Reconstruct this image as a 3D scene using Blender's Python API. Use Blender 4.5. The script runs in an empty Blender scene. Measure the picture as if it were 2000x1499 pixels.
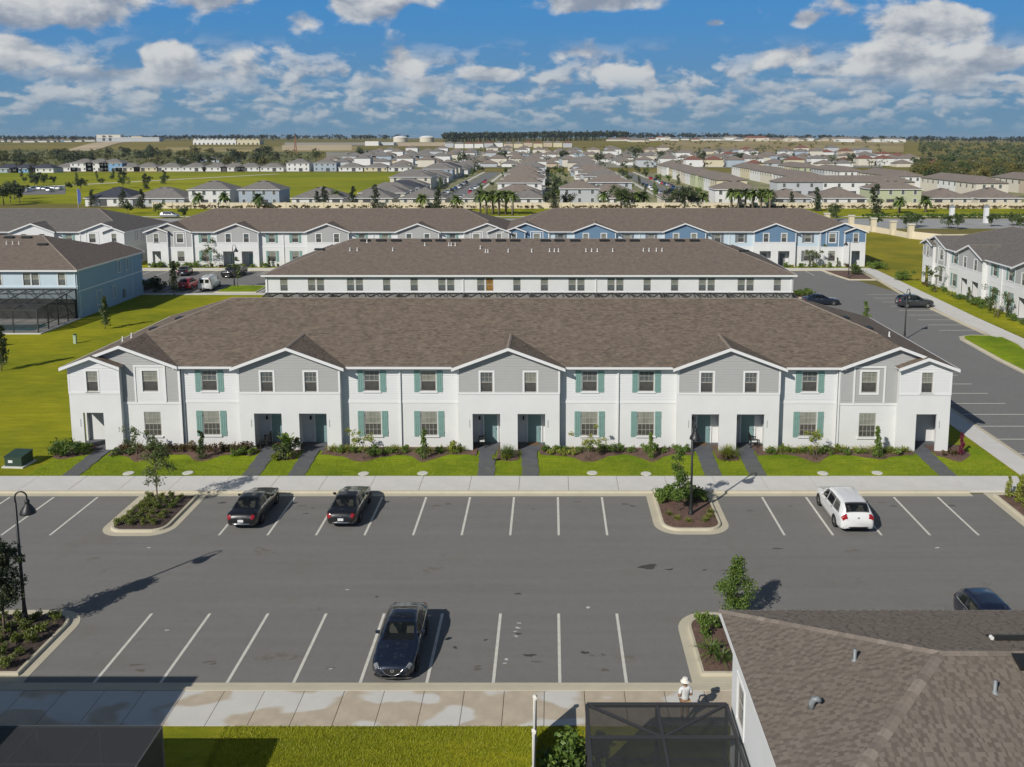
import bpy, bmesh, math, random
from mathutils import Vector, Matrix, noise as mnoise
R = math.radians
sc = bpy.context.scene
col = sc.collection

# ------------------------------------------------------------------ camera, sky, sun, exposure
cam_d = bpy.data.cameras.new("camera")
cam = bpy.data.objects.new("camera", cam_d); col.objects.link(cam)
cam.location = (0, -34.18, 22.26)
cam.rotation_euler = (R(90 - 7.88), 0, 0)
cam_d.sensor_width = 36.0; cam_d.sensor_fit = 'HORIZONTAL'
cam_d.lens = 36.0 * 1750 / 2000
cam_d.shift_x = -0.0375; cam_d.shift_y = -0.119
cam_d.clip_start = 0.5; cam_d.clip_end = 20000
sc.camera = cam

SUN_EL = R(34.0)
SUN_DIR = Vector((-0.612 * math.cos(SUN_EL), -0.791 * math.cos(SUN_EL), math.sin(SUN_EL)))   # towards the sun
sun_d = bpy.data.lights.new("sun", 'SUN'); sun_d.energy = 4.4; sun_d.angle = R(0.53); sun_d.color = (1.0, 0.95, 0.87)
sun = bpy.data.objects.new("sun", sun_d); col.objects.link(sun)
sun.rotation_euler = (-SUN_DIR).to_track_quat('-Z', 'Y').to_euler()
sun.location = (-60, -80, 80)

sc.view_settings.view_transform = 'Standard'; sc.view_settings.look = 'None'
sc.view_settings.gamma = 1.0; sc.view_settings.exposure = -0.08
sc.view_settings.use_curve_mapping = False
sc.cycles.use_denoising = True
sc.cycles.max_bounces = 4; sc.cycles.diffuse_bounces = 2; sc.cycles.glossy_bounces = 2
sc.cycles.transparent_max_bounces = 16
sc.cycles.use_adaptive_sampling = True; sc.cycles.adaptive_threshold = 0.01

world = bpy.data.worlds.new("World"); sc.world = world; world.use_nodes = True
def build_world():
    nt = world.node_tree; N = nt.nodes; L = nt.links; N.clear()
    def val(v):
        return v
    def link(a, inp):
        if isinstance(a, (int, float)): inp.default_value = a
        else: L.new(a, inp)
    def m(op, a, b=0.0, c=0.0, clamp=False):
        n = N.new('ShaderNodeMath'); n.operation = op; n.use_clamp = clamp
        link(a, n.inputs[0]); link(b, n.inputs[1]); link(c, n.inputs[2]); return n.outputs[0]
    def sstep(x, a, b):
        n = N.new('ShaderNodeMapRange'); n.interpolation_type = 'SMOOTHSTEP'
        link(x, n.inputs[0]); link(a, n.inputs[1]); link(b, n.inputs[2]); n.inputs[3].default_value = 0; n.inputs[4].default_value = 1
        return n.outputs[0]
    def comb(x, y, z=0.0):
        n = N.new('ShaderNodeCombineXYZ'); link(x, n.inputs[0]); link(y, n.inputs[1]); link(z, n.inputs[2]); return n.outputs[0]
    def fbm(vec, detail=6.0, rough=0.55, lac=2.1, dist=0.0):
        n = N.new('ShaderNodeTexNoise'); n.noise_dimensions = '3D'
        L.new(vec, n.inputs['Vector']); n.inputs['Scale'].default_value = 1.0; n.inputs['Detail'].default_value = detail
        n.inputs['Roughness'].default_value = rough; n.inputs['Lacunarity'].default_value = lac; n.inputs['Distortion'].default_value = dist
        return n.outputs[0]
    def mixc(f, a, b):
        n = N.new('ShaderNodeMix'); n.data_type = 'RGBA'; link(f, n.inputs['Factor'])
        for s, i in ((a, 6), (b, 7)):
            if isinstance(s, tuple): n.inputs[i].default_value = s + (1,)
            else: L.new(s, n.inputs[i])
        return n.outputs[2]
    tc = N.new('ShaderNodeTexCoord'); sep = N.new('ShaderNodeSeparateXYZ'); L.new(tc.outputs['Generated'], sep.inputs[0])
    X, Y, Z = sep.outputs
    az = m('MULTIPLY', m('ARCTAN2', X, Y), 57.29578)             # degrees, 0 = straight ahead
    el = m('MULTIPLY', m('ARCSINE', Z), 57.29578)
    sky = N.new('ShaderNodeTexSky'); sky.sky_type = 'NISHITA'; sky.sun_disc = False
    sky.sun_elevation = SUN_EL; sky.sun_rotation = math.atan2(SUN_DIR.x, SUN_DIR.y)
    sky.altitude = 0; sky.air_density = 1.0; sky.dust_density = 0.35; sky.ozone_density = 2.5
    # humid fair-weather air: a clear strong blue that pales and greys towards the horizon
    hs = N.new('ShaderNodeHueSaturation'); hs.inputs['Saturation'].default_value = 1.0; hs.inputs['Value'].default_value = 0.62
    L.new(sky.outputs[0], hs.inputs['Color'])
    clear = mixc(m('MULTIPLY', sstep(el, 22.0, 8.0), 0.85), hs.outputs[0], (0.62, 3.15, 7.3))
    clear = mixc(sstep(el, 8.5, -0.5), clear, (1.75, 3.35, 4.9))
    # cumulus: sheets of puffs, the farther the smaller and flatter; (azimuth, elevation, half width, half height) of the larger clouds
    blobs = [(-20.0, 8.0, 2.6, 1.2), (-29, 7.6, 5.5, 2.2), (-11.5, 7.9, 3.6, 1.2), (-15.0, 7.0, 1.5, 1.0), (-9.3, 4.6, 1.5, 1.9), (-9.0, 3.2, 2.6, .6), (-23.0, 4.6, 1.2, .9), (2.2, 5.3, 3.2, .9), (3.0, 4.2, 2.6, .6), (-3.4, 3.9, 1.7, .5),
             (23.6, 6.7, 3.3, 1.5), (15.0, 4.9, 3.4, .9), (23.5, 4.3, 7.0, .9), (2.5, 8.2, 3.0, .7), (6.0, 3.6, .55, 1.0), (8.0, 2.9, .8, .7), (20, 2.9, 8, .6), (-25, 3.4, 5, .6), (-31, 4.6, 3.5, 1.0), (15.5, 7.0, 1.0, .6), (10, 6.9, .9, .4), (20.5, 8.4, 1.6, .5)]
    def gauss(a0, e0, sa, se):
        a = m('DIVIDE', m('SUBTRACT', az, a0), sa); e = m('DIVIDE', m('SUBTRACT', el, e0), se)
        q = m('ADD', m('MULTIPLY', a, a), m('MULTIPLY', e, e))
        return m('POWER', 2.71828, m('MULTIPLY', q, -1.0))
    bl = 0.0
    for b in blobs:
        bl = m('MAXIMUM', gauss(*b), bl)
    out = clear
    #     scale az, scale el, low edge, high edge, threshold, softness, seed, shade offset, blob weight, fade from, fade to, opacity
    layers = [(0.55, 1.15, 0.0, 1.5, 0.430, 0.17, 3.1, 0.20, 0.0, 2.2, 4.4, .72), (0.36, 0.64, 1.2, 2.6, 0.482, 0.12, 17.3, 0.38, 0.05, 3.6, 6.4, .80),
              (0.195, 0.31, 2.2, 4.0, 0.568, 0.12, 41.7, 0.60, 0.31, 90, 99, .95)]
    for sa, se, e0, e1, th, soft, seed, off, bw, t0, t1, op in layers:
        def dens(de, da=0.0):
            v = comb(m('MULTIPLY', m('ADD', az, da), sa), m('MULTIPLY', m('ADD', el, de), se), seed)
            return fbm(v, 7.0, 0.50, 2.2, 0.15)
        n0 = dens(0.0); n1 = dens(off, -off * 0.8)
        n0b = m('ADD', n0, m('MULTIPLY', bl, bw)) if bw else n0
        d = m('MULTIPLY', sstep(n0b, th, th + soft), sstep(el, e0, e1))
        if t0 < 80: d = m('MULTIPLY', d, m('SUBTRACT', 1.0, sstep(el, t0, t1)))
        lit = sstep(m('SUBTRACT', n0, n1), -0.13, 0.12)
        ccol = mixc(lit, (3.2, 3.75, 4.75), (8.0, 8.1, 8.1))
        far = sstep(el, 5.5, 0.4)
        ccol = mixc(m('MULTIPLY', far, 0.52), ccol, (3.3, 4.4, 5.5))
        out = mixc(m('MULTIPLY', d, op), out, ccol)
    bg = N.new('ShaderNodeBackground'); bg.inputs['Strength'].default_value = 0.085
    L.new(out, bg.inputs['Color'])
    o = N.new('ShaderNodeOutputWorld'); L.new(bg.outputs[0], o.inputs['Surface'])
build_world()
world.cycles.sampling_method = "MANUAL"; world.cycles.sample_map_resolution = 256

# ------------------------------------------------------------------ helpers
random.seed(7)
def tag(o, label=None, cat=None, group=None, kind=None):
    if label: o["label"] = label
    if cat: o["category"] = cat
    if group: o["group"] = group
    if kind: o["kind"] = kind
    return o
def empty(name, loc=(0, 0, 0), rz=0.0, parent=None):
    o = bpy.data.objects.new(name, None); col.objects.link(o)
    o.location = loc; o.rotation_euler = (0, 0, rz); o.empty_display_size = 0.3
    if parent: o.parent = parent
    return o
class MB:
    """collects vertices and faces; build() links them as one mesh object"""
    def __init__(self, M=None):
        self.v = []; self.f = []; self.uv = []; self.M = M; self.has_uv = False; self.mi = []; self.cur = 0
    def add(self, pts, faces, uvs=None):
        b = len(self.v)
        if self.M is not None: pts = [tuple(self.M @ Vector(p)) for p in pts]
        self.v.extend(pts)
        for i, f in enumerate(faces):
            self.f.append(tuple(b + k for k in f)); self.mi.append(self.cur)
            self.uv.append(uvs[i] if uvs else None)
        if uvs: self.has_uv = True
        return self
    def quad(self, a, b, c, d): return self.add([a, b, c, d], [(0, 1, 2, 3)])
    def poly(self, pts): return self.add(list(pts), [tuple(range(len(pts)))])
    def box(self, x0, x1, y0, y1, z0, z1):
        return self.add([(x0,y0,z0),(x1,y0,z0),(x1,y1,z0),(x0,y1,z0),(x0,y0,z1),(x1,y0,z1),(x1,y1,z1),(x0,y1,z1)],
                        [(0,3,2,1),(4,5,6,7),(0,1,5,4),(1,2,6,5),(2,3,7,6),(3,0,4,7)])
    def prism(self, pts, z0, z1):
        n = len(pts)
        return self.add([(x, y, z0) for x, y in pts] + [(x, y, z1) for x, y in pts],
                        [tuple(range(n-1, -1, -1)), tuple(range(n, 2*n))] + [(i, (i+1) % n, n+(i+1) % n, n+i) for i in range(n)])
    def bar(self, p, q, w, h=None):
        """square bar from p to q"""
        h = h or w; p = Vector(p); q = Vector(q); d = (q - p).normalized()
        a = d.cross(Vector((0, 0, 1)));
        if a.length < 1e-3: a = Vector((1, 0, 0))
        a.normalize(); b = a.cross(d).normalized()
        a = a * w / 2; b = b * h / 2
        return self.add([tuple(x) for x in (p-a-b, p+a-b, p+a+b, p-a+b, q-a-b, q+a-b, q+a+b, q-a+b)],
                        [(0,1,2,3),(4,7,6,5),(0,4,5,1),(1,5,6,2),(2,6,7,3),(3,7,4,0)])
    def tube(self, pts, radii, n=8, cap=True):
        pts = [Vector(p) for p in pts]; vs = []; fs = []
        if isinstance(radii, (int, float)): radii = [radii] * len(pts)
        ref = Vector((0.13, 0.97, 0.2))
        for i, p in enumerate(pts):
            d = (pts[min(i+1, len(pts)-1)] - pts[max(i-1, 0)]).normalized()
            a = d.cross(ref);
            if a.length < 1e-3: a = d.cross(Vector((1, 0, 0)))
            a.normalize(); b = d.cross(a)
            for k in range(n):
                t = 2*math.pi*k/n; vs.append(tuple(p + (a*math.cos(t) + b*math.sin(t))*radii[i]))
        for i in range(len(pts)-1):
            for k in range(n):
                fs.append((i*n+k, i*n+(k+1) % n, (i+1)*n+(k+1) % n, (i+1)*n+k))
        if cap:
            fs.append(tuple(range(n-1, -1, -1))); fs.append(tuple((len(pts)-1)*n+k for k in range(n)))
        return self.add(vs, fs)
    def lathe(self, prof, n=16, c=(0, 0, 0)):
        vs = []; fs = []
        for r, z in prof:
            for k in range(n):
                t = 2*math.pi*k/n; vs.append((c[0]+r*math.cos(t), c[1]+r*math.sin(t), c[2]+z))
        for i in range(len(prof)-1):
            for k in range(n): fs.append((i*n+k, i*n+(k+1) % n, (i+1)*n+(k+1) % n, (i+1)*n+k))
        return self.add(vs, fs)
    def mesh(self, name, smooth=False):
        me = bpy.data.meshes.new(name); me.from_pydata(self.v, [], self.f); 
        if self.has_uv:
            l = me.uv_layers.new(name="UVMap"); i = 0; data = []
            for f, u in zip(self.f, self.uv):
                if u: 
                    for c in u: data.extend(c)
                else: data.extend([0.0] * (2*len(f)))
            l.data.foreach_set("uv", data)
        if max(self.mi, default=0) > 0: me.polygons.foreach_set("material_index", self.mi)
        if smooth: me.polygons.foreach_set("use_smooth", [True] * len(me.polygons))
        me.update(); return me
    def split(self):
        """one MB for every connected piece"""
        par = list(range(len(self.v)))
        def find(i):
            while par[i] != i: par[i] = par[par[i]]; i = par[i]
            return i
        for f in self.f:
            for k in f[1:]: par[find(k)] = find(f[0])
        out = {}
        for f in self.f:
            r = find(f[0]); mb, mp = out.setdefault(r, (MB(), {}))
            mb.f.append(tuple(mp.setdefault(k, len(mp)) for k in f)); mb.mi.append(0); mb.uv.append(None)
        for mb, mp in out.values(): mb.v = [self.v[k] for k in sorted(mp, key=mp.get)]
        return [mb for mb, mp in out.values()]
    def build_parts(self, name, mat, parent=None, loc=None):
        for mb in self.split(): mb.build(name, mat, parent, loc)
    def build(self, name, mat, parent=None, loc=None, smooth=False):
        return place(self.mesh(name, smooth), name, mat, parent, loc)
def place(me, name, mat, parent=None, loc=None, rz=0.0):
    """an object of its own for a (possibly shared) mesh; the material sits on the object"""
    o = bpy.data.objects.new(name, me); col.objects.link(o)
    mats = mat if isinstance(mat, (list, tuple)) else [mat]
    while len(me.materials) < len(mats): me.materials.append(None)
    for i, mm in enumerate(mats):
        o.material_slots[i].link = 'OBJECT'; o.material_slots[i].material = mm
    if loc: o.location = loc
    if rz: o.rotation_euler = (0, 0, rz)
    if parent: o.parent = parent
    return o
CACHE = {}
def cached(key, fn, smooth=False):
    if key not in CACHE:
        r = fn(); CACHE[key] = r.mesh(str(key if isinstance(key, str) else key[0]), smooth) if isinstance(r, MB) else r
    return CACHE[key]
def place_parts(key, fn, name, mat, parent=None, loc=None):
    """like place(cached()), with each separate piece an object of its own"""
    if key not in CACHE: CACHE[key] = [mb.mesh(name) for mb in fn().split()]
    for me in CACHE[key]: place(me, name, mat, parent, loc)
def copy_tree(o, parent=None):
    c = o.copy(); col.objects.link(c); c.parent = parent
    for ch in o.children: copy_tree(ch, c)
    return c
ORD = "first second third fourth fifth sixth seventh eighth ninth tenth eleventh twelfth thirteenth fourteenth fifteenth sixteenth seventeenth eighteenth nineteenth".split()
TENS = {2: ("twenty", "twentieth"), 3: ("thirty", "thirtieth"), 4: ("forty", "fortieth"), 5: ("fifty", "fiftieth"), 6: ("sixty", "sixtieth"), 7: ("seventy", "seventieth"), 8: ("eighty", "eightieth"), 9: ("ninety", "ninetieth")}
def nth(i):
    i += 1
    if i < 20: return ORD[i-1]
    if i == 100: return "hundredth"
    if i > 100: return "hundred-and-" + nth(i-101)
    t, u = divmod(i, 10); return TENS[t][1] if u == 0 else TENS[t][0] + "-" + ORD[u-1]

# ------------------------------------------------------------------ materials
def new_mat(name):
    m = bpy.data.materials.new(name); m.use_nodes = True
    nt = m.node_tree; b = nt.nodes['Principled BSDF']; return m, nt, b
def noise_node(nt, scale, detail=4, rough=0.55, vec=None):
    n = nt.nodes.new('ShaderNodeTexNoise'); n.inputs['Scale'].default_value = scale; n.inputs['Detail'].default_value = detail
    n.inputs['Roughness'].default_value = rough
    if vec is None:
        tc = nt.nodes.get('TC') or nt.nodes.new('ShaderNodeTexCoord'); tc.name = 'TC'; vec = tc.outputs['Object']
    nt.links.new(vec, n.inputs['Vector']); return n.outputs[0]
def ramp(nt, fac, stops):
    r = nt.nodes.new('ShaderNodeValToRGB'); el = r.color_ramp.elements
    while len(el) < len(stops): el.new(0.5)
    for e, (p, c) in zip(el, stops): e.position = p; e.color = tuple(c) + (1,)
    nt.links.new(fac, r.inputs[0]); return r.outputs[0]
def mixn(nt, fac, a, b, mode='MIX'):
    n = nt.nodes.new('ShaderNodeMix'); n.data_type = 'RGBA'; n.blend_type = mode
    for s, i in ((fac, 0), (a, 6), (b, 7)):
        if isinstance(s, (int, float)): n.inputs[i].default_value = s
        elif isinstance(s, tuple): n.inputs[i].default_value = s + (1,)
        else: nt.links.new(s, n.inputs[i])
    return n.outputs[2]
def bump(nt, b, h, strength=0.3, dist=0.02):
    n = nt.nodes.new('ShaderNodeBump'); n.inputs['Strength'].default_value = strength; n.inputs['Distance'].default_value = dist
    nt.links.new(h, n.inputs['Height']); nt.links.new(n.outputs[0], b.inputs['Normal'])
def sh(c, k): return tuple(min(1, x*k) for x in c)
def basic(name, c, rough=0.6, var=0.10, scale=1.5, fine=0.0, metal=0.0, coat=0.0, bmp=0.0, bscale=40, spec=None):
    m, nt, b = new_mat(name)
    if var:
        n = noise_node(nt, scale); colr = ramp(nt, n, [(0.3, sh(c, 1-var)), (0.7, sh(c, 1+var))])
        if fine:
            n2 = noise_node(nt, bscale*1.7, 2); colr = mixn(nt, fine, colr, ramp(nt, n2, [(0.35, sh(c, .55)), (0.65, sh(c, 1.35))]))
        nt.links.new(colr, b.inputs['Base Color'])
    else: b.inputs['Base Color'].default_value = tuple(c) + (1,)
    b.inputs['Roughness'].default_value = rough; b.inputs['Metallic'].default_value = metal
    if spec is not None: b.inputs['Specular IOR Level'].default_value = spec
    if coat: b.inputs['Coat Weight'].default_value = coat; b.inputs['Coat Roughness'].default_value = 0.04
    if bmp: bump(nt, b, noise_node(nt, bscale, 3), bmp, 0.01)
    return m
def shingle_mat(name, c1, c2, c3, bw=0.30, rh=0.145):
    m, nt, b = new_mat(name); tc = nt.nodes.new('ShaderNodeTexCoord'); tc.name = 'TC'
    br = nt.nodes.new('ShaderNodeTexBrick'); nt.links.new(tc.outputs['UV'], br.inputs['Vector'])
    br.inputs['Scale'].default_value = 1.0; br.inputs['Brick Width'].default_value = bw; br.inputs['Row Height'].default_value = rh
    br.inputs['Mortar Size'].default_value = 0.010; br.inputs['Bias'].default_value = 0.0; br.offset = 0.37; br.inputs['Mortar Smooth'].default_value = 0.2
    br.inputs['Color1'].default_value = c1 + (1,); br.inputs['Color2'].default_value = c2 + (1,); br.inputs['Mortar'].default_value = sh(c3, .55) + (1,)
    n = noise_node(nt, 1.6, 5, 0.7, tc.outputs['UV'])
    mp = nt.nodes.new('ShaderNodeMapping'); mp.inputs['Scale'].default_value = (0.5, 5.0, 1); nt.links.new(tc.outputs['UV'], mp.inputs['Vector'])
    n2 = noise_node(nt, 1.1, 4, 0.7, mp.outputs[0])
    cc = mixn(nt, ramp(nt, n2, [(0.36, (0, 0, 0)), (0.64, (.75, .75, .75))]), br.outputs['Color'], c3)
    cc = mixn(nt, 0.55, cc, ramp(nt, n, [(0.3, (.62, .62, .63)), (0.72, (1.28, 1.27, 1.24))]), 'MULTIPLY')
    n3 = noise_node(nt, 28, 2, 0.6, tc.outputs['UV'])
    cc = mixn(nt, 0.5, cc, ramp(nt, n3, [(0.3, (.6, .6, .6)), (0.7, (1.4, 1.4, 1.4))]), 'MULTIPLY')
    nt.links.new(cc, b.inputs['Base Color']); b.inputs['Roughness'].default_value = 0.92; b.inputs['Specular IOR Level'].default_value = 0.25
    bump(nt, b, br.outputs['Fac'], 0.5, -0.012)
    return m
def leaf_mat(name, c1, c2, trans=0.25):
    m, nt, b = new_mat(name)
    oi = nt.nodes.new('ShaderNodeObjectInfo')
    g = nt.nodes.new('ShaderNodeNewGeometry')
    n = noise_node(nt, 1.7, 3)
    f = nt.nodes.new('ShaderNodeMath'); f.operation = 'ADD'
    nt.links.new(g.outputs['Random Per Island'], f.inputs[0]); nt.links.new(n, f.inputs[1])
    f2 = nt.nodes.new('ShaderNodeMath'); f2.operation = 'MULTIPLY_ADD'; nt.links.new(f.outputs[0], f2.inputs[0]); f2.inputs[1].default_value = 0.5
    f3 = nt.nodes.new('ShaderNodeMath'); f3.operation = 'MULTIPLY_ADD'; nt.links.new(oi.outputs['Random'], f3.inputs[0]); f3.inputs[1].default_value = 0.3; f3.inputs[2].default_value = -0.15
    nt.links.new(f3.outputs[0], f2.inputs[2])
    cc = ramp(nt, f2.outputs[0], [(0.15, c1), (0.75, c2)])
    nt.links.new(cc, b.inputs['Base Color']); b.inputs['Roughness'].default_value = 0.55
    tr = nt.nodes.new('ShaderNodeBsdfTranslucent'); nt.links.new(cc, tr.inputs['Color'])
    mx = nt.nodes.new('ShaderNodeMixShader'); mx.inputs[0].default_value = trans
    nt.links.new(b.outputs[0], mx.inputs[1]); nt.links.new(tr.outputs[0], mx.inputs[2])
    nt.links.new(mx.outputs[0], nt.nodes['Material Output'].inputs['Surface'])
    return m
def screen_mat(name, c=(0.012, 0.013, 0.013), alpha=0.5):
    m, nt, b = new_mat(name); b.inputs['Base Color'].default_value = c + (1,); b.inputs['Roughness'].default_value = 0.7
    t = nt.nodes.new('ShaderNodeBsdfTransparent'); mx = nt.nodes.new('ShaderNodeMixShader'); mx.inputs[0].default_value = alpha
    nt.links.new(t.outputs[0], mx.inputs[1]); nt.links.new(b.outputs[0], mx.inputs[2])
    nt.links.new(mx.outputs[0], nt.nodes['Material Output'].inputs['Surface']); return m

M = {}
def asphalt(name, c, tracks=False):
    m, nt, b = new_mat(name)
    a = ramp(nt, noise_node(nt, 0.22, 5, 0.6), [(0.3, sh(c, .88)), (0.7, sh(c, 1.10))])
    a = mixn(nt, 0.35, a, ramp(nt, noise_node(nt, 2.3, 4), [(0.32, sh(c, .72)), (0.6, sh(c, 1.12))]))
    a = mixn(nt, 0.45, a, ramp(nt, noise_node(nt, 55, 2), [(0.3, sh(c, .45)), (0.7, sh(c, 1.55))]))
    if tracks:                                                    # long faint wear along the lane
        tcn = nt.nodes['TC']; mpg = nt.nodes.new('ShaderNodeMapping'); mpg.inputs['Scale'].default_value = (.05, 1.1, 1); nt.links.new(tcn.outputs['Object'], mpg.inputs['Vector'])
        a = mixn(nt, 0.35, a, ramp(nt, noise_node(nt, 1.0, 4, 0.6, mpg.outputs[0]), [(0.3, sh(c, .78)), (0.7, sh(c, 1.14))]))
        a = mixn(nt, ramp(nt, noise_node(nt, 0.33, 5, 0.65), [(0.56, (0, 0, 0)), (0.74, (.6, .6, .6))]), a, (c[0]*.92, c[1]*.84, c[2]*.72))
    st = ramp(nt, noise_node(nt, 0.75, 6, 0.7), [(0.62, (0, 0, 0)), (0.78, (1, 1, 1))])
    a = mixn(nt, st, a, sh(c, .72)); nt.links.new(a, b.inputs['Base Color'])
    b.inputs['Roughness'].default_value = 0.9; bump(nt, b, noise_node(nt, 90, 2), 0.25, 0.006); return m
M['asphalt'] = asphalt('asphalt', (0.183, 0.179, 0.168), True)
M['asphalt2'] = asphalt('asphalt_far', (0.185, 0.183, 0.176))
M['stripe'] = basic('road_paint', (0.62, 0.61, 0.54), 0.7, 0.16, 3.0, 0.30, bscale=20)
def concrete(name, c, wet=None, wetc=None):
    m, nt, b = new_mat(name)
    a = ramp(nt, noise_node(nt, 0.8, 5, 0.6), [(0.3, sh(c, .90)), (0.7, sh(c, 1.06))])
    a = mixn(nt, 0.25, a, ramp(nt, noise_node(nt, 35, 2), [(0.3, sh(c, .75)), (0.7, sh(c, 1.2))]))
    if wet:
        ge = nt.nodes.new('ShaderNodeNewGeometry'); mp = nt.nodes.new('ShaderNodeMapping'); mp.inputs['Scale'].default_value = (0.42, 0.75, 1); mp.inputs['Location'].default_value = (3.1, 1.7, 0)
        nt.links.new(ge.outputs['Position'], mp.inputs['Vector'])
        sx = nt.nodes.new('ShaderNodeSeparateXYZ'); nt.links.new(ge.outputs['Position'], sx.inputs[0])
        sl_ = nt.nodes.new('ShaderNodeMapRange'); sl_.inputs[1].default_value = -14; sl_.inputs[2].default_value = -7; sl_.inputs[3].default_value = .075; sl_.inputs[4].default_value = -.035; nt.links.new(sx.outputs[0], sl_.inputs[0])
        sy = nt.nodes.new('ShaderNodeMapRange'); sy.inputs[1].default_value = -2.9; sy.inputs[2].default_value = -.7; sy.inputs[3].default_value = -.06; sy.inputs[4].default_value = .07; nt.links.new(sx.outputs[1], sy.inputs[0])
        ad = nt.nodes.new('ShaderNodeMath'); ad.operation = 'ADD'; nt.links.new(sl_.outputs[0], ad.inputs[0]); nt.links.new(sy.outputs[0], ad.inputs[1])
        ad2 = nt.nodes.new('ShaderNodeMath'); ad2.operation = 'ADD'; nt.links.new(noise_node(nt, 1.0, 2.0, 0.35, mp.outputs[0]), ad2.inputs[0]); nt.links.new(ad.outputs[0], ad2.inputs[1])
        w = ramp(nt, ad2.outputs[0], [(wet - 0.02, (1, 1, 1)), (wet + 0.030, (0, 0, 0))])
        wc = ramp(nt, noise_node(nt, 1.5, 3), [(0.3, sh(wetc, .88)), (0.7, sh(wetc, 1.1))])
        a = mixn(nt, w, a, wc)
    nt.links.new(a, b.inputs['Base Color']); b.inputs['Roughness'].default_value = 0.85; return m
M['sidewalk'] = concrete('pale_concrete', (0.62, 0.605, 0.57))
M['sidewalk_wet'] = concrete('damp_concrete', (0.60, 0.585, 0.54), 0.535, (0.475, 0.405, 0.305))
M['curb'] = concrete('curb_concrete', (0.52, 0.475, 0.36))
M['walk_dark'] = basic('dark_walk_concrete', (0.105, 0.11, 0.122), 0.8, 0.18, 1.2, 0.2)
def mulch(name, c1, c2, c3):
    m, nt, b = new_mat(name)
    a = ramp(nt, noise_node(nt, 9, 4, 0.75), [(0.30, c1), (0.52, c2), (0.74, c3)])
    a = mixn(nt, 0.5, a, ramp(nt, noise_node(nt, 1.6, 3), [(0.3, sh(c2, .6)), (0.7, sh(c2, 1.35))]))
    nt.links.new(a, b.inputs['Base Color']); b.inputs['Roughness'].default_value = 0.95; bump(nt, b, noise_node(nt, 24, 3, .7), 1.0, 0.05); return m
def grass(name, c1, c2, c3, s=0.35):
    m, nt, b = new_mat(name)
    a = ramp(nt, noise_node(nt, s, 6, 0.66), [(0.36, c1), (0.5, c2), (0.64, c3)])
    tcn = nt.nodes['TC']; mpg = nt.nodes.new('ShaderNodeMapping'); mpg.inputs['Rotation'].default_value = (0, 0, R(-38)); mpg.inputs['Scale'].default_value = (.5, 3.2, 1); nt.links.new(tcn.outputs['Object'], mpg.inputs['Vector'])
    a = mixn(nt, 0.62, a, ramp(nt, noise_node(nt, s*1.6, 4, 0.65, mpg.outputs[0]), [(0.36, sh(c1, .70)), (0.5, c2), (0.64, sh(c3, 1.10))]))
    a = mixn(nt, 0.42, a, ramp(nt, noise_node(nt, 9, 4, 0.75), [(0.3, sh(c2, .45)), (0.7, sh(c2, 1.55))]))
    a = mixn(nt, 0.30, a, ramp(nt, noise_node(nt, 60, 2, 0.7), [(0.3, sh(c1, .40)), (0.7, sh(c3, 1.5))]))
    a = mixn(nt, 1.0, a, ramp(nt, noise_node(nt, s*.28, 4, 0.6), [(0.36, (.68, .76, .8)), (0.62, (1.14, 1.08, 1.0))]), 'MULTIPLY')
    a = mixn(nt, ramp(nt, noise_node(nt, s*2.2, 5, 0.7), [(0.60, (0, 0, 0)), (0.72, (.5, .5, .5))]), a, (c3[0]*.95, c3[1]*.80, c3[2]*2.2))
    nt.links.new(a, b.inputs['Base Color']); b.inputs['Roughness'].default_value = 0.9; b.inputs['Specular IOR Level'].default_value = 0.1
    bump(nt, b, noise_node(nt, 30, 4, 0.7), 0.9, 0.05); return m
M['lawn'] = grass('lawn_grass', (0.125, 0.180, 0.008), (0.250, 0.275, 0.012), (0.430, 0.390, 0.028))
M['yard'] = grass('yard_grass', (0.080, 0.180, 0.010), (0.180, 0.290, 0.012), (0.350, 0.385, 0.026), 0.9)
M['dull_lawn'] = grass('dull_lawn_grass', (0.150, 0.160, 0.012), (0.260, 0.240, 0.020), (0.380, 0.320, 0.045), 0.25)
M['field'] = grass('field_grass', (0.105, 0.120, 0.030), (0.190, 0.175, 0.045), (0.310, 0.235, 0.085), 0.008)
M['green_field'] = grass('green_field_grass', (0.140, 0.195, 0.010), (0.250, 0.285, 0.012), (0.380, 0.350, 0.026), 0.03)
M['blade1'] = leaf_mat('grass_blades', (0.15, 0.21, 0.010), (0.38, 0.38, 0.03), 0.15)
M['mulch'] = mulch('bark_mulch', (0.040, 0.026, 0.022), (0.150, 0.088, 0.066), (0.34, 0.24, 0.18))
M['mulch_dark'] = mulch('dark_bark_mulch', (0.022, 0.017, 0.015), (0.080, 0.055, 0.045), (0.22, 0.165, 0.13))
M['alu'] = basic('pale_aluminium', (0.17, 0.175, 0.18), 0.4, 0.05)  # sun's sheen on the cage bars put into the colour
M['sand'] = basic('bare_sand', (0.50, 0.40, 0.25), 0.95, 0.15, 0.02)
M['stucco'] = basic('white_stucco', (0.665, 0.672, 0.665), 0.9, 0.045, 0.6, 0.08, bmp=0.12, bscale=45)
M['siding_white'] = basic('white_lap_siding', (0.655, 0.665, 0.665), 0.75, 0.02, 0.8)
M['siding_grey'] = basic('grey_lap_siding', (0.372, 0.374, 0.366), 0.75, 0.03, 0.8)
M['siding_blue'] = basic('blue_siding', (0.120, 0.210, 0.315), 0.75, 0.03, 0.8)
M['siding_pale'] = basic('pale_blue_siding', (0.50, 0.60, 0.66), 0.8, 0.03, 0.8)
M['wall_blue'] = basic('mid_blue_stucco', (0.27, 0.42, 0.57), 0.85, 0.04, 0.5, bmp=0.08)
M['trim'] = basic('white_trim', (0.72, 0.725, 0.72), 0.55, 0.015, 1.0)
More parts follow.
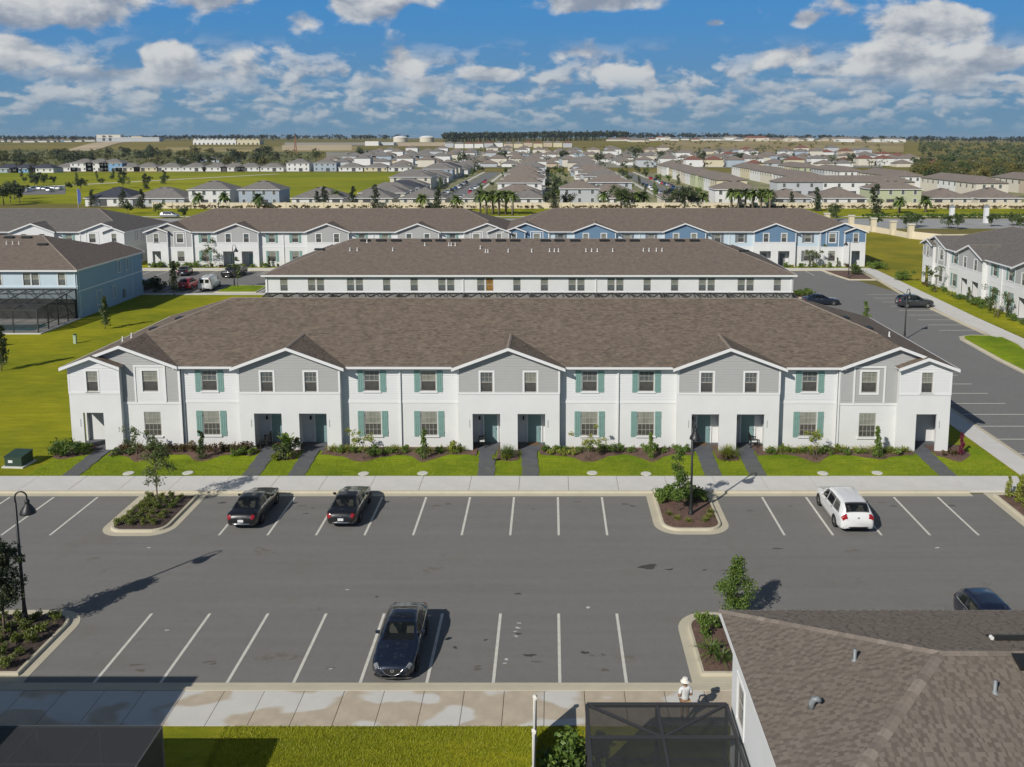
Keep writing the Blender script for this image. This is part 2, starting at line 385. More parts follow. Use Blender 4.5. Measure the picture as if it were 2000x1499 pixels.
M['trim_pale'] = basic('pale_blue_trim', (0.62, 0.72, 0.80), 0.55, 0.015, 1.0)
M['teal'] = basic('teal_shutter_paint', (0.185, 0.315, 0.285), 0.6, 0.06, 2.0)
M['door_teal'] = basic('teal_door_paint', (0.20, 0.31, 0.31), 0.5, 0.05, 2.0)
M['shutter_grey'] = basic('grey_shutter_paint', (0.17, 0.18, 0.19), 0.6, 0.05, 2.0)
M['vinyl'] = basic('window_vinyl', (0.40, 0.38, 0.34), 0.5, 0.03)
M['casing'] = basic('window_casing_white', (0.72, 0.725, 0.72), 0.55, 0.01)
M['soffit'] = basic('white_soffit', (0.72, 0.72, 0.71), 0.8, 0.02)
def glass(name, c, rough=0.06, stripes=False):
    m, nt, b = new_mat(name)
    n = noise_node(nt, 1.3, 2); a = ramp(nt, n, [(0.3, sh(c, .65)), (0.7, sh(c, 1.35))])
    if stripes:                                                   # slatted blind behind the pane
        tc = nt.nodes['TC']; w = nt.nodes.new('ShaderNodeTexWave'); w.bands_direction = 'Z'; w.inputs['Scale'].default_value = 6.0
        nt.links.new(tc.outputs['Object'], w.inputs['Vector']); a = mixn(nt, 0.35, a, ramp(nt, w.outputs[0], [(0.2, sh(c, .55)), (0.8, sh(c, 1.2))]))
    nt.links.new(a, b.inputs['Base Color']); b.inputs['Roughness'].default_value = rough; b.inputs['Specular IOR Level'].default_value = 0.8
    return m
M['pane_light'] = glass('pane_with_blind', (0.245, 0.255, 0.215), 0.08, True)
M['pane_dark'] = glass('pane_with_screen', (0.075, 0.074, 0.070), 0.25)
M['pane_mid'] = glass('pane_plain', (0.115, 0.13, 0.13), 0.06)
M['pane_amber'] = glass('pane_amber_blind', (0.30, 0.17, 0.045), 0.2)
M['shingle'] = shingle_mat('brown_shingles', (0.236, 0.189, 0.148), (0.098, 0.078, 0.062), (0.192, 0.153, 0.120))
M['shingle_far'] = shingle_mat('far_brown_shingles', (0.215, 0.176, 0.146), (0.145, 0.118, 0.099), (0.185, 0.151, 0.126))
M['shingle_grey'] = shingle_mat('grey_brown_shingles', (0.195, 0.180, 0.165), (0.135, 0.124, 0.115), (0.165, 0.150, 0.138))
M['shingle_navy'] = shingle_mat('slate_shingles', (0.055, 0.060, 0.078), (0.035, 0.040, 0.055), (0.045, 0.050, 0.066))
M['cap'] = basic('ridge_cap_shingle', (0.240, 0.199, 0.162), 0.92, 0.25, 3.0, 0.3)
for i, c in enumerate([(0.214, 0.180, 0.149), (0.188, 0.157, 0.130), (0.203, 0.171, 0.142), (0.176, 0.146, 0.121), (0.210, 0.178, 0.149), (0.195, 0.163, 0.134)]):
    M['tab%d' % i] = basic('shingle_tab_%d' % i, c, 0.93, 0.12, 4.0, 0.35, bscale=50)
M['dark_metal'] = basic('black_metal', (0.018, 0.019, 0.019), 0.45, 0.1, 2.0)
M['bronze'] = basic('dark_bronze_aluminium', (0.045, 0.045, 0.047), 0.5, 0.06, 2.0)
M['pipe'] = basic('white_pipe', (0.75, 0.75, 0.74), 0.5, 0.04)
M['lead'] = basic('lead_grey_pipe', (0.22, 0.24, 0.25), 0.45, 0.15, 5.0)
M['screen'] = screen_mat('insect_screen', (0.035, 0.037, 0.038), 0.60)
M['screen_dense'] = screen_mat('insect_screen_dense', (0.040, 0.042, 0.044), 0.76)
M['screen_thin'] = screen_mat('insect_screen_thin', (0.02, 0.021, 0.021), 0.45)
M['water'] = basic('pool_water', (0.03, 0.20, 0.25), 0.05, 0.1)
M['pond'] = basic('pond_water', (0.03, 0.05, 0.06), 0.05, 0.1, 0.05)
M['cream'] = basic('cream_wall', (0.68, 0.60, 0.44), 0.85, 0.04, 0.4)
M['vinyl_fence'] = basic('white_vinyl_fence', (0.72, 0.70, 0.64), 0.5, 0.04)
M['bark'] = basic('tree_bark', (0.17, 0.135, 0.10), 0.9, 0.25, 6.0)
M['palm_bark'] = basic('palm_bark', (0.20, 0.165, 0.125), 0.9, 0.25, 6.0)
M['leaf_oak'] = leaf_mat('oak_leaves', (0.040, 0.070, 0.018), (0.125, 0.165, 0.045))
M['leaf_green'] = leaf_mat('green_leaves', (0.055, 0.110, 0.016), (0.190, 0.270, 0.045))
M['leaf_lime'] = leaf_mat('yellow_green_leaves', (0.120, 0.165, 0.014), (0.34, 0.36, 0.05))
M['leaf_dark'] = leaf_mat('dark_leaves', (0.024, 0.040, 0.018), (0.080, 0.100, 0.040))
M['leaf_rust'] = leaf_mat('rusty_leaves', (0.07, 0.05, 0.025), (0.18, 0.13, 0.045))
M['leaf_red'] = leaf_mat('red_leaves', (0.10, 0.010, 0.030), (0.30, 0.035, 0.075))
M['leaf_palm'] = leaf_mat('palm_fronds', (0.050, 0.095, 0.020), (0.19, 0.25, 0.06))
M['leaf_far'] = leaf_mat('far_leaves', (0.035, 0.052, 0.024), (0.110, 0.135, 0.050), 0.15)
M['leaf_far2'] = leaf_mat('far_olive_leaves', (0.065, 0.078, 0.024), (0.190, 0.180, 0.050), 0.15)
M['rubber'] = basic('tyre_rubber', (0.018, 0.018, 0.018), 0.85, 0.1)
M['alloy'] = basic('alloy_rim', (0.55, 0.56, 0.57), 0.3, 0.05, metal=0.9)
M['car_glass'] = basic('car_glass', (0.012, 0.014, 0.018), 0.04, 0.0, spec=0.9)
M['car_pane'] = screen_mat('car_window_glass', (0.010, 0.013, 0.014), 0.62); M['car_pane'].node_tree.nodes['Principled BSDF'].inputs['Roughness'].default_value = 0.03
M['car_seat'] = basic('car_seat_cloth', (0.30, 0.29, 0.24), 0.8, 0.05); M['car_cabin'] = basic('car_cabin_dark', (0.02, 0.02, 0.02), 0.8, 0.0)
M['chrome'] = basic('chrome', (0.75, 0.75, 0.76), 0.15, 0.0, metal=1.0)
M['black_plastic'] = basic('black_plastic', (0.015, 0.015, 0.016), 0.5, 0.0)
M['lamp_red'] = basic('tail_lamp_red', (0.30, 0.008, 0.012), 0.15, 0.0, coat=1.0)
M['lamp_clear'] = basic('head_lamp_clear', (0.20, 0.21, 0.22), 0.1, 0.0, coat=1.0)
M['plate'] = basic('licence_plate', (0.72, 0.73, 0.74), 0.5, 0.02)
# ------------------------------------------------------------------ terrain and ground
def sm(a, b, x):
    t = max(0.0, min(1.0, (x - a) / (b - a))); return t*t*(3 - 2*t)
def elev(x, y):
    r = 14.0 * sm(520, 1500, y) + 5.0 * sm(1500, 3000, y)
    r *= 1.0 - 0.35 * sm(300, 1400, x)
    r += 2.2 * sm(700, 1200, y) * math.sin(x / 410.0 + 1.0) + 1.2 * sm(900, 1400, y) * math.sin(x / 170.0)
    return r
def struct(o, label=None):
    o["kind"] = "structure"
    if label: o["label"] = label
    return o
def grid_sheet(xs, ys, dz=0.0):
    mb = MB(); nx = len(xs)
    mb.add([(x, y, elev(x, y) + dz) for y in ys for x in xs],
           [(j*nx+i, j*nx+i+1, (j+1)*nx+i+1, (j+1)*nx+i) for j in range(len(ys)-1) for i in range(nx-1)])
    return mb
def spaced(a, b, n): return [a + (b-a)*i/n for i in range(n+1)]
gx = [-9000, -5000] + spaced(-3000, -1000, 20) + spaced(-900, 900, 36) + spaced(1000, 3000, 20) + [5000, 9000]
gy = [-400, 0, 200, 400, 500] + spaced(540, 1600, 36) + spaced(1700, 3200, 20) + [3600, 4500, 6000, 9000]
struct(grid_sheet(gx, gy).build('ground', M['field'], smooth=True), "rolling yellow-green grassland reaching to the horizon")
def patch(name, mat, pts, dz, label=None, n=10, kind='structure'):
    """a field laid on the terrain: a quad patch given by its four corners (near-left, near-right, far-right, far-left)"""
    a, b, c, d = [Vector(p) for p in pts]; mb = MB(); vs = []
    for j in range(n+1):
        for i in range(n+1):
            u, v = i/n, j/n; p = (a*(1-u)+b*u)*(1-v) + (d*(1-u)+c*u)*v
            vs.append((p.x, p.y, elev(p.x, p.y) + dz))
    mb.add(vs, [(j*(n+1)+i, j*(n+1)+i+1, (j+1)*(n+1)+i+1, (j+1)*(n+1)+i) for j in range(n) for i in range(n)])
    o = mb.build(name, mat); o["kind"] = kind
    if label: o["label"] = label
    return o
def sheet(name, mat, pts, z, label=None, parent=None):
    o = MB().poly([(x, y, z) for x, y in pts]).build(name, mat, parent)
    if not parent: struct(o, label)
    return o
def rect(x0, x1, y0, y1): return [(x0, y0), (x1, y0), (x1, y1), (x0, y1)]
def rounded(x0, x1, y0, y1, rads, n=7):
    """corner radii: near-left, near-right, far-right, far-left; counter-clockwise"""
    cs = [(x0, y0, 180), (x1, y0, 270), (x1, y1, 0), (x0, y1, 90)]; out = []
    for (cx_, cy_, a0), r in zip(cs, rads):
        if r <= 0: out.append((cx_, cy_)); continue
        sx = 1 if a0 in (180, 90) else -1; sy = 1 if a0 in (180, 270) else -1
        for k in range(n+1):
            t = R(a0 + 90*k/n); out.append((cx_ + sx*r + r*math.cos(t), cy_ + sy*r + r*math.sin(t)))
    return out
def offset_loop(pts, d, closed=True):
    """move every vertex d to the left of travel, mitred"""
    n = len(pts); out = []
    for i in range(n):
        p = Vector(pts[i]).to_2d()
        a = Vector(pts[i-1]).to_2d() if (closed or i > 0) else None
        c = Vector(pts[(i+1) % n]).to_2d() if (closed or i < n-1) else None
        ns = []
        for u, w in ((a, p), (p, c)):
            if u is None or w is None: continue
            e = w - u
            if e.length < 1e-6: continue
            e.normalize(); ns.append(Vector((-e.y, e.x)))
        if len(ns) == 2:
            s = ns[0] + ns[1]
            if s.length < 1e-4: s = ns[0]
            s.normalize(); k = 1 / max(0.35, s.dot(ns[0])); out.append(tuple(p + s*d*k))
        else: out.append(tuple(p + ns[0]*d))
    return out
def sweep(mb, pts, prof, closed=True):
    rings = [offset_loop(pts, o, closed) for o, z in prof]; n = len(pts); vs = []; fs = []
    for r, (o, z) in zip(rings, prof): vs += [(x, y, z) for x, y in r]
    for k in range(len(prof)-1):
        for i in range(n if closed else n-1):
            j = (i+1) % n; fs.append((k*n+i, k*n+j, (k+1)*n+j, (k+1)*n+i))
    mb.add(vs, fs); return mb
GUT = 0.42
CURB = [(0.0, 0.0), (0.0, 0.012), (GUT, 0.016), (GUT+0.03, 0.13), (GUT+0.06, 0.145), (GUT+0.17, 0.145), (GUT+0.19, 0.05)]
LZ = 0.125                                                           # lawns and walks stand a kerb above the asphalt

lot = struct(MB().poly([(x, y, 0.006) for x, y in rect(-75, 33.2, -0.6, 19.8)]).build('parking_lot', M['asphalt']), "grey asphalt parking lot with white stall lines in front of the near townhouses")
drive = struct(MB().poly([(x, y, 0.010) for x, y in [(32.9, -60), (50.0, -60), (50.0, 64), (50.2, 95), (46.5, 113.5), (32.9, 113.5)]]).build('side_parking_lot', M['asphalt2']), "grey asphalt lane and stalls running back past the townhouse ends")
back = struct(MB().poly([(x, y, 0.014) for x, y in rect(-120, 47.5, 93.0, 115.3)]).build('rear_parking_lot', M['asphalt2']), "grey asphalt parking lot between the middle and the far townhouse rows")
def stripe_mesh(l, w=0.13): return cached(('stripe', l, w), lambda: MB().box(-w/2, w/2, 0, l, 0, 0.004))
def stripe(par, x, y, l, rz=0.0, z=0.008, w=0.13): return place(stripe_mesh(l, w), 'stripe', M['stripe'], par, (x, y, z), rz)
for k in range(-7, 2): stripe(lot, 0.47 + 2.743*k, 13.85, 5.42)
for k in range(-4, 2): stripe(lot, -31.03 + 2.743*k, 13.85, 5.42)
for k in range(0, 5): stripe(lot, 13.23 + 2.743*k, 13.85, 5.42)
for k in range(-7, 2): stripe(lot, 0.39 + 2.743*k, 0.02, 5.42)
for k in range(0, 5): stripe(lot, 13.3 + 2.743*k, 0.02, 5.42)
for k in range(0, 9): stripe(drive, 38.45, 27.1 + 3.02*k, 5.2, R(90), 0.012, 0.11)
for k in range(0, 9): stripe(drive, 50.2, 68.2 + 3.02*k, 4.9, R(90), 0.012, 0.11)
for k in range(0, 12): stripe(back, -72.5 + 2.743*k, 110.0, 5.2, 0, 0.016, 0.11)
for k in range(0, 9): stripe(back, -64.0 + 2.743*k, 93.5, 5.2, 0, 0.016, 0.11)
for k in range(0, 4): stripe(back, 37.5 + 2.743*k, 110.0, 5.2, 0, 0.016, 0.11)
# oil marks, spots and small litter on the asphalt
M['oil'] = basic('oil_stain', (0.065, 0.060, 0.055), 0.6, 0.3, 6.0)
M['dark_patch'] = basic('worn_patch', (0.165, 0.153, 0.135), 0.9, 0.25, 3.0)
M['paint_spot'] = basic('white_paint_spot', (0.55, 0.55, 0.52), 0.8, 0.1)
def blot(par, x, y, rx, ry, mat, seed, z=0.0085):
    rnd = random.Random(seed); n = 18; ph = [rnd.uniform(0, 6.28) for _ in range(3)]
    pts = []
    for k in range(n):
        t = 2*math.pi*k/n; r = 1 + .28*math.sin(2*t+ph[0]) + .2*math.sin(3*t+ph[1]) + .14*math.sin(5*t+ph[2])
        pts.append((rx*r*math.cos(t), ry*r*math.sin(t), 0))
    o = MB().poly(pts).build('oil_stain' if mat != M['paint_spot'] else 'paint_spot', mat, par, (x, y, z)); return o
for i, (x, y, rx, ry) in enumerate([(5.1, 10.1, .55, .22), (6.2, 9.8, .18, .10), (8.0, 9.75, .14, .06), (-1.6, 7.3, .13, .10), (-1.45, 3.7, .10, .09), (-4.2, 2.6, .10, .09), (-8.5, 7.0, .10, .06), (1.5, 2.2, .16, .12), (-.9, 2.0, .22, .12),
        (4.6, 18.2, .25, .08), (5.0, 17.9, .18, .08), (12.0, 17.2, .16, .07), (20.9, 17.9, .20, .08), (24.5, 18.0, .22, .10), (8.9, 1.9, .09, .09), (-2.9, 3.2, .10, .06), (12.4, 12.2, .25, .08), (9.2, 9.7, .45, .05), (-14.6, 16.8, .16, .07), (-13.0, 18.9, .2, .06), (-20.2, 18.4, .28, .12)]):
    blot(lot, x, y, rx, ry, M['oil'], i)
for i, (x, y, rx, ry) in enumerate([(-15.6, 11.9, .60, .35), (-11.8, 1.9, .8, .35), (-6.2, 9.8, .5, .3), (3.3, 1.8, .5, .2), (-24.4, 11.0, .35, .2), (16.4, 11.9, .4, .25)]): blot(lot, x, y, rx, ry, M['dark_patch'], 50+i, 0.0072)
for i, (x, y, r) in enumerate([(-1.45, 4.6, .07), (-1.5, 4.2, .09), (-1.6, 3.9, .06), (-1.55, 3.5, .07), (-1.9, 1.7, .08), (-1.95, 1.4, .06), (1.8, 6.0, .10), (-10.1, 7.7, .07), (-22.0, 12.3, .08), (21.2, 12.3, .10), (-17.5, 4.0, .07), (-9.3, 1.0, .06)]): blot(lot, x, y, r*1.2, r*.7, M['paint_spot'], 80+i)

M['bay_stain'] = basic('brown_bay_stain', (0.125, 0.110, 0.090), 0.8, 0.2, 4.0)
rb = random.Random(19)
for k in range(34):
    row = k % 2; bx = rb.choice(range(-7, 1))*2.743 + .45 + rb.uniform(.7, 2.0) if rb.random() < .75 else 13.3 + 2.743*rb.randrange(0, 4) + rb.uniform(.7, 2.0)
    blot(lot, bx, (rb.uniform(17.2, 19.0) if row else rb.uniform(.8, 2.6)), rb.uniform(.08, .26), rb.uniform(.05, .12), M['bay_stain'], 200+k, 0.0078)
# lawns, walks, kerbs
def lawn(name, pts, mat, label, z=LZ, z0=-0.05):
    o = MB().prism(pts, z0, z).build(name, mat); return struct(o, label)
lawn('lawn', [(-75, 22.5), (31.1, 22.5), (31.1, 91.3), (-75, 91.3)], M['lawn'], "bright green lawn around the near and middle townhouse rows")
lawn('front_yard_grass', [(-34.6, 22.46), (30.9, 22.46), (30.9, 28.3), (-34.6, 28.3)], M['yard'], "strip of bright green grass along the walk in front of the near townhouses", LZ + 0.004)
lawn('near_lawn', rect(-75, 33.0, -45, -2.9), M['lawn'], "bright green lawn between the two screened patios")
lawn('side_yard_grass', [(52.6, 30), (90, 30), (90, 113), (55.4, 118), (55, 160), (90, 160), (54.9, 160), (54.5, 114)], M['yard'], "green yard strip in front of the townhouses along the side lot") if False else None
lawn('side_yard', [(52.5, 20), (75, 20), (75, 104.4), (54.6, 104.4), (53.4, 85)], M['lawn'], "green yard in front of the townhouse row beside the side lot")
lawn('corner_lawn', [(54.7, 104.5), (92, 104.5), (92, 158), (84, 157), (79.5, 163), (78, 172), (70, 191), (55.3, 192), (55.3, 117.9)], M['dull_lawn'], "sloping yellow-green lawn between the blue gables and the sideways row")
lawn('rear_lawn', [(-120, 117.9), (55.2, 117.9), (55.2, 192), (-120, 192)], M['lawn'], "green lawn around the far townhouse rows")

def slab_walk(name, label, pieces, mat, z0=-0.02, z1=LZ+0.012, joint=0.012, axis='x'):
    """a concrete walk laid slab by slab; pieces: (x0, x1, y0, y1, length of one slab)"""
    root = struct(empty(name), label)
    for x0, x1, y0, y1, step in pieces:
        if axis == 'x' and (x1-x0) >= (y1-y0):
            n = max(1, round((x1-x0)/step)); s = (x1-x0)/n
            for i in range(n):
                me = cached(('slab', round(s, 3), round(y1-y0, 3)), lambda: MB().box(joint, s-joint, 0, y1-y0, z0, z1))
                place(me, 'paving_slab', mat, root, (x0+i*s, y0, random.uniform(-.003, .003)))
        else:
            n = max(1, round((y1-y0)/step)); s = (y1-y0)/n
            for i in range(n):
                me = cached(('slaby', round(s, 3), round(x1-x0, 3)), lambda: MB().box(0, x1-x0, joint, s-joint, z0, z1))
                place(me, 'paving_slab', mat, root, (x0, y0+i*s, random.uniform(-.003, .003)))
    struct(MB().box(min(p[0] for p in pieces), max(p[1] for p in pieces), min(p[2] for p in pieces), max(p[2]+.05 for p in pieces), -.04, -.03).build('joint_bed', M['dark_patch'], root))
    return root
slab_walk('front_sidewalk', "wide white concrete sidewalk between the parking lot and the front yards", [(-75, 32.9, 20.0, 22.48, 3.15)], M['sidewalk'])
slab_walk('end_sidewalk', "white concrete sidewalk running back along the right end of the near townhouses", [(31.15, 32.85, 22.5, 91.2, 3.0)], M['sidewalk'], axis='y')
slab_walk('near_sidewalk', "damp stained concrete sidewalk along the near edge of the parking lot", [(-76, 6.2, -2.88, -0.72, 1.62), (6.2, 33.0, -2.88, -0.72, 1.62)], M['sidewalk_wet'])
slab_walk('side_sidewalk', "white concrete sidewalk along the townhouses beside the side lot", [(50.1, 52.6, 20, 62, 3.0)], M['sidewalk'], axis='y')
sheet('side_walk_bend', M['sidewalk'], [(49.6, 62), (52.6, 62), (53.0, 76), (54.0, 94), (55.0, 113.5), (55.2, 117.8), (52.0, 117.8), (52.3, 113.3), (50.8, 92), (50.0, 76)], LZ + 0.012, "white concrete sidewalk curving back towards the blue townhouses")
slab_walk('rear_sidewalk', "white concrete sidewalk in front of the far townhouse rows", [(-120, 52.0, 115.6, 117.8, 3.0)], M['sidewalk'])
slab_walk('middle_sidewalk', "white concrete sidewalk behind the middle townhouse row", [(-75, 33, 91.4, 92.9, 3.0)], M['sidewalk'])

mb = MB(); sweep(mb, [(-75, 19.42), (26.5, 19.42)], CURB, False)
struct(mb.build('front_curb', M['curb']), "cream concrete kerb and gutter along the front sidewalk")
mb = MB(); sweep(mb, [(33.0, 0.0), (-75, 0.0)], [(-.02, 0.0), (-.02, .012), (.40, .016), (.43, .13), (.46, .145), (.68, .145), (.70, .05)], False)
struct(mb.build('near_curb', M['curb']), "pale concrete kerb along the near edge of the parking lot")
mb = MB(); sweep(mb, [(33.35, 19.9), (33.35, 92.9)], [(0, 0), (0, .02), (.30, .02), (.33, .13), (.36, .145), (.48, .145), (.5, .05)], False)
struct(mb.build('side_lot_curb', M['curb']), "cream concrete kerb along the sidewalk at the right end of the near townhouses")
mb = MB(); sweep(mb, [(49.6, 61.0), (49.4, 70), (49.9, 90), (51.4, 105), (52.3, 113.5), (52.3, 115.2), (-120, 115.2)][::-1], [(-.0, 0), (0, .02), (.30, .02), (.33, .13), (.36, .145), (.48, .145), (.5, .05)][::1], False)
struct(mb.build('rear_curb', M['curb']), "cream concrete kerb along the far sidewalk")
mb = MB(); sweep(mb, [(33.3, 93.2), (-75, 93.2)], [(0, 0), (0, .02), (.30, .02), (.33, .13), (.36, .145), (.48, .145), (.5, .05)][::1], False)
struct(mb.build('middle_curb', M['curb']), "cream concrete kerb behind the middle townhouse row")

def island(name, label, pts, fill, fz=0.13, gut=GUT):
    """planted island: gutter, kerb ring and a bed; pts counter-clockwise"""
    mb = MB(); prof = [(o*gut/GUT if o <= GUT else gut+o-GUT, z+.006) for o, z in CURB]
    sweep(mb, pts, prof, True)
    o = struct(mb.build(name, M['curb']), label)
    inner = offset_loop(pts, gut+0.18); n = len(inner)
    cx_ = sum(p[0] for p in inner)/n; cy_ = sum(p[1] for p in inner)/n
    b = MB(); rings = 5; vs = [(cx_, cy_, fz+.09)]
    for r in range(1, rings+1):
        t = r/rings
        for x, y in inner: vs.append((cx_+(x-cx_)*t, cy_+(y-cy_)*t, fz + .09*(1-t*t) + random.uniform(-.008, .012)))
    fs = [(0, 1+i, 1+(i+1) % n) for i in range(n)]
    for r in range(rings-1):
        for i in range(n): fs.append((1+r*n+i, 1+(r+1)*n+i, 1+(r+1)*n+(i+1) % n, 1+r*n+(i+1) % n))
    b.add(vs, fs); b.build('bed', fill, o); return o
island('parking_island', "kerbed island with rows of low shrubs and a young oak", rounded(-25.75, -21.55, 13.75, 19.86, (1.3, 1.3, 0, 0)), M['mulch_dark'])
island('parking_island', "kerbed mulch island around the tall lamp before the near townhouses", rounded(6.0, 10.35, 13.95, 19.86, (1.4, 1.4, 0, 0)), M['mulch'])
island('parking_island', "kerbed shrub island around the lamp at the lower left", rounded(-27.5, -21.75, 0.02, 5.75, (0, 0, 1.5, 1.5)), M['mulch_dark'])
island('parking_island', "kerbed mulch island beside the shingled roof corner", rounded(5.85, 10.2, 0.02, 5.55, (0, 0, 1.5, 1.5)), M['mulch'])
island('parking_island', "planted island with a green hedge at the right end of the lot", rounded(27.35, 32.6, 2.5, 19.9, (1.3, 1.3, 0, 0)), M['mulch'])
island('parking_island', "large mulch island with a lamp before the blue townhouses", [(46.9, 105.0), (51.4, 105.0), (52.1, 113.5), (52.0, 115.3), (45.6, 115.3), (46.2, 109)], M['mulch'], gut=.3)
island('grass_island', "wedge of grass with a rounded kerb end beside the side lot", [(44.9, 20), (50.05, 20), (50.05, 56.5), (51.2, 61), (51.3, 65.2), (47.6, 65.6), (46.2, 65.0), (45.5, 63.2), (45.0, 54)], M['yard'], gut=.35)
island('parking_island', "grass island with a lamp between the vans and the middle row", rounded(-48.9, -42.3, 93.4, 100.0, (0, 0, 1.2, 1.2)), M['yard'], gut=.3)
island('parking_island', "mulch island with a green hedge before the far grey gabled row", rounded(-40.5, -33.0, 108.5, 115.5, (1.2, 1.2, 0, 0)), M['mulch'], gut=.3)
island('parking_island', "planted mulch island at the right end of the middle row", rounded(33.4, 38.0, 88.8, 95.5, (0, 1.2, 1.2, 0)), M['mulch'], gut=.3)
# beds under the near townhouses
def bed(x0, x1, dips, seed, yb=28.4, base=26.45):
    rnd = random.Random(seed); pts = []; n = max(8, int((x1-x0)*6)); ph = rnd.uniform(0, 6)
    for i in range(n+1):
        x = x0 + (x1-x0)*i/n; y = base + .12*math.sin(x*1.9+ph) + .06*math.sin(x*5.1)
        for dx, amp, w in dips: y -= amp*math.exp(-((x-dx)/w)**2)
        pts.append((x, y))
    vs = [(x, y, LZ+.010) for x, y in pts] + [(x, y + .28, LZ+.045+rnd.uniform(0, .03)) for x, y in pts] + [(x, yb, LZ+.06) for x, y in pts]; m = n+1
    fs = [(k*m+i, k*m+i+1, (k+1)*m+i+1, (k+1)*m+i) for k in (0, 1) for i in range(n)]
    return struct(MB().add(vs, fs).build('mulch_bed', M['mulch'], smooth=True), None)
WALKS = [-31.9, -20.0, -17.0, -4.45, -1.5, 10.9, 13.85, 26.4]
BEDS = [(-34.9, -32.7, [(-34.2, .9, .8)]), (-31.1, -20.75, [(-28.6, 1.3, 1.0), (-24.2, 1.2, .9)]), (-19.25, -17.75, [(-18.5, 1.1, 1.5)]), (-16.2, -5.2, [(-13.1, 1.5, 1.1), (-8.8, 1.3, .9)]), (-3.75, -2.2, [(-3.0, 1.3, 1.5)]),
        (-.75, 10.15, [(2.6, 1.5, 1.1), (7.0, 1.2, .9)]), (11.6, 13.1, [(12.4, 1.2, 1.5)]), (14.55, 25.7, [(18.4, 1.4, .9), (22.9, 1.0, 1.0)]), (27.1, 29.6, [(28.3, 1.2, .9)])]
for i, (a, b, d) in enumerate(BEDS):
    bed(a, b, d, i)["label"] = "reddish bark mulch bed along the near townhouses, %s from the left" % nth(i)
for i, x in enumerate(WALKS):
    w = struct(empty('walkway'), "dark grey concrete path to a near townhouse porch, %s from the left" % nth(i))
    ys = [22.5, 24.1, 25.7, 27.32]; lean = 0.25 if x < 5 else -0.15
    for k in range(3):
        s = lean*(2-k)*.35
        MB().box(-.56, .56, 0.012, ys[k+1]-ys[k]-0.012, 0, .055).build('paving_slab', M['walk_dark'], w, (x+s, ys[k], LZ-.02+.012*k))
# ------------------------------------------------------------------ windows, doors, walls
def ring(mb, x0, x1, z0, z1, t, y0, y1):
    mb.box(x0, x1, y0, y1, z0, z0+t); mb.box(x0, x1, y0, y1, z1-t, z1); mb.box(x0, x0+t, y0, y1, z0+t, z1-t); mb.box(x1-t, x1, y0, y1, z0+t, z1-t); return mb
def window(parent, loc, rz, w, h, upper='pane_light', lower='pane_dark', casing='casing', frame='vinyl', grid=True, sash=True, cw=0.11):
    w = round(w, 2); h = round(h, 2)
    def fr():
        mb = MB(); ring(mb, -w/2, w/2, 0, h, 0.05, 0.035, 0.09)
        if sash: mb.box(-w/2+.05, w/2-.05, 0.03, 0.08, h/2-.025, h/2+.025)
        return mb
    o = place(cached(('window_frame', w, h, sash), fr), 'window', M[frame], parent, loc, rz)
    if sash:
        place(cached(('pane_up', w, h), lambda: MB().box(-w/2+.05, w/2-.05, 0.055, 0.07, h/2+.025, h-.05)), 'pane', M[upper], o)
        place(cached(('pane_lo', w, h), lambda: MB().box(-w/2+.05, w/2-.05, 0.065, 0.08, .05, h/2-.025)), 'pane', M[lower], o)
    else: place(cached(('pane_one', w, h), lambda: MB().box(-w/2+.05, w/2-.05, 0.055, 0.07, .05, h-.05)), 'pane', M[lower], o)
    if grid:
        def mu():
            mb = MB(); n = max(2, round(w/.32))
            for i in range(1, n): x = -w/2+.05 + (w-.1)*i/n; mb.box(x-.011, x+.011, 0.042, 0.056, h/2+.025, h-.05)
            mb.box(-w/2+.05, w/2-.05, 0.0415, 0.0565, h*.75-.011, h*.75+.011)
            if h > 1.7:
                for i in range(1, n): x = -w/2+.05 + (w-.1)*i/n; mb.box(x-.011, x+.011, 0.052, 0.064, .05, h/2-.025)
                mb.box(-w/2+.05, w/2-.05, 0.0515, 0.0645, h*.25-.011, h*.25+.011)
            return mb
        place(cached(('muntins', w, h), mu), 'muntin_grid', M[frame], o)
    if casing: place(cached(('casing', w, h, cw), lambda: ring(MB(), -w/2-cw, w/2+cw, -cw, h+cw, cw-.002, -0.035, 0.02)), 'casing', M[casing], o)
    return o
def shutter(parent, loc, h, mat, rz=0.0, w=0.44):
    h = round(h, 2)
    def sm_():
        mb = MB()
        for i in range(3): mb.box(-w/2 + w*i/3 + .008, -w/2 + w*(i+1)/3 - .008, -.045, -.005, 0, h)
        for z in (h*.14, h*.80): mb.box(-w/2, w/2, -.062, -.045, z, z+.10)
        mb.box(-w/2+.004, w/2-.004, -.02, -.004, .01, h-.01); return mb
    return place(cached(('shutter', w, h), sm_), 'shutter', M[mat], parent, loc, rz)
def door(parent, loc, rz, mat, w=0.95, h=2.1, frame='trim'):
    def d():
        mb = MB().box(-w/2, w/2, .0, .045, 0, h)
        for x0 in (-w/2+.12, .06):
            for z0, z1 in ((.25, .85), (1.0, 1.85)): ring(mb, x0, x0+w/2-.18, z0, z1, .03, -.018, .0)
        return mb
    o = place(cached(('door', w, h), d), 'door', M[mat], parent, loc, rz)
    place(cached(('door_frame', w, h), lambda: MB().box(-w/2-.10, -w/2-.003, -.03, .04, 0, h+.10).box(w/2+.003, w/2+.10, -.03, .04, 0, h+.10).box(-w/2-.003, w/2+.003, -.03, .04, h+.003, h+.10)), 'door_frame', M[frame], o)
    place(cached('door_handle', lambda: MB().box(w/2-.13, w/2-.08, -.06, -.0, .98, 1.10)), 'handle', M['lead'], o)
    return o
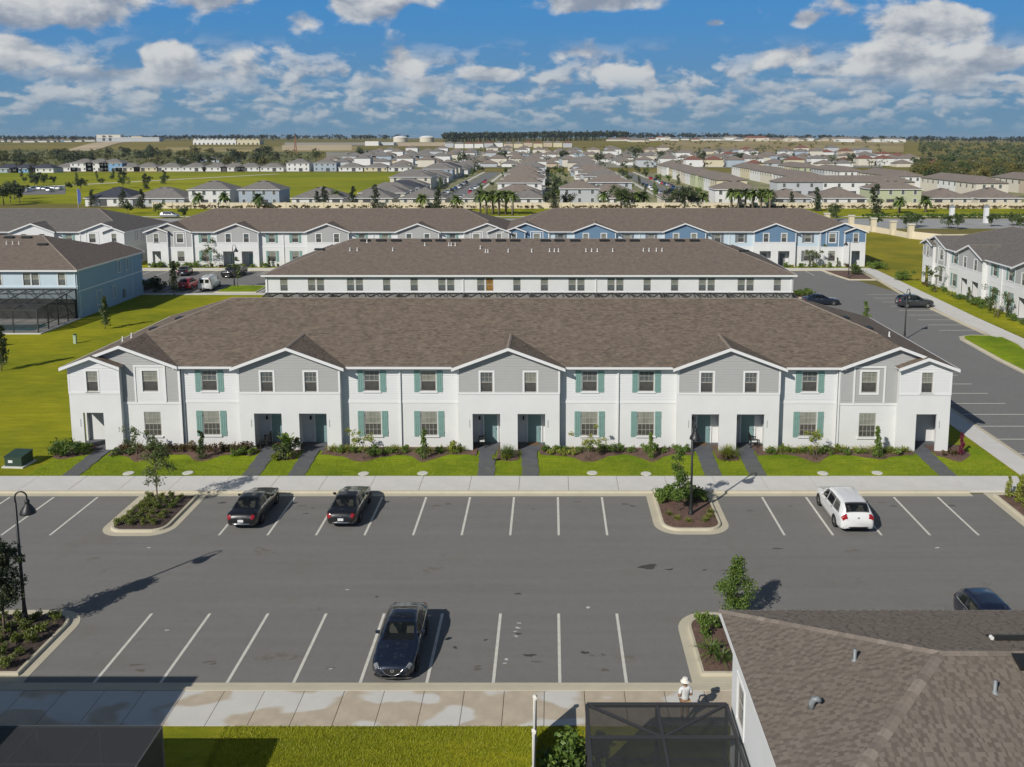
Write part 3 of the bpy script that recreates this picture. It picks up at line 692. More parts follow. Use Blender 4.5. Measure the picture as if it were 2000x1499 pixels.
def wall_holes(mb, u0, u1, z0, z1, holes=(), y=0.0, depth=0.10):
    """a wall in the plane y facing -y, cut by rectangular openings with reveals"""
    us = sorted({u0, u1} | {min(max(c, u0), u1) for h in holes for c in h[:2]}); zs = sorted({z0, z1} | {min(max(c, z0), z1) for h in holes for c in h[2:4]})
    for a, b in zip(us, us[1:]):
        for c, d in zip(zs, zs[1:]):
            m_, n_ = (a+b)/2, (c+d)/2
            if any(h[0] < m_ < h[1] and h[2] < n_ < h[3] for h in holes): continue
            mb.quad((a, y, c), (b, y, c), (b, y, d), (a, y, d))
    for h in holes:
        a, b, c, d = h[:4]; dp = h[4] if len(h) > 4 else depth; y2 = y + dp
        mb.quad((a, y, c), (a, y2, c), (a, y2, d), (a, y, d)); mb.quad((b, y2, c), (b, y, c), (b, y, d), (b, y2, d))
        mb.quad((a, y, d), (b, y, d), (b, y2, d), (a, y2, d))
        if c > z0 + .01: mb.quad((a, y2, c), (b, y2, c), (b, y, c), (a, y, c))
    return mb
def lap_siding(mb, u0, u1, z0, z1, holes=(), y=0.0, clip=None, step=0.19):
    """weatherboards: each board leans out at its lower edge"""
    n = max(1, math.ceil((z1-z0)/step - 1e-6))
    for i in range(n):
        a = z0 + i*step; b = min(a+step, z1)
        lo, hi, lo2, hi2 = u0, u1, u0, u1
        if clip: lo, hi = clip(a); lo2, hi2 = clip(b)
        if hi - lo < .02: continue
        segs = [(lo, hi, lo2, hi2)]
        for h in holes:
            if min(b, h[3]) - max(a, h[2]) < .4*(b-a): continue
            ns = []
            for s in segs:
                if h[0] > s[1] or h[1] < s[0]: ns.append(s); continue
                if h[0] > s[0]: ns.append((s[0], h[0], s[2], h[0]))
                if h[1] < s[1]: ns.append((h[1], s[1], h[1], s[3]))
            segs = ns
        for s in segs:
            mb.quad((s[0], y-.025, a), (s[1], y-.025, a), (s[3], y-.004, b), (s[2], y-.004, b))
            mb.quad((s[0], y, a), (s[1], y, a), (s[1], y-.025, a), (s[0], y-.025, a))
    return mb

# ------------------------------------------------------------------ the townhouse row
SL = 0.372; EZ = 6.10; HWD = 31.55; HD = 8.95; EF = 0.15                      # roof slope, eave height, half length, half depth, front eave
YC = EF + HD; RZ_ = EZ + SL*HD; RX = HWD - HD
GC = (-15.54, 0.0, 15.54)
def zmain(y): return EZ + SL*(min(y, 2*YC - y) - EF)
def roof_face(mb, pts, th=0.0):
    """one roof slope; UV in metres, u along the eave, v up the slope"""
    v = [Vector(p) for p in pts]; n = Vector((0, 0, 0))
    for i in range(len(v)): n += v[i].cross(v[(i+1) % len(v)])
    n.normalize()
    if n.z < 0: n = -n; v = v[::-1]; pts = [tuple(p) for p in v]
    up = Vector((-n.x*n.z, -n.y*n.z, 1 - n.z*n.z))
    up = up.normalized() if up.length > 1e-4 else Vector((0, 1, 0))
    ac = up.cross(n); o = random.random()*7
    mb.add([tuple(p) for p in v], [tuple(range(len(v)))], [[(p.dot(ac)+o, p.dot(up)) for p in v]])
def town_roof():
    mb = MB()
    for s in (-1, 1):
        roof_face(mb, [(s*HWD, -.4, EZ), (s*HWD, 2*YC-EF, EZ), (s*RX, YC, RZ_), (s*27.45, EF+HWD-27.45, EZ+SL*(HWD-27.45)), (s*27.45, 0, EZ+SL*(HWD-27.45)), (s*29.35, 0, EZ+SL*(HWD-29.35)), (s*29.35, -.4, EZ+SL*(HWD-29.35))])
        ze = EZ+SL*(HWD-27.45)
        # inner slope of the end gable and of the end porch gable
        roof_face(mb, [(s*27.45, 0, ze), (s*27.45, EF+HWD-27.45, ze), (s*23.40, .30, ze-SL*4.05), (s*23.40, 0, ze-SL*4.05)])
        zp = EZ+SL*(HWD-29.35)
        roof_face(mb, [(s*29.35, -.4, zp), (s*29.35, .4, zp), (s*27.30, .4, zp-SL*2.05), (s*27.30, -.4, zp-SL*2.05)])
    xe = 27.45
    for c in GC:
        zg = 7.60; d = (zg-EZ)/SL; w = 4.0; zt = zg - SL*w
        for s in (-1, 1):
            roof_face(mb, [(c, -.4, zg), (c, EF+d, zg), (c+s*w, EF+(zt-EZ)/SL, zt), (c+s*w, -.4, zt)])
    roof_face(mb, [(-HWD+8.2, EF, EZ), (HWD-8.2, EF, EZ), (xe, EF+HWD-xe, EZ+SL*(HWD-xe)), (RX, YC, RZ_), (-RX, YC, RZ_), (-xe, EF+HWD-xe, EZ+SL*(HWD-xe))])
    roof_face(mb, [(HWD, 2*YC-EF, EZ), (-HWD, 2*YC-EF, EZ), (-RX, YC, RZ_), (RX, YC, RZ_)])
    return mb
def strip_caps(mb, p, q, w=0.13, h=0.035):
    """a folded cap along a ridge or hip"""
    p = Vector(p); q = Vector(q); d = (q-p).normalized(); a = d.cross(Vector((0, 0, 1))).normalized()*w
    dn = Vector((0, 0, -0.06)); up = Vector((0, 0, h))
    mb.add([tuple(x) for x in (p-a+dn+up, p+up, p+a+dn+up, q-a+dn+up, q+up, q+a+dn+up)], [(0, 1, 4, 3), (1, 2, 5, 4)])
def town_caps():
    mb = MB(); strip_caps(mb, (-RX, YC, RZ_), (RX, YC, RZ_))
    for s in (-1, 1):
        strip_caps(mb, (s*RX, YC, RZ_), (s*HWD, 2*YC-EF, EZ)); strip_caps(mb, (s*RX, YC, RZ_), (s*27.45, EF+HWD-27.45, EZ+SL*(HWD-27.45)))
    for c in GC: strip_caps(mb, (c, -.4, 7.6), (c, EF+(7.6-EZ)/SL, 7.6))
    return mb
def rake(mb, c, w, zp, y, dep, hw=.20, t=.06, sides=(-1, 1)):
    """white barge boards and the soffit under a gable overhang"""
    for s in sides:
        zt = zp - SL*w; lo = .02
        a = (c, y-t, zp-lo); b = (c+s*w, y-t, zt-lo)
        pts = [(c, y-t, zp+.015), (c+s*w, y-t, zt+.015), (c+s*w, y-t, zt-hw), (c, y-t, zp-hw)]
        mb.add(pts + [(x, yy+t, z) for x, yy, z in pts], [(0, 1, 2, 3), (7, 6, 5, 4), (0, 4, 5, 1), (1, 5, 6, 2), (2, 6, 7, 3), (3, 7, 4, 0)])
        mb.quad((c, y, zp-.10), (c+s*w, y, zt-.10), (c+s*w, y+dep, zt-.10), (c, y+dep, zp-.10))
def town_fascia():
    mb = MB()
    for c in GC: rake(mb, c, 4.0, 7.60, -.4, .4)
    for s in (-1, 1):
        ze = EZ+SL*(HWD-27.45); zp = EZ+SL*(HWD-29.35)
        rake(mb, s*27.45, 4.05, ze, 0, .4, sides=(-s,)); rake(mb, s*27.45, 1.9, ze, 0, .4, sides=(s,))
        rake(mb, s*29.35, 2.05, zp, -.4, .8, sides=(-s,)); rake(mb, s*29.35, HWD-29.35, zp, -.4, .4, sides=(s,))
        mb.box(s*HWD-.03, s*HWD+.03, -.4, 2*YC-EF, EZ-.18, EZ+.02)                       # end eave board
        mb.quad((s*HWD, -.4, EZ-.12), (s*31.2, -.4, EZ-.12), (s*31.2, 2*YC-EF, EZ-.12), (s*HWD, 2*YC-EF, EZ-.12))
    mb.box(-HWD, HWD, 2*YC-EF-.03, 2*YC-EF+.05, EZ-.18, EZ+.02)
    mb.quad((-HWD, 17.6, EZ-.12), (HWD, 17.6, EZ-.12), (HWD, 2*YC-EF, EZ-.12), (-HWD, 2*YC-EF, EZ-.12))
    return mb
RECESS = [(-11.94, -3.6), (3.6, 11.94), (-23.45, -19.14), (19.14, 23.45)]
def town_gutter(a, b): return MB().box(a-.25, b+.25, EF-.13, EF+.0, EZ-.14, EZ+.0).box(a, b, EF+.0, .6, EZ-.20, EZ-.17).box(a-.30, a-.24, EF-.15, EF+.02, EZ-.16, EZ+.03).box(b+.24, b+.30, EF-.15, EF+.02, EZ-.16, EZ+.03)
def gable_clip(c, w, zp, lim):
    def f(z):
        h = min(lim, (zp - .12 - z)/SL); return (c-h, c+h)
    return f
def townhouse(name, label, loc, rz, col_, front=True, back=False, sides=(), number=False, shingle='shingle', vents=False, rich=True, group=None, mirror_panel=None):
    t = tag(empty(name, loc, rz), label, 'building', group)
    stc, sid, gab, shut, dmat, trim = [M[col_[k]] for k in ('stucco', 'siding', 'gable', 'shutter', 'door', 'trim')]
    place(cached('roof', town_roof), 'roof', M[shingle], t)
    roof = t.children[-1]
    place(cached('ridge_cap', town_caps), 'ridge_cap', M['cap'], roof)
    place(cached('fascia', town_fascia), 'fascia', M[col_['fascia']], t)
    PO = [(-2.58, -.62), (.62, 2.58)]                                                 # porch openings of a gable bay
    GW = [(-1.98, -1.12), (1.12, 1.98)]
    if front:
        for gi, c in enumerate(GC):
            place(cached('gable_wall', lambda: wall_holes(MB(), -3.6, 3.6, 0, 4.2, [(a, b, 0, 2.72, .16) for a, b in PO]).quad((3.6, 0, 0), (3.6, .6, 0), (3.6, .6, 6), (3.6, 0, 6)).quad((-3.6, .6, 0), (-3.6, 0, 0), (-3.6, 0, 6), (-3.6, .6, 6))), 'wall', stc, t, (c, 0, 0))
            def gs():
                hs = [(a-.05, b+.05, 4.25, 5.80) for a, b in GW]
                mb = lap_siding(MB(), -3.6, 3.6, 4.30, 6.02, hs); lap_siding(mb, -3.6, 3.6, 6.0, 7.5, (), 0.0, gable_clip(0, 3.6, 7.60, 3.6))
                return wall_holes(mb, -3.6, 3.6, 4.2, 6.0, [(a, b, 4.3, 5.75) for a, b in GW], 0.004).add([(-3.6, .004, 6), (3.6, .004, 6), (0, .004, 7.5)], [(0, 1, 2)])
            o = place(cached('gable_siding', gs), 'siding', gab, t, (c, 0, 0)); o["kind"] = "stuff"
            (place_parts if rich else (lambda k_, f_, *r_: place(cached(k_+'j', f_), *r_)))('gable_band', lambda: MB().box(-3.62, 3.62, -.04, .02, 4.16, 4.30).box(-3.63, -3.50, -.035, .01, 4.30, 6.02).box(3.50, 3.63, -.035, .01, 4.30, 6.02), 'trim', trim, t, (c, 0, 0))
            for k, (a, b) in enumerate(PO):
                place(cached('porch', lambda: MB().quad((-1.25, .16, 0), (-1.25, 1.75, 0), (-1.25, 1.75, 2.8), (-1.25, .16, 2.8)).quad((1.25, 1.75, 0), (1.25, .16, 0), (1.25, .16, 2.8), (1.25, 1.75, 2.8)).quad((-1.25, 1.75, 0), (1.25, 1.75, 0), (1.25, 1.75, 2.8), (-1.25, 1.75, 2.8)).quad((-1.25, .16, 2.74), (-1.25, 1.75, 2.74), (1.25, 1.75, 2.74), (1.25, .16, 2.74)).quad((-1.25, .161, 0), (-.98, .161, 0), (-.98, .161, 2.74), (-1.25, .161, 2.74)).quad((.98, .161, 0), (1.25, .161, 0), (1.25, .161, 2.74), (.98, .161, 2.74))), 'porch_wall', stc, t, (c+(a+b)/2, 0, 0))
                place(cached('porch_floor', lambda: MB().box(-1.25, 1.25, -.05, 1.76, -.1, .03)), 'porch_floor', M['walk_dark'], t, (c+(a+b)/2, 0, 0))
                door(t, (c+(a+b)/2+.18, 1.70, .04), 0, col_['door'])
                if rich: place(cached('porch_light', lambda: MB().box(-.06, .06, -.14, 0, 0, .22).box(-.04, .04, -.1, 0, .22, .28)), 'porch_light', M['dark_metal'], t, (c+(a+b)/2-.62, 1.745, 1.75))
                if number: place_parts('house_number', lambda: MB().box(-.03, .03, -.012, 0, 0, .09).box(-.03, .03, -.012, 0, .14, .23).box(-.03, .03, -.012, 0, .28, .37).box(-.03, .03, -.012, 0, .42, .51), 'house_number', M['lead'], t, (c+(a-.2 if k == 0 else b+.2), 0, 1.75))
            for a, b in GW: window(t, (c+(a+b)/2, 0, 4.3), 0, b-a, 1.45, 'pane_light' if random.random() < .5 else 'pane_mid', 'pane_dark', col_['fascia'], grid=rich, cw=.13)
        for a, b in RECESS:
            end = abs(a) > 15; mid = (a+b)/2
            wx = [21.4*(1 if a > 0 else -1)] if end else [mid-2.02, mid+2.02]
            hs_lo = [(x-.60, x+.60, .92, 2.70) for x in wx]; hs_up = [(x-.54, x+.54, 4.2, 5.70) for x in wx]
            w_ = MB(); wall_holes(w_, a, b, 0, 3.35, hs_lo, .6, .11); w_.build('wall', stc, t)
            s_ = MB(); lap_siding(s_, a, b, 3.46, 6.05, hs_up, .6); wall_holes(s_, a, b, 3.35, 6.05, hs_up, .604, .10); s_.build('siding', sid, t)["kind"] = "stuff"
            tr = MB().box(a, b, .57, .61, 3.33, 3.47)
            for x in wx: tr.box(x-.72, x+.72, .50, .61, .82, .92).box(x-.66, x+.66, .52, .61, 4.09, 4.20)
            (tr.build_parts if rich else tr.build)('trim', trim, t)
            place(town_gutter(a, b).mesh('gutter'), 'gutter', trim, t)
            dx = ([b-.15] if a > 0 else [a+.15]) if end else [mid]
            for x in dx: MB().box(x-.05, x+.05, .47, .57, .15, EZ-.2).box(x-.05, x+.05, .28, .57, .12, .2).build('downspout', trim, t)
            for x in wx:
                window(t, (x, .6, .92), 0, 1.2, 1.78, 'pane_light', 'pane_dark', None, grid=rich); window(t, (x, .6, 4.2), 0, 1.08, 1.5, random.choice(['pane_light', 'pane_mid', 'pane_light']), 'pane_dark', None, grid=rich)
                for s in (-1, 1):
                    shutter(t, (x+s*.86, .6, .86), 1.88, col_['shutter']); shutter(t, (x+s*.80, .6, 4.14), 1.60, col_['shutter'])
            # dark joint where the wings step forward
        for s in (-1, 1):
            X = lambda u: s*u
            inner, mid_, outer = 23.45, 27.55, 31.2
            hs = [(min(X(24.95), X(26.15)), max(X(24.95), X(26.15)), .92, 2.70)]
            hu = [(min(X(25.0), X(26.1)), max(X(25.0), X(26.1)), 4.2, 5.72)]
            lo, hi = sorted((X(inner), X(mid_)))
            w_ = MB(); wall_holes(w_, lo, hi, 0, 3.30, hs, .4, .11); w_.quad((X(inner), .4, 0), (X(inner), .6, 0), (X(inner), .6, 6.05), (X(inner), .4, 6.05)); w_.build('wall', stc, t)
            s_ = MB(); lap_siding(s_, lo, hi, 3.44, 6.02, hu, .4); zpk = EZ+SL*(HWD-27.45)
            lap_siding(s_, lo, hi, 6.0, 7.6, (), .4, lambda z: (max(lo, X(27.45)-(zpk-.12-z)/SL), min(hi+(2.0 if s > 0 else 0), X(27.45)+(zpk-.12-z)/SL)) if s > 0 else (max(lo-2.0, X(27.45)-(zpk-.12-z)/SL), min(hi, X(27.45)+(zpk-.12-z)/SL)))
            wall_holes(s_, lo, hi, 3.30, 6.0, hu, .404, .10); s_.add([(X(inner), .404, 6), (X(29.4), .404, 6), (X(29.4), .404, 6.85), (X(27.45), .404, 7.5)], [(0, 1, 2, 3)])
            s_.build('siding', gab, t)["kind"] = "stuff"
            b0, b1 = sorted((X(24.42), X(26.68)))
            tr = MB().box(lo, hi, .36, .41, 3.28, 3.44).box(b0, b0+.12, .33, .41, 3.44, 6.02).box(b1-.12, b1, .33, .41, 3.44, 6.02).box(b0, b1, .328, .41, 6.02, 6.14)
            e0 = X(inner); tr.box(min(e0, X(inner+.11)), max(e0, X(inner+.11)), .365, .41, 3.44, 6.0)
            wc = sum(hs[0][:2])/2; tr.box(wc-.72, wc+.72, .30, .41, .82, .92)
            (tr.build_parts if rich else tr.build)('trim', trim, t)
            if (mirror_panel or {}).get(s): MB().box(b0+.12, b1-.12, .372, .40, 3.44, 4.05).box(b0+.12, hu[0][0]-.142, .372, .40, 4.05, 6.02).box(hu[0][1]+.142, b1-.12, .372, .40, 4.05, 6.02).box(hu[0][0]-.142, hu[0][1]+.142, .372, .40, 5.862, 6.02).build_parts('panel', stc, t)
            window(t, (wc, .4, .92), 0, 1.2, 1.78, 'pane_light', 'pane_dark', None, grid=rich); window(t, (sum(hu[0][:2])/2, .4, 4.2), 0, 1.1, 1.52, 'pane_light', 'pane_dark', col_['fascia'], grid=rich, cw=.14)
            MB().box(X(inner-.02)-.05, X(inner-.02)+.05, .30, .39, .15, 5.9).build('downspout', trim, t)
            # end porch
            p0, p1 = sorted((X(28.85), X(30.3))); lo, hi = sorted((X(mid_), X(outer)))
            w_ = MB(); wall_holes(w_, lo, hi, 0, 4.15, [(p0, p1, 0, 2.75, .16)], 0, .1); w_.quad((X(mid_), 0, 0), (X(mid_), .4, 0), (X(mid_), .4, 6.05), (X(mid_), 0, 6.05)); w_.build('wall', stc, t)
            q0, q1 = sorted((X(29.08), X(29.88)))
            s_ = MB(); zp = EZ+SL*(HWD-29.35); lap_siding(s_, lo, hi, 4.28, 6.02, [(q0, q1, 4.3, 5.78)], 0)
            lap_siding(s_, lo, hi, 6.0, 6.85, (), 0, lambda z: (max(lo, X(29.35)-(zp-.12-z)/SL), min(hi, X(29.35)+(zp-.12-z)/SL)))
            wall_holes(s_, lo, hi, 4.15, 6.0, [(q0, q1, 4.3, 5.78)], .004); s_.add([(lo, .004, 6), (hi, .004, 6), (X(29.35), .004, 6.82)], [(0, 1, 2)])
            s_.build('siding', gab if col_.get('end_grey') else (M[col_['end']] if 'end' in col_ else sid), t)["kind"] = "stuff"
            tr = MB().box(lo-.01, hi+.01, -.035, .02, 4.14, 4.28).box(lo-.012, lo+.10, -.03, .01, 4.28, 6.0).box(hi-.10, hi+.012, -.03, .01, 4.28, 6.0); (tr.build_parts if rich else tr.build)('trim', trim, t)
            window(t, ((q0+q1)/2, 0, 4.3), 0, .80, 1.48, 'pane_light', 'pane_dark', col_['fascia'], grid=rich)
            xi, xo = X(28.3), X(31.08)
            pw = MB(); pw.quad((xi, .16, 0), (xi, 2.2, 0), (xi, 2.2, 2.8), (xi, .16, 2.8)).quad((xi, 2.2, 0), (xo, 2.2, 0), (xo, 2.2, 2.8), (xi, 2.2, 2.8)).quad((xi, .16, 2.76), (xi, 2.2, 2.76), (xo, 2.2, 2.76), (xo, .16, 2.76))
            pw.quad((xi, .161, 0), (X(28.85), .161, 0), (X(28.85), .161, 2.76), (xi, .161, 2.76)).quad((X(30.3), .161, 0), (xo, .161, 0), (xo, .161, 2.76), (X(30.3), .161, 2.76))
            pw.quad((xo, .16, 0), (xo, .55, 0), (xo, .55, 2.8), (xo, .16, 2.8)).quad((xo, 1.9, 0), (xo, 2.2, 0), (xo, 2.2, 2.8), (xo, 1.9, 2.8)).quad((xo, .55, 2.35), (xo, 1.9, 2.35), (xo, 1.9, 2.8), (xo, .55, 2.8))
            pw.build('porch_wall', stc, t)
            a_, b_ = sorted((X(28.2), X(31.19))); MB().box(a_, b_, -.05, 2.21, -.1, .03).build('porch_floor', M['walk_dark'], t)
            door(t, (X(28.33), 1.3, .04), R(90) if s < 0 else R(-90), col_['door'])
            if number: place_parts('house_number', None, 'house_number', M['lead'], t, (X(30.5), 0, 1.75))
    for s in (-1, 1):
        # end walls with the side opening of the porch
        w_ = MB(); y0 = 0.0
        if front:
            for (ya, yb, za, zb) in ((0, .55, 0, 3.4), (.55, 1.9, 2.35, 3.4), (1.9, 17.6, 0, 3.4)): w_.quad((s*31.2, ya, za), (s*31.2, yb, za), (s*31.2, yb, zb), (s*31.2, ya, zb))
            for yy in (.55, 1.9): w_.quad((s*31.2, yy, 0), (s*31.08, yy, 0), (s*31.08, yy, 2.35), (s*31.2, yy, 2.35))
            w_.quad((s*31.2, .55, 2.35), (s*31.08, .55, 2.35), (s*31.08, 1.9, 2.35), (s*31.2, 1.9, 2.35))
        else: w_.quad((s*31.2, 0, 0), (s*31.2, 17.6, 0), (s*31.2, 17.6, 3.4), (s*31.2, 0, 3.4))
        w_.quad((s*31.2, 0, 3.4), (s*31.2, 17.6, 3.4), (s*31.2, 17.6, 6.05), (s*31.2, 0, 6.05))
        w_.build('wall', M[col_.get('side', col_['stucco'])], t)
        if s in sides:
            rzs = R(90) if s > 0 else R(-90)
            MB().box(min(s*31.2, s*31.235), max(s*31.2, s*31.235), 0, 17.6, 3.3, 3.45).box(min(s*31.2, s*31.23), max(s*31.2, s*31.23), 3.0, 3.1, .2, 6.0).box(min(s*31.2, s*31.28), max(s*31.2, s*31.28), 17.2, 17.3, .2, 6.0).build_parts('trim', trim, t)
            for y, z, w, h in ((4.6, 4.2, .75, 1.5), (6.9, 4.2, .75, 1.5), (8.6, 1.0, .8, 1.6), (12.6, .9, 1.25, 1.75)): window(t, (s*31.245, y, z), rzs, w, h, 'pane_mid', 'pane_dark', col_['fascia'], grid=False, cw=.08)
            MB().box(min(s*31.2, s*31.4), max(s*31.2, s*31.4), 5.6, 6.1, .6, 1.7).build('meter_box', M['lead'], t)
    if not front:
        w_ = MB().quad((-31.2, 0, 0), (31.2, 0, 0), (31.2, 0, 6.05), (-31.2, 0, 6.05)); w_.build('wall', stc, t)
    # back: long plain wall with single and paired upper windows over the screened patios
    ps = []; 
    for g in (-24.6, -9.3, 6.0, 21.3): pass
    for k in range(4):
        m0 = -23.1 + 15.4*k
        ps += [('s', m0-5.9), ('p', m0-2.1), ('p', m0+2.5), ('s', m0+6.25)]
    hs = []
    for kind, x in ps:
        for dx in ((0,) if kind == 's' else (-.52, .52)): hs.append((x+dx-.44, x+dx+.44, 4.15, 5.72))
    if back:
        MT = Matrix.Translation((0, 17.6, 0)) @ Matrix.Rotation(math.pi, 4, 'Z')
        w_ = MB(MT); wall_holes(w_, -31.2, 31.2, 0, 6.05, hs, 0, .09); w_.build('wall', stc if 'back' not in col_ else M[col_['back']], t)
        for i, h in enumerate(hs):
            amber = (vents and 9.0 < -(h[0]+h[1])/2 < 0) 
            window(t, (-(h[0]+h[1])/2, 17.6, 4.15), math.pi, .88, 1.57, 'pane_light', 'pane_mid', col_['fascia'] if col_.get('back_casing') else None, frame='vinyl', grid=False, cw=.09)
        MB(MT).box(-31.25, 31.25, -.05, .02, 3.96, 4.10).build('trim', trim, t)
        for x in (-31.0, -7.8, 7.9, 31.0): MB(MT).box(x-.05, x+.05, -.10, -.005, .2, 5.95).build('downspout', trim, t)
    else:
        MB().quad((31.2, 17.6, 0), (-31.2, 17.6, 0), (-31.2, 17.6, 6.05), (31.2, 17.6, 6.05)).build('wall', stc, t)
    if vents:
        vm = cached('roof_vent', lambda: MB().add([(-.62, -.22, .02), (.62, -.22, .02), (.62, .25, .12), (-.62, .25, .12), (-.62, -.22, .16), (.62, -.22, .16), (.62, .25, .22), (-.62, .25, .22)], [(0, 3, 2, 1), (4, 5, 6, 7), (0, 1, 5, 4), (1, 2, 6, 5), (2, 3, 7, 6), (3, 0, 4, 7)]))
        pm = cached('vent_pipe', lambda: MB().lathe([(.16, -.10), (.07, .05), (.055, .06), (.055, .38), (.0, .39)], 8))
        for v in vents:
            x, d, kind = v; y = 2*YC - EF - d; z = EZ + SL*d
            if kind == 'v': place(vm, 'roof_vent', M['dark_metal'], roof, (x, y, z)).rotation_euler = (0, 0, math.pi)
            else: place(pm, 'vent_pipe', M['pipe'], roof, (x, y, z))
    return t
WHITE = dict(stucco='stucco', siding='siding_white', gable='siding_grey', shutter='teal', door='door_teal', trim='trim', fascia='trim')
BLUEG = dict(stucco='stucco', siding='siding_pale', gable='siding_blue', shutter='shutter_grey', door='shutter_grey', trim='trim', fascia='trim', end_grey=True)
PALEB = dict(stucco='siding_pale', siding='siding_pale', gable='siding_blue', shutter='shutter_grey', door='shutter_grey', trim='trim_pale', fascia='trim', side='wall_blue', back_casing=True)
ALLW = dict(stucco='stucco', siding='siding_white', gable='siding_white', shutter='teal', door='door_teal', trim='trim', fascia='trim')
GREYE = dict(WHITE, end_grey=True)
main = townhouse('townhouse_row', "long white townhouse row with grey gables and teal shutters facing the parking lot", (-2.95, 27.3, LZ), R(-0.35), WHITE, number=True, mirror_panel={-1: True})
mroof = [o for o in main.children if o.name.startswith('roof')][0]
for x, y in ((-26.2, 7.4), (-27.6, 5.9), (26.0, 7.6), (27.4, 6.2)): MB().box(-.20, .20, -.42, .42, 0, .14).build('roof_vent', M['dark_metal'], mroof, (x, y, EZ + SL*(HWD-abs(x))-.04))
for x, y in ((-28.9, 5.0), (-29.3, 4.4), (28.6, 5.2)): MB().lathe([(.14, -.06), (.06, .04), (.05, .38), (0, .39)], 8).build('vent_pipe', M['pipe'], mroof, (x, y, EZ + SL*(HWD-abs(x))))
rnd = random.Random(5)
mv = []
for X_ in (-23.4, -21.4, -19.5, -15.7, -13.9, -12.0, -8.2, -6.3, -4.5, -.65, 1.1, 3.1, 6.8, 8.8, 10.6, 14.4, 16.3, 18.2): mv.append((-(X_+2.5), 8.3, 'v'))
for x, d in ((26.1, 6.0), (-26.4, 5.6)): mv.append((x, d, 'v'))
for x, d in [(-22.3, 5.9), (-21.4, 5.9), (-17.0, 5.9), (-13.2, 7.2), (-10.2, 7.2), (-9.9, 7.2), (-9.4, 7.2), (-6.2, 6.4), (-5.5, 5.5), (-5.2, 5.5), (-2.7, 5.6), (.2, 5.6), (2.4, 5.7), (3.0, 5.7), (3.5, 5.7), (6.9, 5.7), (7.6, 5.7), (8.3, 5.7), (10.2, 5.7), (14.0, 5.8), (14.7, 5.8), (15.6, 5.8), (16.3, 5.8), (-20.6, 8.0)]: mv.append((-x, d, 'p'))
middle = townhouse('townhouse_row', "white townhouse row seen from behind, broad brown roof with black vents", (-2.5, 88.0, LZ), math.pi, WHITE, front=False, back=True, shingle='shingle_far', vents=mv)
lv = [(-x, 8.2, 'v') for x in (-6, 8, 12, 16, 18.2, 20.3)] + [(-24.2, 6.4, 'v'), (20, 6.9, 'p'), (-20.7, 6.9, 'p'), (-21.6, 6.9, 'p')]
leftb = townhouse('townhouse_row', "light blue townhouse row with a blue end wall and a screened pool", (-89.3, 92.0, LZ), math.pi, PALEB, front=False, back=True, sides=(-1,), shingle='shingle_far', vents=[(-20.9, 8.2, 'v'), (-18.6, 8.2, 'v'), (-16.3, 8.2, 'v'), (-24.0, 6.3, 'v'), (-20.8, 6.6, 'p'), (-20.0, 6.6, 'p'), (-19.2, 6.6, 'p')])
fl = townhouse('townhouse_row', "white gabled townhouse row partly hidden behind the light blue row", (-104.5, 119.0, LZ), 0, ALLW, shingle='shingle_grey', sides=(1,), rich=False)
bl = townhouse('townhouse_row', "far white townhouse row with grey gables behind the parked white van", (-38.3, 119.0, LZ), 0, GREYE, shingle='shingle_far', rich=False)
brow = townhouse('townhouse_row', "townhouse row with bright blue gables and grey shutters", (23.2, 119.4, LZ), 0, BLUEG, shingle='shingle_far', rich=False)
rr = townhouse('townhouse_row', "white townhouse row turned sideways beside the side lot", (57.6, 72.0, LZ), R(-90), GREYE, shingle='shingle_grey', rich=False)
# amber blinds in one pair of the middle row's windows
for o in middle.children:
    if o.name.startswith('window') and 2.0 < o.location.x < 5.0:
        for p in o.children:
            if p.name.startswith('pane'): p.material_slots[0].material = M['pane_amber']
# ------------------------------------------------------------------ vehicles
def interp(tab, x):
    if x <= tab[0][0]: return tab[0][1:]
    for a, b in zip(tab, tab[1:]):
        if x <= b[0]:
            t = (x-a[0])/(b[0]-a[0]); t = t*t*(3-2*t)*.5 + t*.5
            return tuple(p+(q-p)*t for p, q in zip(a[1:], b[1:]))
    return tab[-1][1:]
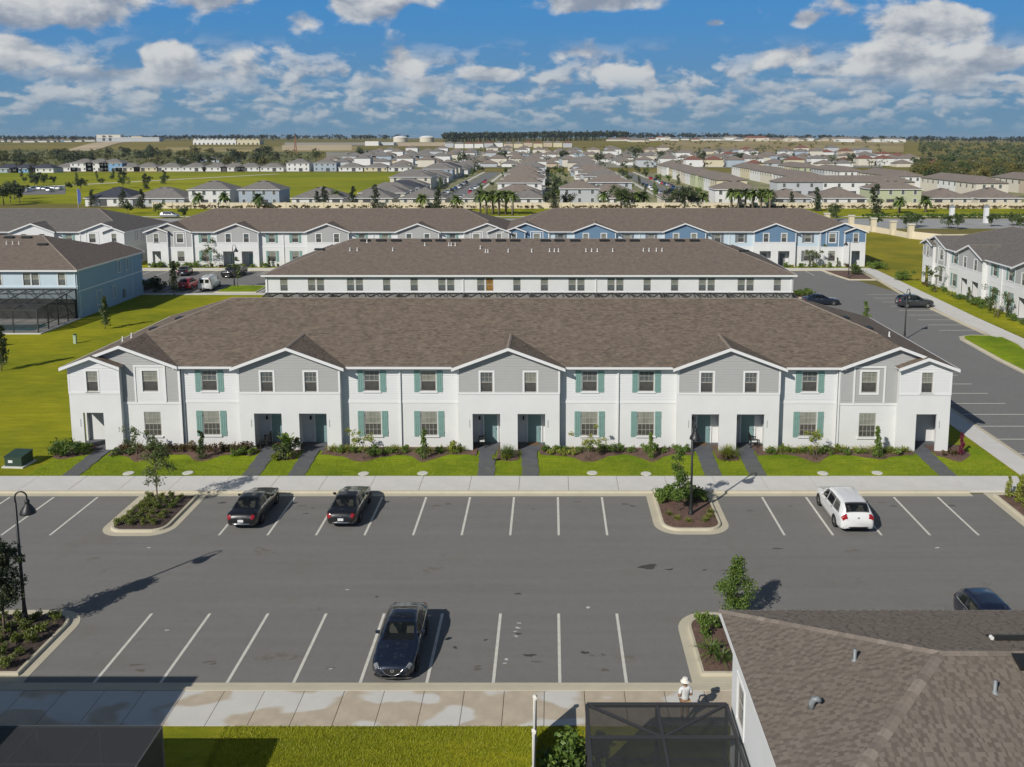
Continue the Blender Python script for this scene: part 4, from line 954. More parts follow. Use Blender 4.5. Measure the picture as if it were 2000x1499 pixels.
# stations: x (nose = 0), sill z, belt z, top z, half width at belt, half width at top
CARS = {
 'sedan': dict(L=4.87, wheel=.335, axles=(.93, 3.76), st=[(0.0,.34,.56,.60,.52,.40),(.10,.24,.66,.70,.72,.58),(.35,.20,.74,.79,.85,.70),(.9,.20,.82,.87,.905,.74),(1.45,.20,.90,.96,.915,.74),(1.95,.20,.93,1.20,.915,.66),(2.35,.20,.94,1.40,.915,.60),(2.75,.20,.95,1.455,.915,.58),(3.25,.20,.96,1.435,.915,.57),(3.70,.21,.97,1.31,.91,.58),(4.15,.23,.98,1.08,.90,.62),(4.45,.25,.97,1.03,.88,.64),(4.72,.30,.90,.97,.80,.62),(4.87,.38,.66,.72,.66,.52)],
              ws=(1.48, 2.34), rw=(3.36, 4.16), side=(1.80, 3.95), pillars=(2.68, 3.42)),
 'suv': dict(L=4.65, wheel=.37, axles=(.90, 3.60), st=[(0.0,.42,.72,.80,.55,.42),(.10,.30,.86,.94,.74,.60),(.35,.27,.95,1.02,.88,.74),(.95,.27,1.02,1.09,.915,.76),(1.30,.27,1.06,1.14,.92,.76),(1.75,.27,1.08,1.42,.92,.69),(2.10,.27,1.09,1.62,.92,.64),(2.55,.27,1.10,1.69,.92,.62),(3.4,.27,1.11,1.68,.92,.61),(4.05,.29,1.12,1.62,.91,.61),(4.38,.33,1.12,1.42,.89,.63),(4.56,.38,1.06,1.14,.85,.66),(4.65,.45,.86,.93,.74,.60)],
              ws=(1.34, 2.08), rw=(4.05, 4.54), side=(1.62, 4.22), pillars=(2.50, 3.40)),
 'minivan': dict(L=5.15, wheel=.36, axles=(.98, 3.98), st=[(0.0,.38,.66,.72,.58,.45),(.10,.26,.78,.84,.78,.62),(.35,.22,.88,.95,.92,.76),(.85,.22,.97,1.05,.97,.80),(1.15,.22,1.02,1.13,.99,.80),(1.70,.22,1.06,1.44,.995,.74),(2.15,.22,1.07,1.66,.995,.69),(2.7,.22,1.08,1.73,.995,.67),(3.7,.22,1.08,1.74,.995,.66),(4.5,.24,1.08,1.70,.985,.66),(4.88,.28,1.08,1.50,.96,.68),(5.06,.34,1.04,1.12,.92,.72),(5.15,.42,.82,.90,.80,.64)],
              ws=(1.20, 2.12), rw=(4.50, 5.03), side=(1.55, 4.62), pillars=(2.50, 3.55)),
 'van': dict(L=5.6, wheel=.37, axles=(.95, 4.30), st=[(0.0,.40,.80,.88,.62,.50),(.08,.30,.95,1.02,.82,.68),(.35,.28,1.04,1.10,.96,.82),(.75,.28,1.10,1.20,1.0,.84),(1.15,.28,1.16,1.62,1.0,.78),(1.55,.28,1.18,1.92,1.0,.74),(1.95,.28,1.18,2.03,1.0,.72),(3.0,.28,1.18,2.06,1.0,.72),(5.0,.28,1.18,2.06,1.0,.72),(5.45,.30,1.18,2.04,1.0,.72),(5.56,.36,1.16,1.98,.98,.70),(5.6,.45,1.10,1.70,.92,.66)],
              ws=(.82, 1.55), rw=None, side=(1.02, 2.05), pillars=()),
 'pickup': dict(L=5.6, wheel=.40, axles=(1.0, 4.55), st=[(0.0,.50,.92,1.0,.70,.60),(.08,.38,1.05,1.12,.88,.76),(.4,.35,1.12,1.18,.98,.86),(1.2,.35,1.16,1.24,1.0,.86),(1.45,.35,1.18,1.30,1.0,.84),(1.9,.35,1.20,1.66,1.0,.74),(2.3,.35,1.20,1.84,1.0,.70),(3.2,.35,1.20,1.84,1.0,.70),(3.65,.35,1.20,1.62,1.0,.72),(3.82,.35,1.18,1.24,1.0,.90),(5.4,.38,1.18,1.22,1.0,.94),(5.6,.50,1.05,1.10,.95,.88)],
              ws=(1.50, 2.28), rw=(3.26, 3.72), side=(1.72, 3.55), pillars=(2.65,)),
}
def car_surface(spec, x, s):
    """s in [0, 1] from the sill up the side and over to the roof centre"""
    sill, belt, top, wb, wt = interp(spec['st'], x); mid = sill + (belt-sill)*.55; r = .05 + .02*wb
    P = [(wb*.80, sill), (wb*.955, sill+.04), (wb*.985, sill+.14), (wb, mid), (wb*.985, belt-.05), (wb*.965, belt), (wt+(wb*.965-wt)*.16, belt+(top-belt)*.86), (wt*.93, top-.006), (wt*.62, top+.016), (wt*.30, top+.024), (0, top+.027)]
    K = [0, .08, .18, .34, .46, .50, .70, .76, .86, .94, 1.0]
    for i in range(len(K)-1):
        if s <= K[i+1] + 1e-9:
            t = (s-K[i])/(K[i+1]-K[i]); return P[i][0]+(P[i+1][0]-P[i][0])*t, P[i][1]+(P[i+1][1]-P[i][1])*t
    return P[-1]
SK = [0, .08, .18, .26, .34, .40, .46, .50, .57, .64, .70, .73, .76, .81, .86, .90, .94, 1.0]
def car_body_mesh(kind):
    sp = CARS[kind]; L = sp['L']; xs = sorted(set([i*L/56 for i in range(57)])); prof = SK; n = len(prof)
    vs = []; fs = []; m = 2*n-1
    for x in xs:
        row = [car_surface(sp, x, s) for s in prof]
        vs += [(x, y, z) for y, z in row] + [(x, -y, z) for y, z in row[-2::-1]]
    for i in range(len(xs)-1):
        xm = (xs[i]+xs[i+1])/2
        for k in range(m-1):
            s_ = (prof+prof[-2::-1]); sm2 = (s_[k]+s_[k+1])/2
            if any(a+.08 < xm < b-.08 for a, b in (sp['ws'], sp['rw'] or (0, 0))) and sm2 > .77: continue
            if sp['side'][0]+.30 < xm < sp['side'][1]-.28 and .53 < sm2 < .66 and not any(abs(xm-q) < .10 for q in sp['pillars']): continue
            fs.append((i*m+k, (i+1)*m+k, (i+1)*m+k+1, i*m+k+1))
    fs.append(tuple(range(m))); fs.append(tuple((len(xs)-1)*m + k for k in range(m-1, -1, -1)))
    mb = MB(); mb.add(vs, fs); return mb
def car_patch(sp, x0, x1, s0, s1, side, nx=8, ns=6, out=.008, both=False, taper=0.0):
    """a panel lying on the body between two stations; side +1/-1, or both = across the middle"""
    mb = MB(); pts = []
    for i in range(nx+1):
        row = []
        for k in range(ns+1):
            t = k/ns
            if both:
                s = s0 + (1-s0)*(1-abs(2*t-1)); sg = 1 if t <= .5 else -1
            else: s = s0 + (s1-s0)*t; sg = side
            x = x0 + (x1-x0)*i/nx
            if taper: x = x0 + taper*t*(1 if not both else 0) + (x1 - x0 - 2*taper*t)*i/nx if taper > 0 else x
            y, z = car_surface(sp, x, s); y2, z2 = car_surface(sp, x, min(1, s+.02)); y1, z1 = car_surface(sp, x, max(0, s-.02))
            ty, tz = y2-y1, z2-z1; l = math.hypot(ty, tz) or 1; ny, nz = tz/l, -ty/l
            if both and s > .97: ny, nz = 0, 1
            xa, xb = car_surface(sp, x-.05, s), car_surface(sp, x+.05, s)
            slope = (xb[1]-xa[1])/.1; nxv = -slope*abs(nz)
            row.append((x + out*nxv, sg*(y + out*ny), z + out*max(nz, 0)))
        pts += row
    m = ns+1
    mb.add(pts, [(i*m+k, (i+1)*m+k, (i+1)*m+k+1, i*m+k+1) for i in range(nx) for k in range(ns)]); return mb
def wheel_meshes(r):
    def tyre():
        mb = MB(); w = .21; pr = [(r*.68, -w/2), (r*.93, -w/2), (r, -w*.32), (r, w*.32), (r*.93, w/2), (r*.68, w/2)]; n = 24; vs = []; fs = []
        for rr, y in pr:
            for k in range(n): t = 2*math.pi*k/n; vs.append((rr*math.cos(t), y, rr*math.sin(t)))
        for i in range(len(pr)-1):
            for k in range(n): fs.append((i*n+k, i*n+(k+1) % n, (i+1)*n+(k+1) % n, (i+1)*n+k))
        return mb.add(vs, fs)
    def rim():
        mb = MB(); n = 20
        for yy, sg in ((-.095, -1), (.095, 1)):
            vs = [(r*.67*math.cos(2*math.pi*k/n), yy*.55, r*.67*math.sin(2*math.pi*k/n)) for k in range(n)]; mb.add(vs, [tuple(range(n))])
            for q in range(5):
                t = 2*math.pi*q/5; c, s = math.cos(t), math.sin(t); p = -s, c
                a, b = r*.10, r*.68; w0, w1 = r*.11, r*.075
                mb.add([(c*a+p[0]*w0, yy, s*a+p[1]*w0), (c*a-p[0]*w0, yy, s*a-p[1]*w0), (c*b-p[0]*w1, yy*.9, s*b-p[1]*w1), (c*b+p[0]*w1, yy*.9, s*b+p[1]*w1)], [(0, 1, 2, 3)])
            mb.add([(r*.14*math.cos(2*math.pi*k/10), yy*1.02, r*.14*math.sin(2*math.pi*k/10)) for k in range(10)], [tuple(range(10))])
        return mb
    return cached(('tyre', r), tyre, True), cached(('rim', r), rim)
PAINT = {}
def paint(name, c, metal=0.0, rough=.32):
    if name not in PAINT: PAINT[name] = basic('paint_' + name, c, rough, 0.0, metal=metal, coat=1.0)
    return PAINT[name]
def cabin(t, kind, sp, o0):
    """floor, dashboard and seats behind the glass"""
    b = sp['ws'][0]; e = sp['side'][1]; zb = interp(sp['st'], (b+e)/2)[1]; zs = zb-.42
    place(cached(('cabin', kind), lambda: MB().box(b+.30, e, -.74, .74, zs-.22, zs-.16)), 'cabin_floor', M['car_cabin'], t, o0)
    place(cached(('dash', kind), lambda: MB().add([(b+.12, -.72, zb-.10), (b+.12, .72, zb-.10), (b+.72, .70, zb-.02), (b+.72, -.70, zb-.02), (b+.72, .70, zb-.35), (b+.72, -.70, zb-.35)], [(0, 1, 2, 3), (3, 2, 4, 5)])), 'dashboard', M['car_cabin'], t, o0)
    xs_ = [b+1.25] + ([sp['pillars'][0]+.72] if sp['pillars'] else []) + ([sp['pillars'][1]+.55] if len(sp['pillars']) > 1 and kind in ('minivan',) else [])
    for x in xs_:
        for sy in (-.38, .38):
            place(cached(('seat', round(x, 2), sy, kind), lambda x=x, sy=sy: MB().add([(x+dx, sy+dy, z) for z, dx, w in ((zs-.1, -.45, .24), (zs+.02, -.45, .24)) for dy in (-w, w)] + [(x+.05, sy-.24, zs+.02), (x+.05, sy+.24, zs+.02), (x+.20, sy-.20, zb+.16), (x+.20, sy+.20, zb+.16), (x+.28, sy-.20, zb+.16), (x+.28, sy+.20, zb+.16), (x+.18, sy-.24, zs-.05), (x+.18, sy+.24, zs-.05)], [(0, 1, 3, 2), (2, 3, 5, 4), (4, 5, 7, 6), (6, 7, 9, 8), (8, 9, 11, 10)]).box(x+.20, x+.29, sy-.12, sy+.12, zb+.18, zb+.36)), 'seat', M['car_seat'], t, o0)
def vehicle(kind, name, label, loc, rz, pm, group='parked vehicles', rich=True, emblem=None, plate_front=False, sunroof=False, cat='car', tint=None, rim_mat='alloy'):
    """nose at local -x ... built nose at x=0, then centred; rz = 0 points the nose to -x"""
    sp = CARS[kind]; L = sp['L']; t = tag(empty(name, loc, rz), label, cat, group); o0 = (-L/2, 0, 0)
    body = place(cached(('car_body', kind), lambda: car_body_mesh(kind), True), 'body', pm, t, o0)
    G_ = tint or M['car_pane']
    cabin(t, kind, sp, o0)
    def P(key, fn, nm, mat, par=t, sm_=True): return place(cached((key, kind), fn, sm_), nm, mat, par, o0 if par is t else None)
    P('ws', lambda: car_patch(sp, sp['ws'][0]+.05, sp['ws'][1]-.03, .755, 1, 1, 8, 12, .010, True), 'windscreen', G_)
    if sp['rw']: P('rw', lambda: car_patch(sp, sp['rw'][0]+.02, sp['rw'][1]-.05, .755, 1, 1, 8, 12, .010, True), 'rear_window', G_)
    cuts = [sp['side'][0]] + list(sp['pillars']) + [sp['side'][1]]
    for sg in (1, -1):
        for i in range(len(cuts)-1):
            a, b = cuts[i]+.03, cuts[i+1]-.03; first, last = i == 0, i == len(cuts)-2
            def sw(a=a, b=b, first=first, last=last, sg=sg):
                mb = MB(); nx, ns = 8, 5; pts = []
                for u in range(nx+1):
                    for v in range(ns+1):
                        q = v/ns; s = .515 + (.685-.515)*q
                        xa = a + (.42*q if first else 0); xb = b - (.36*q if last and sp['rw'] else 0); xb = max(xb, xa+.12)
                        x = xa + (xb-xa)*u/nx; y, z = car_surface(sp, x, s); pts.append((x, sg*(y+.006), z+.002))
                return mb.add(pts, [(u*(ns+1)+v, (u+1)*(ns+1)+v, (u+1)*(ns+1)+v+1, u*(ns+1)+v+1) for u in range(nx) for v in range(ns)])
            P(('sidewin', i, sg), sw, 'side_window', G_)
    ty, ri = wheel_meshes(sp['wheel']); wbm = max(q[4] for q in sp['st'])
    for ax in sp['axles']:
        for sg in (1, -1):
            arch = P(('arch', ax, sg), lambda ax=ax, sg=sg: MB().add([(ax + (sp['wheel']+.055)*math.cos(math.pi*2*k/24), sg*(wbm*.995+.004), max(.19, sp['wheel'] + (sp['wheel']+.055)*math.sin(math.pi*2*k/24))) for k in range(24)], [tuple(range(24))]), 'wheel_arch', M['black_plastic'], t, False)
            w = place(ty, 'wheel', M['rubber'], t, (ax-L/2, sg*(wbm-.085), sp['wheel'])); place(ri, 'rim', M[rim_mat], w)
    if rich:
        sill, belt, top, wb, wt = interp(sp['st'], L-.1)
        for sg in (1, -1):
            zt = {'sedan': (.40, .50), 'suv': (.38, .52), 'minivan': (.40, .51), 'van': (.36, .46), 'pickup': (.36, .50)}[kind]
            P(('tail', sg), lambda sg=sg: car_patch(sp, L-.14, L-.03, .455, .72 if kind == 'sedan' else .78, sg, 5, 8, .014), 'tail_lamp', M['lamp_red'])
            P(('head', sg), lambda sg=sg: car_patch(sp, .07, .26, .44, .72 if kind != 'van' else .6, sg, 5, 6, .012), 'headlight', M['lamp_clear'])
            mx = sp['ws'][0] + .55; y, z = car_surface(sp, mx, .52)
            P(('mirror', sg), lambda sg=sg: MB().add([(mx+dx, sg*(y+dy), z+.03+dz) for dx, dy, dz in ((0, .02, 0), (.02, .20, .01), (.02, .22, .13), (0, .03, .12), (.13, .03, .0), (.10, .19, .02), (.10, .20, .12), (.13, .04, .11))], [(0, 1, 2, 3), (4, 7, 6, 5), (0, 4, 5, 1), (1, 5, 6, 2), (2, 6, 7, 3), (3, 7, 4, 0)]), 'mirror', pm, t, False)
            P(('door_line', sg), lambda sg=sg: [mb := MB(), [mb.add([v for q in (.10, .49) for v in ((xx, sg*(car_surface(sp, xx, q)[0]+.003), car_surface(sp, xx, q)[1]), (xx+.012, sg*(car_surface(sp, xx+.012, q)[0]+.003), car_surface(sp, xx+.012, q)[1]))], [(0, 1, 3, 2)]) for xx in (sp['side'][0]-.05,) + tuple(sp['pillars'])]][0], 'door_gap', M['black_plastic'], t, False)
            for q in list(sp['pillars'])[:2]:
                P(('handle', q, sg), lambda sg=sg, q=q: car_patch(sp, q-.22, q-.04, .44, .462, sg, 2, 1, .022), 'door_handle', M['chrome'])
            P(('brightline', sg), lambda sg=sg: car_patch(sp, sp['side'][0]+.02, sp['side'][1]-.03, .498, .511, sg, 14, 1, .009), 'window_trim', M['chrome'])
        zb = sill + .02
        P('plate', lambda: MB().box(L-.04, L+.008, -.16, .16, {'sedan': .55, 'suv': .72, 'minivan': .70, 'van': .78, 'pickup': .70}[kind], {'sedan': .70, 'suv': .87, 'minivan': .85, 'van': .93, 'pickup': .85}[kind]), 'licence_plate', M['plate'], t, False)
        P('bumper', lambda: MB().tube([(L-.30, -wb*1.0, sill+.10), (L-.06, -wb*.86, sill+.12), (L+.005, -wb*.4, sill+.13), (L+.012, 0, sill+.13), (L+.005, wb*.4, sill+.13), (L-.06, wb*.86, sill+.12), (L-.30, wb*1.0, sill+.10)], .045, 6), 'rear_bumper_trim', M['chrome'] if kind == 'sedan' else M['black_plastic'])
        P('grille', lambda: MB().add([(-.012+.0*abs(y), y, z) for y, z in ((-.36, .62), (.36, .62), (.30, .44), (.12, .37), (-.12, .37), (-.30, .44))], [(0, 1, 2, 3, 4, 5)]) if kind == 'sedan' else MB().box(-.012, .06, -.42, .42, .52, .72), 'grille', M['black_plastic'], t, False)
        P('grille_trim', lambda: MB().tube([(.10, -.66, .69), (-.0, -.42, .60), (-.022, -.30, .44), (-.03, -.13, .365), (-.032, 0, .35), (-.03, .13, .365), (-.022, .30, .44), (-.0, .42, .60), (.10, .66, .69)], .016, 6), 'grille_trim', M['chrome'])
        P('front_lip', lambda: MB().tube([(.20, -.78, .27), (.03, -.50, .23), (-.02, 0, .21), (.03, .50, .23), (.20, .78, .27)], .035, 6), 'front_lip', M['black_plastic'])
        P('hood_gap', lambda: [mb := MB(), [mb.add([p_ for q in (.775, .86, .94, 1.0) for p_ in ((sp['ws'][0]-.10+.05*(1-q)*4, sg*car_surface(sp, sp['ws'][0]-.08, q)[0], car_surface(sp, sp['ws'][0]-.08, q)[1]+.004), (sp['ws'][0]-.075+.05*(1-q)*4, sg*car_surface(sp, sp['ws'][0]-.08, q)[0], car_surface(sp, sp['ws'][0]-.08, q)[1]+.006))], [(0, 1, 3, 2), (2, 3, 5, 4), (4, 5, 7, 6)]) for sg in (1, -1)]][0], 'hood_gap', M['black_plastic'], t, False)
        if sunroof: P('sunroof', lambda: car_patch(sp, sp['ws'][1]+.17, sp['ws'][1]+.60, .80, 1, 1, 4, 8, .012, True), 'sunroof', M['car_glass'])
    if emblem == 'wings':
        mb = MB(); n = 20
        for k in range(n):
            a0, a1 = 2*math.pi*k/n, 2*math.pi*(k+1)/n
            mb.add([(-.03, .085*math.cos(a0), .55+.068*math.sin(a0)), (-.03, .085*math.cos(a1), .55+.068*math.sin(a1)), (-.03, .066*math.cos(a1), .55+.050*math.sin(a1)), (-.03, .066*math.cos(a0), .55+.050*math.sin(a0))], [(0, 1, 2, 3)])
        for sg in (1, -1): mb.add([(-.031, 0, .535), (-.031, sg*.035, .565), (-.031, sg*.075, .572), (-.031, sg*.04, .552), (-.031, 0, .520)], [(0, 1, 2, 3, 4)])
        mb.build('emblem', M['chrome'], t, o0)
    elif emblem == 'round': MB().tube([(L-.02, 0, .80), (L+.012, 0, .80)], .055, 14).build('emblem', M['chrome'], t, o0)
    elif emblem == 'bow': MB().box(L-.05, L+.010, -.09, .09, .80, .835).box(L-.05, L+.0105, -.03, .03, .785, .85).build('emblem', M['chrome'], t, o0)
    elif emblem == 'letter': MB().box(L-.03, L+.010, -.055, -.025, .98, 1.07).box(L-.03, L+.010, .025, .055, .98, 1.07).box(L-.03, L+.0095, -.025, .025, 1.01, 1.04).build('emblem', M['chrome'], t, o0)
    return t
BLACK = paint('black', (0.006, 0.006, 0.007)); NAVY = paint('navy', (0.010, 0.016, 0.034), .3); WHITEP = paint('white', (0.74, 0.75, 0.75)); GREYP = paint('dark_grey', (0.045, 0.05, 0.055), .4)
REDP = paint('red', (0.42, 0.008, 0.016)); SILV = paint('silver', (0.42, 0.43, 0.44), .6); BLUEP = paint('blue', (0.03, 0.07, 0.16), .3)
UP, DN = R(-90), R(90)                                              # nose away from / towards the camera
vehicle('sedan', 'parked_car', "glossy black sedan with chrome side trim parked beside the shrub island", (-17.65, 16.75, 0.008), UP, BLACK, emblem='round')
vehicle('sedan', 'parked_car', "black sedan with bright red tail lamps parked nose to the front sidewalk", (-12.0, 16.95, 0.008), UP, paint('black_two', (0.007, 0.007, 0.008)), emblem='bow')
vehicle('minivan', 'parked_minivan', "white minivan with dark windows parked nose to the front sidewalk", (17.35, 16.4, 0.008), UP, WHITEP, emblem='letter', cat='minivan')
vehicle('sedan', 'parked_car', "dark blue sedan facing the near kerb, its sunroof and grille visible", (-6.5, 2.42, 0.008), DN, NAVY, emblem='wings', sunroof=True)
vehicle('suv', 'parked_suv', "navy car half hidden behind the near shingled roof", (19.75, 3.05, 0.008), DN, paint('navy_two', (0.010, 0.014, 0.036), .3), cat='car')
vehicle('suv', 'parked_suv', "dark grey hatchback parked sideways in the side lot", (48.2, 82.6, 0.012), math.pi, GREYP, cat='car')
vehicle('sedan', 'parked_car', "dark navy car parked behind the right corner of the near roof", (36.4, 84.6, 0.012), math.pi, paint('navy_three', (0.012, 0.018, 0.034), .3))
vehicle('sedan', 'parked_car', "small black car parked before the far grey gabled row", (-60.0, 111.3, 0.016), R(-78), BLACK)
vehicle('pickup', 'parked_pickup', "black pickup truck facing out beside the far street lamp", (-51.3, 109.6, 0.016), R(82), BLACK, cat='truck')
vehicle('suv', 'parked_car', "red car parked beside the white van", (-53.8, 97.6, 0.016), UP, REDP)
vehicle('van', 'parked_van', "white cargo van with rear door windows beside the grass island", (-50.6, 97.2, 0.016), R(-84), WHITEP, cat='van')
vehicle('sedan', 'parked_car', "white car peeking out behind the blue end wall", (-60.6, 97.8, 0.016), UP, paint('white_two', (0.70, 0.71, 0.72)))
van = [o for o in col.objects if o.name.startswith('parked_van')][0]
for sy in (-.36, .36): MB().box(5.56, 5.615, sy-.27, sy+.27, 1.28, 1.82).build('rear_window', M['car_glass'], van, (-2.8, 0, 0))
MB().box(5.56, 5.607, -.008, .008, .5, 1.95).build('door_gap', M['black_plastic'], van, (-2.8, 0, 0))

# ------------------------------------------------------------------ street lamps
def street_lamp(label, loc, rz, h=6.1, reach=.62):
    t = tag(empty('street_lamp', loc, rz), label, 'lamp', 'black gooseneck street lamps')
    def pole():
        mb = MB().lathe([(.17, 0), (.17, .10), (.13, .16), (.11, .55), (.085, .75), (.075, 1.0), (.055, h-.55), (.0, h-.53)], 12); return mb
    place(cached(('lamp_pole', h), pole, True), 'pole', M['dark_metal'], t)
    def arm():
        pts = [(0, 0, h-1.0), (0, 0, h-.32)] + [(reach/2 - reach/2*math.cos(a), 0, h-.32+reach*.5*math.sin(a)) for a in [math.pi*k/8 for k in range(1, 9)]] + [(reach, 0, h-.55)]
        return MB().tube(pts, .035, 8)
    place(cached(('lamp_arm', h), arm, True), 'arm', M['dark_metal'], t)
    place(cached('lamp_shade', lambda: MB().lathe([(.03, .10), (.09, .08), (.11, -.02), (.09, -.10), (.13, -.14), (.24, -.30), (.31, -.42), (.34, -.52), (.345, -.55), (.33, -.545), (.20, -.30), (.0, -.20)], 18), True), 'lamp_shade', M['dark_metal'], t, (reach, 0, h-.55))
    place(cached('lamp_bulb', lambda: MB().lathe([(.0, -.18), (.09, -.24), (.11, -.34), (.08, -.42), (0, -.45)], 10), True), 'bulb', M['pane_light'], t, (reach, 0, h-.55))
    return t
street_lamp("black gooseneck lamp in the shrub island at the lower left", (-24.1, 4.3, .2), R(8), 6.35, .5)
street_lamp("black lamp post in the mulch island before the near townhouses", (8.3, 16.25, .2), R(-80), 5.9, .5)
street_lamp("black lamp post beside the white van on the grass island", (-47.6, 99.0, .15), R(60), 6.2)
street_lamp("black lamp post before the blue end gable", (47.5, 106.9, .2), R(150), 6.2)
street_lamp("black lamp post rising behind the near roof by the side lot", (35.6, 63.6, .15), R(30), 6.0) if False else street_lamp("black lamp post rising behind the near roof by the side lot", (39.4, 63.4, .1), R(40), 5.6)

# ------------------------------------------------------------------ small site things
for i, x in enumerate((-28.07, -24.15, -12.42, -8.5, 2.79, 6.36, 18.13, 21.77)):
    o = place(cached('utility_cover', lambda: MB().lathe([(.36, -.02), (.36, .02), (.33, .035), (.0, .035)], 18)), 'utility_cover', M['sidewalk'], None, (x, 22.95 + .08*math.sin(i*2.1), LZ+.004))
    tag(o, "round white utility cover in the front grass, %s from the left" % nth(i), 'cover', 'utility covers in the grass strip')
t = tag(empty('transformer_box', (-36.3, 24.6, LZ), R(-4)), "dark green transformer box on a pale pad in the left lawn", 'utility box')
M['green_box'] = basic('transformer_green', (0.030, 0.060, 0.042), 0.5, 0.08); 
MB().box(-.75, .75, -.75, .75, 0, .10).build('pad', M['sidewalk'], t)
MB().add([(-.6, -.62, .10), (.6, -.62, .10), (.6, .60, .10), (-.6, .60, .10), (-.6, -.62, .72), (.6, -.62, .72), (.6, .60, .86), (-.6, .60, .86)], [(0, 3, 2, 1), (4, 5, 6, 7), (0, 1, 5, 4), (1, 2, 6, 5), (2, 3, 7, 6), (3, 0, 4, 7)]).build('cabinet', M['green_box'], t)
MB().add([(-.64, -.66, .72), (.64, -.66, .72), (.64, .62, .87), (-.64, .62, .87), (-.64, -.66, .76), (.64, -.66, .76), (.64, .62, .91), (-.64, .62, .91)], [(0, 3, 2, 1), (4, 5, 6, 7), (0, 1, 5, 4), (1, 2, 6, 5), (2, 3, 7, 6), (3, 0, 4, 7)]).build('lid', M['green_box'], t)
MB().box(-.34, -.04, -.632, -.618, .34, .52).build('sticker', M['plate'], t)
for x, y, lab in ((-51.6, 61.0, "short pale green utility post in the lawn left of the near roof"),):
    t = tag(empty('utility_post', (x, y, LZ)), lab, 'utility post'); MB().box(-.14, .14, -.14, .14, 0, .95).build('post', basic('pale_green_plastic', (.38, .48, .33), .6), t); MB().lathe([(.2, .95), (.17, 1.03), (0, 1.05)], 8).build('cap', M['green_box'], t)
t = tag(empty('privacy_fence', (-61.0, 58.5, LZ)), "pale privacy fence panel beside the pool cage at the left edge", 'fence')
for k in range(4): MB().box(.0+.32*k, .31+.32*k, 0, .04, .05, 1.9).build('board', M['vinyl_fence'], t)
MB().box(1.3, 1.42, -.03, .09, 0, 2.0).build('post', M['vinyl_fence'], t)
t = tag(empty('privacy_fence', (-.57, -3.75, LZ)), "white vinyl privacy fence seen end-on in the near lawn", 'fence')
for k in range(6):
    MB().box(-.065, .065, -1.9*k-.065, -1.9*k+.065, 0, 1.78).build('post', M['vinyl_fence'], t); MB().add([(-.085, -1.9*k-.085, 1.78), (.085, -1.9*k-.085, 1.78), (.085, -1.9*k+.085, 1.78), (-.085, -1.9*k+.085, 1.78), (0, -1.9*k, 1.87)], [(0, 1, 4), (1, 2, 4), (2, 3, 4), (3, 0, 4), (3, 2, 1, 0)]).build('post_cap', M['vinyl_fence'], t)
    if k < 5:
        for z in (.08, 1.58): MB().box(-.03, .03, -1.9*k-1.835, -1.9*k-.065, z, z+.13).build('rail', M['vinyl_fence'], t)
        for j in range(6): place(cached('fence_board', lambda: MB().box(-.012, .012, .006, .289, .21, 1.58)), 'board', M['vinyl_fence'], t, (0, -1.9*k-1.835+.295*j, 0))

# ------------------------------------------------------------------ screened enclosures
def enclosure(name, label, x0, x1, y0, y1, zf, zb, nx, ny, solid=(), scr='screen', brace=True, cat='screen enclosure', b=0.07, parent=None, bar='bronze'):
    """aluminium-framed screen room; front plane y0 at height zf, back plane y1 at zb; solid: sides left open"""
    t = empty(name, (0, 0, LZ)) if parent is None else parent
    if parent is None: tag(t, label, cat)
    zz = lambda y: zf + (zb-zf)*(y-y0)/(y1-y0)
    xs = spaced(x0, x1, nx); ys = spaced(y0, y1, ny)
    for x in xs:
        MB().bar((x, y0, 0), (x, y0, zf), b).build('post', M[bar], t)
        MB().bar((x, y0, zf), (x, y1, zb), b).build('rafter', M[bar], t)
    for sx, X_ in (('l', x0), ('r', x1)):
        for y in ys[1:]: MB().bar((X_, y, 0), (X_, y, zz(y)), b).build('post', M[bar], t)
        MB().bar((X_, y0, .9), (X_, y1, .9), b*.7).build('chair_rail', M[bar], t)
    for y in ys: MB().bar((x0, y, zz(y)), (x1, y, zz(y)), b*1.15).build('purlin', M[bar], t)
    MB().bar((x0, y0, .9), (x1, y0, .9), b*.7).build('chair_rail', M[bar], t)
    if brace:
        for i in (0, nx-1):
            a, c = (xs[0], xs[1]) if i == 0 else (xs[-1], xs[-2]); MB().bar((a, ys[0], zz(ys[0])+.01), (c, ys[1], zz(ys[1])+.01), b*.8).build('brace', M[bar], t)
    MB().quad((x0, y0, 0), (x1, y0, 0), (x1, y0, zf), (x0, y0, zf)).build('screen_panel', M[scr], t)
    MB().quad((x0, y0, zf+.03), (x1, y0, zf+.03), (x1, y1, zb+.03), (x0, y1, zb+.03)).build('screen_roof', M[scr], t)
    for X_ in (x0, x1): 
        if X_ not in solid: MB().quad((X_, y0, 0), (X_, y1, 0), (X_, y1, zb), (X_, y0, zf)).build('screen_panel', M[scr], t)
    return t
e = enclosure('screen_enclosure', "dark screened patio with a bronze frame beside the near white wall", 1.25, 6.02, -5.95, -14.5, 2.95, 2.95, 2, 5, solid=(6.02,), scr='screen', b=.10)
MB().box(1.1, 6.1, -14.6, -5.8, -.02, .05).build('patio_slab', M['walk_dark'], e)
e = enclosure('screen_enclosure', "dark screened patio roof at the lower left corner", -21.0, -12.78, -7.1, -16.0, 2.95, 2.95, 4, 5, scr='screen_dense', b=.045, bar='alu', brace=False)
MB().box(-21.1, -12.6, -16.0, -7.0, -.02, .05).build('patio_slab', M['walk_dark'], e)
e = enclosure('pool_enclosure', "large dark pool cage behind the light blue townhouses", -78.0, -58.3, 65.8, 74.3, 2.75, 3.75, 7, 4, scr='screen_thin', b=.11)
MB().box(-78.2, -57.9, 65.5, 74.3, -.02, .10).build('pool_deck', M['sidewalk'], e)
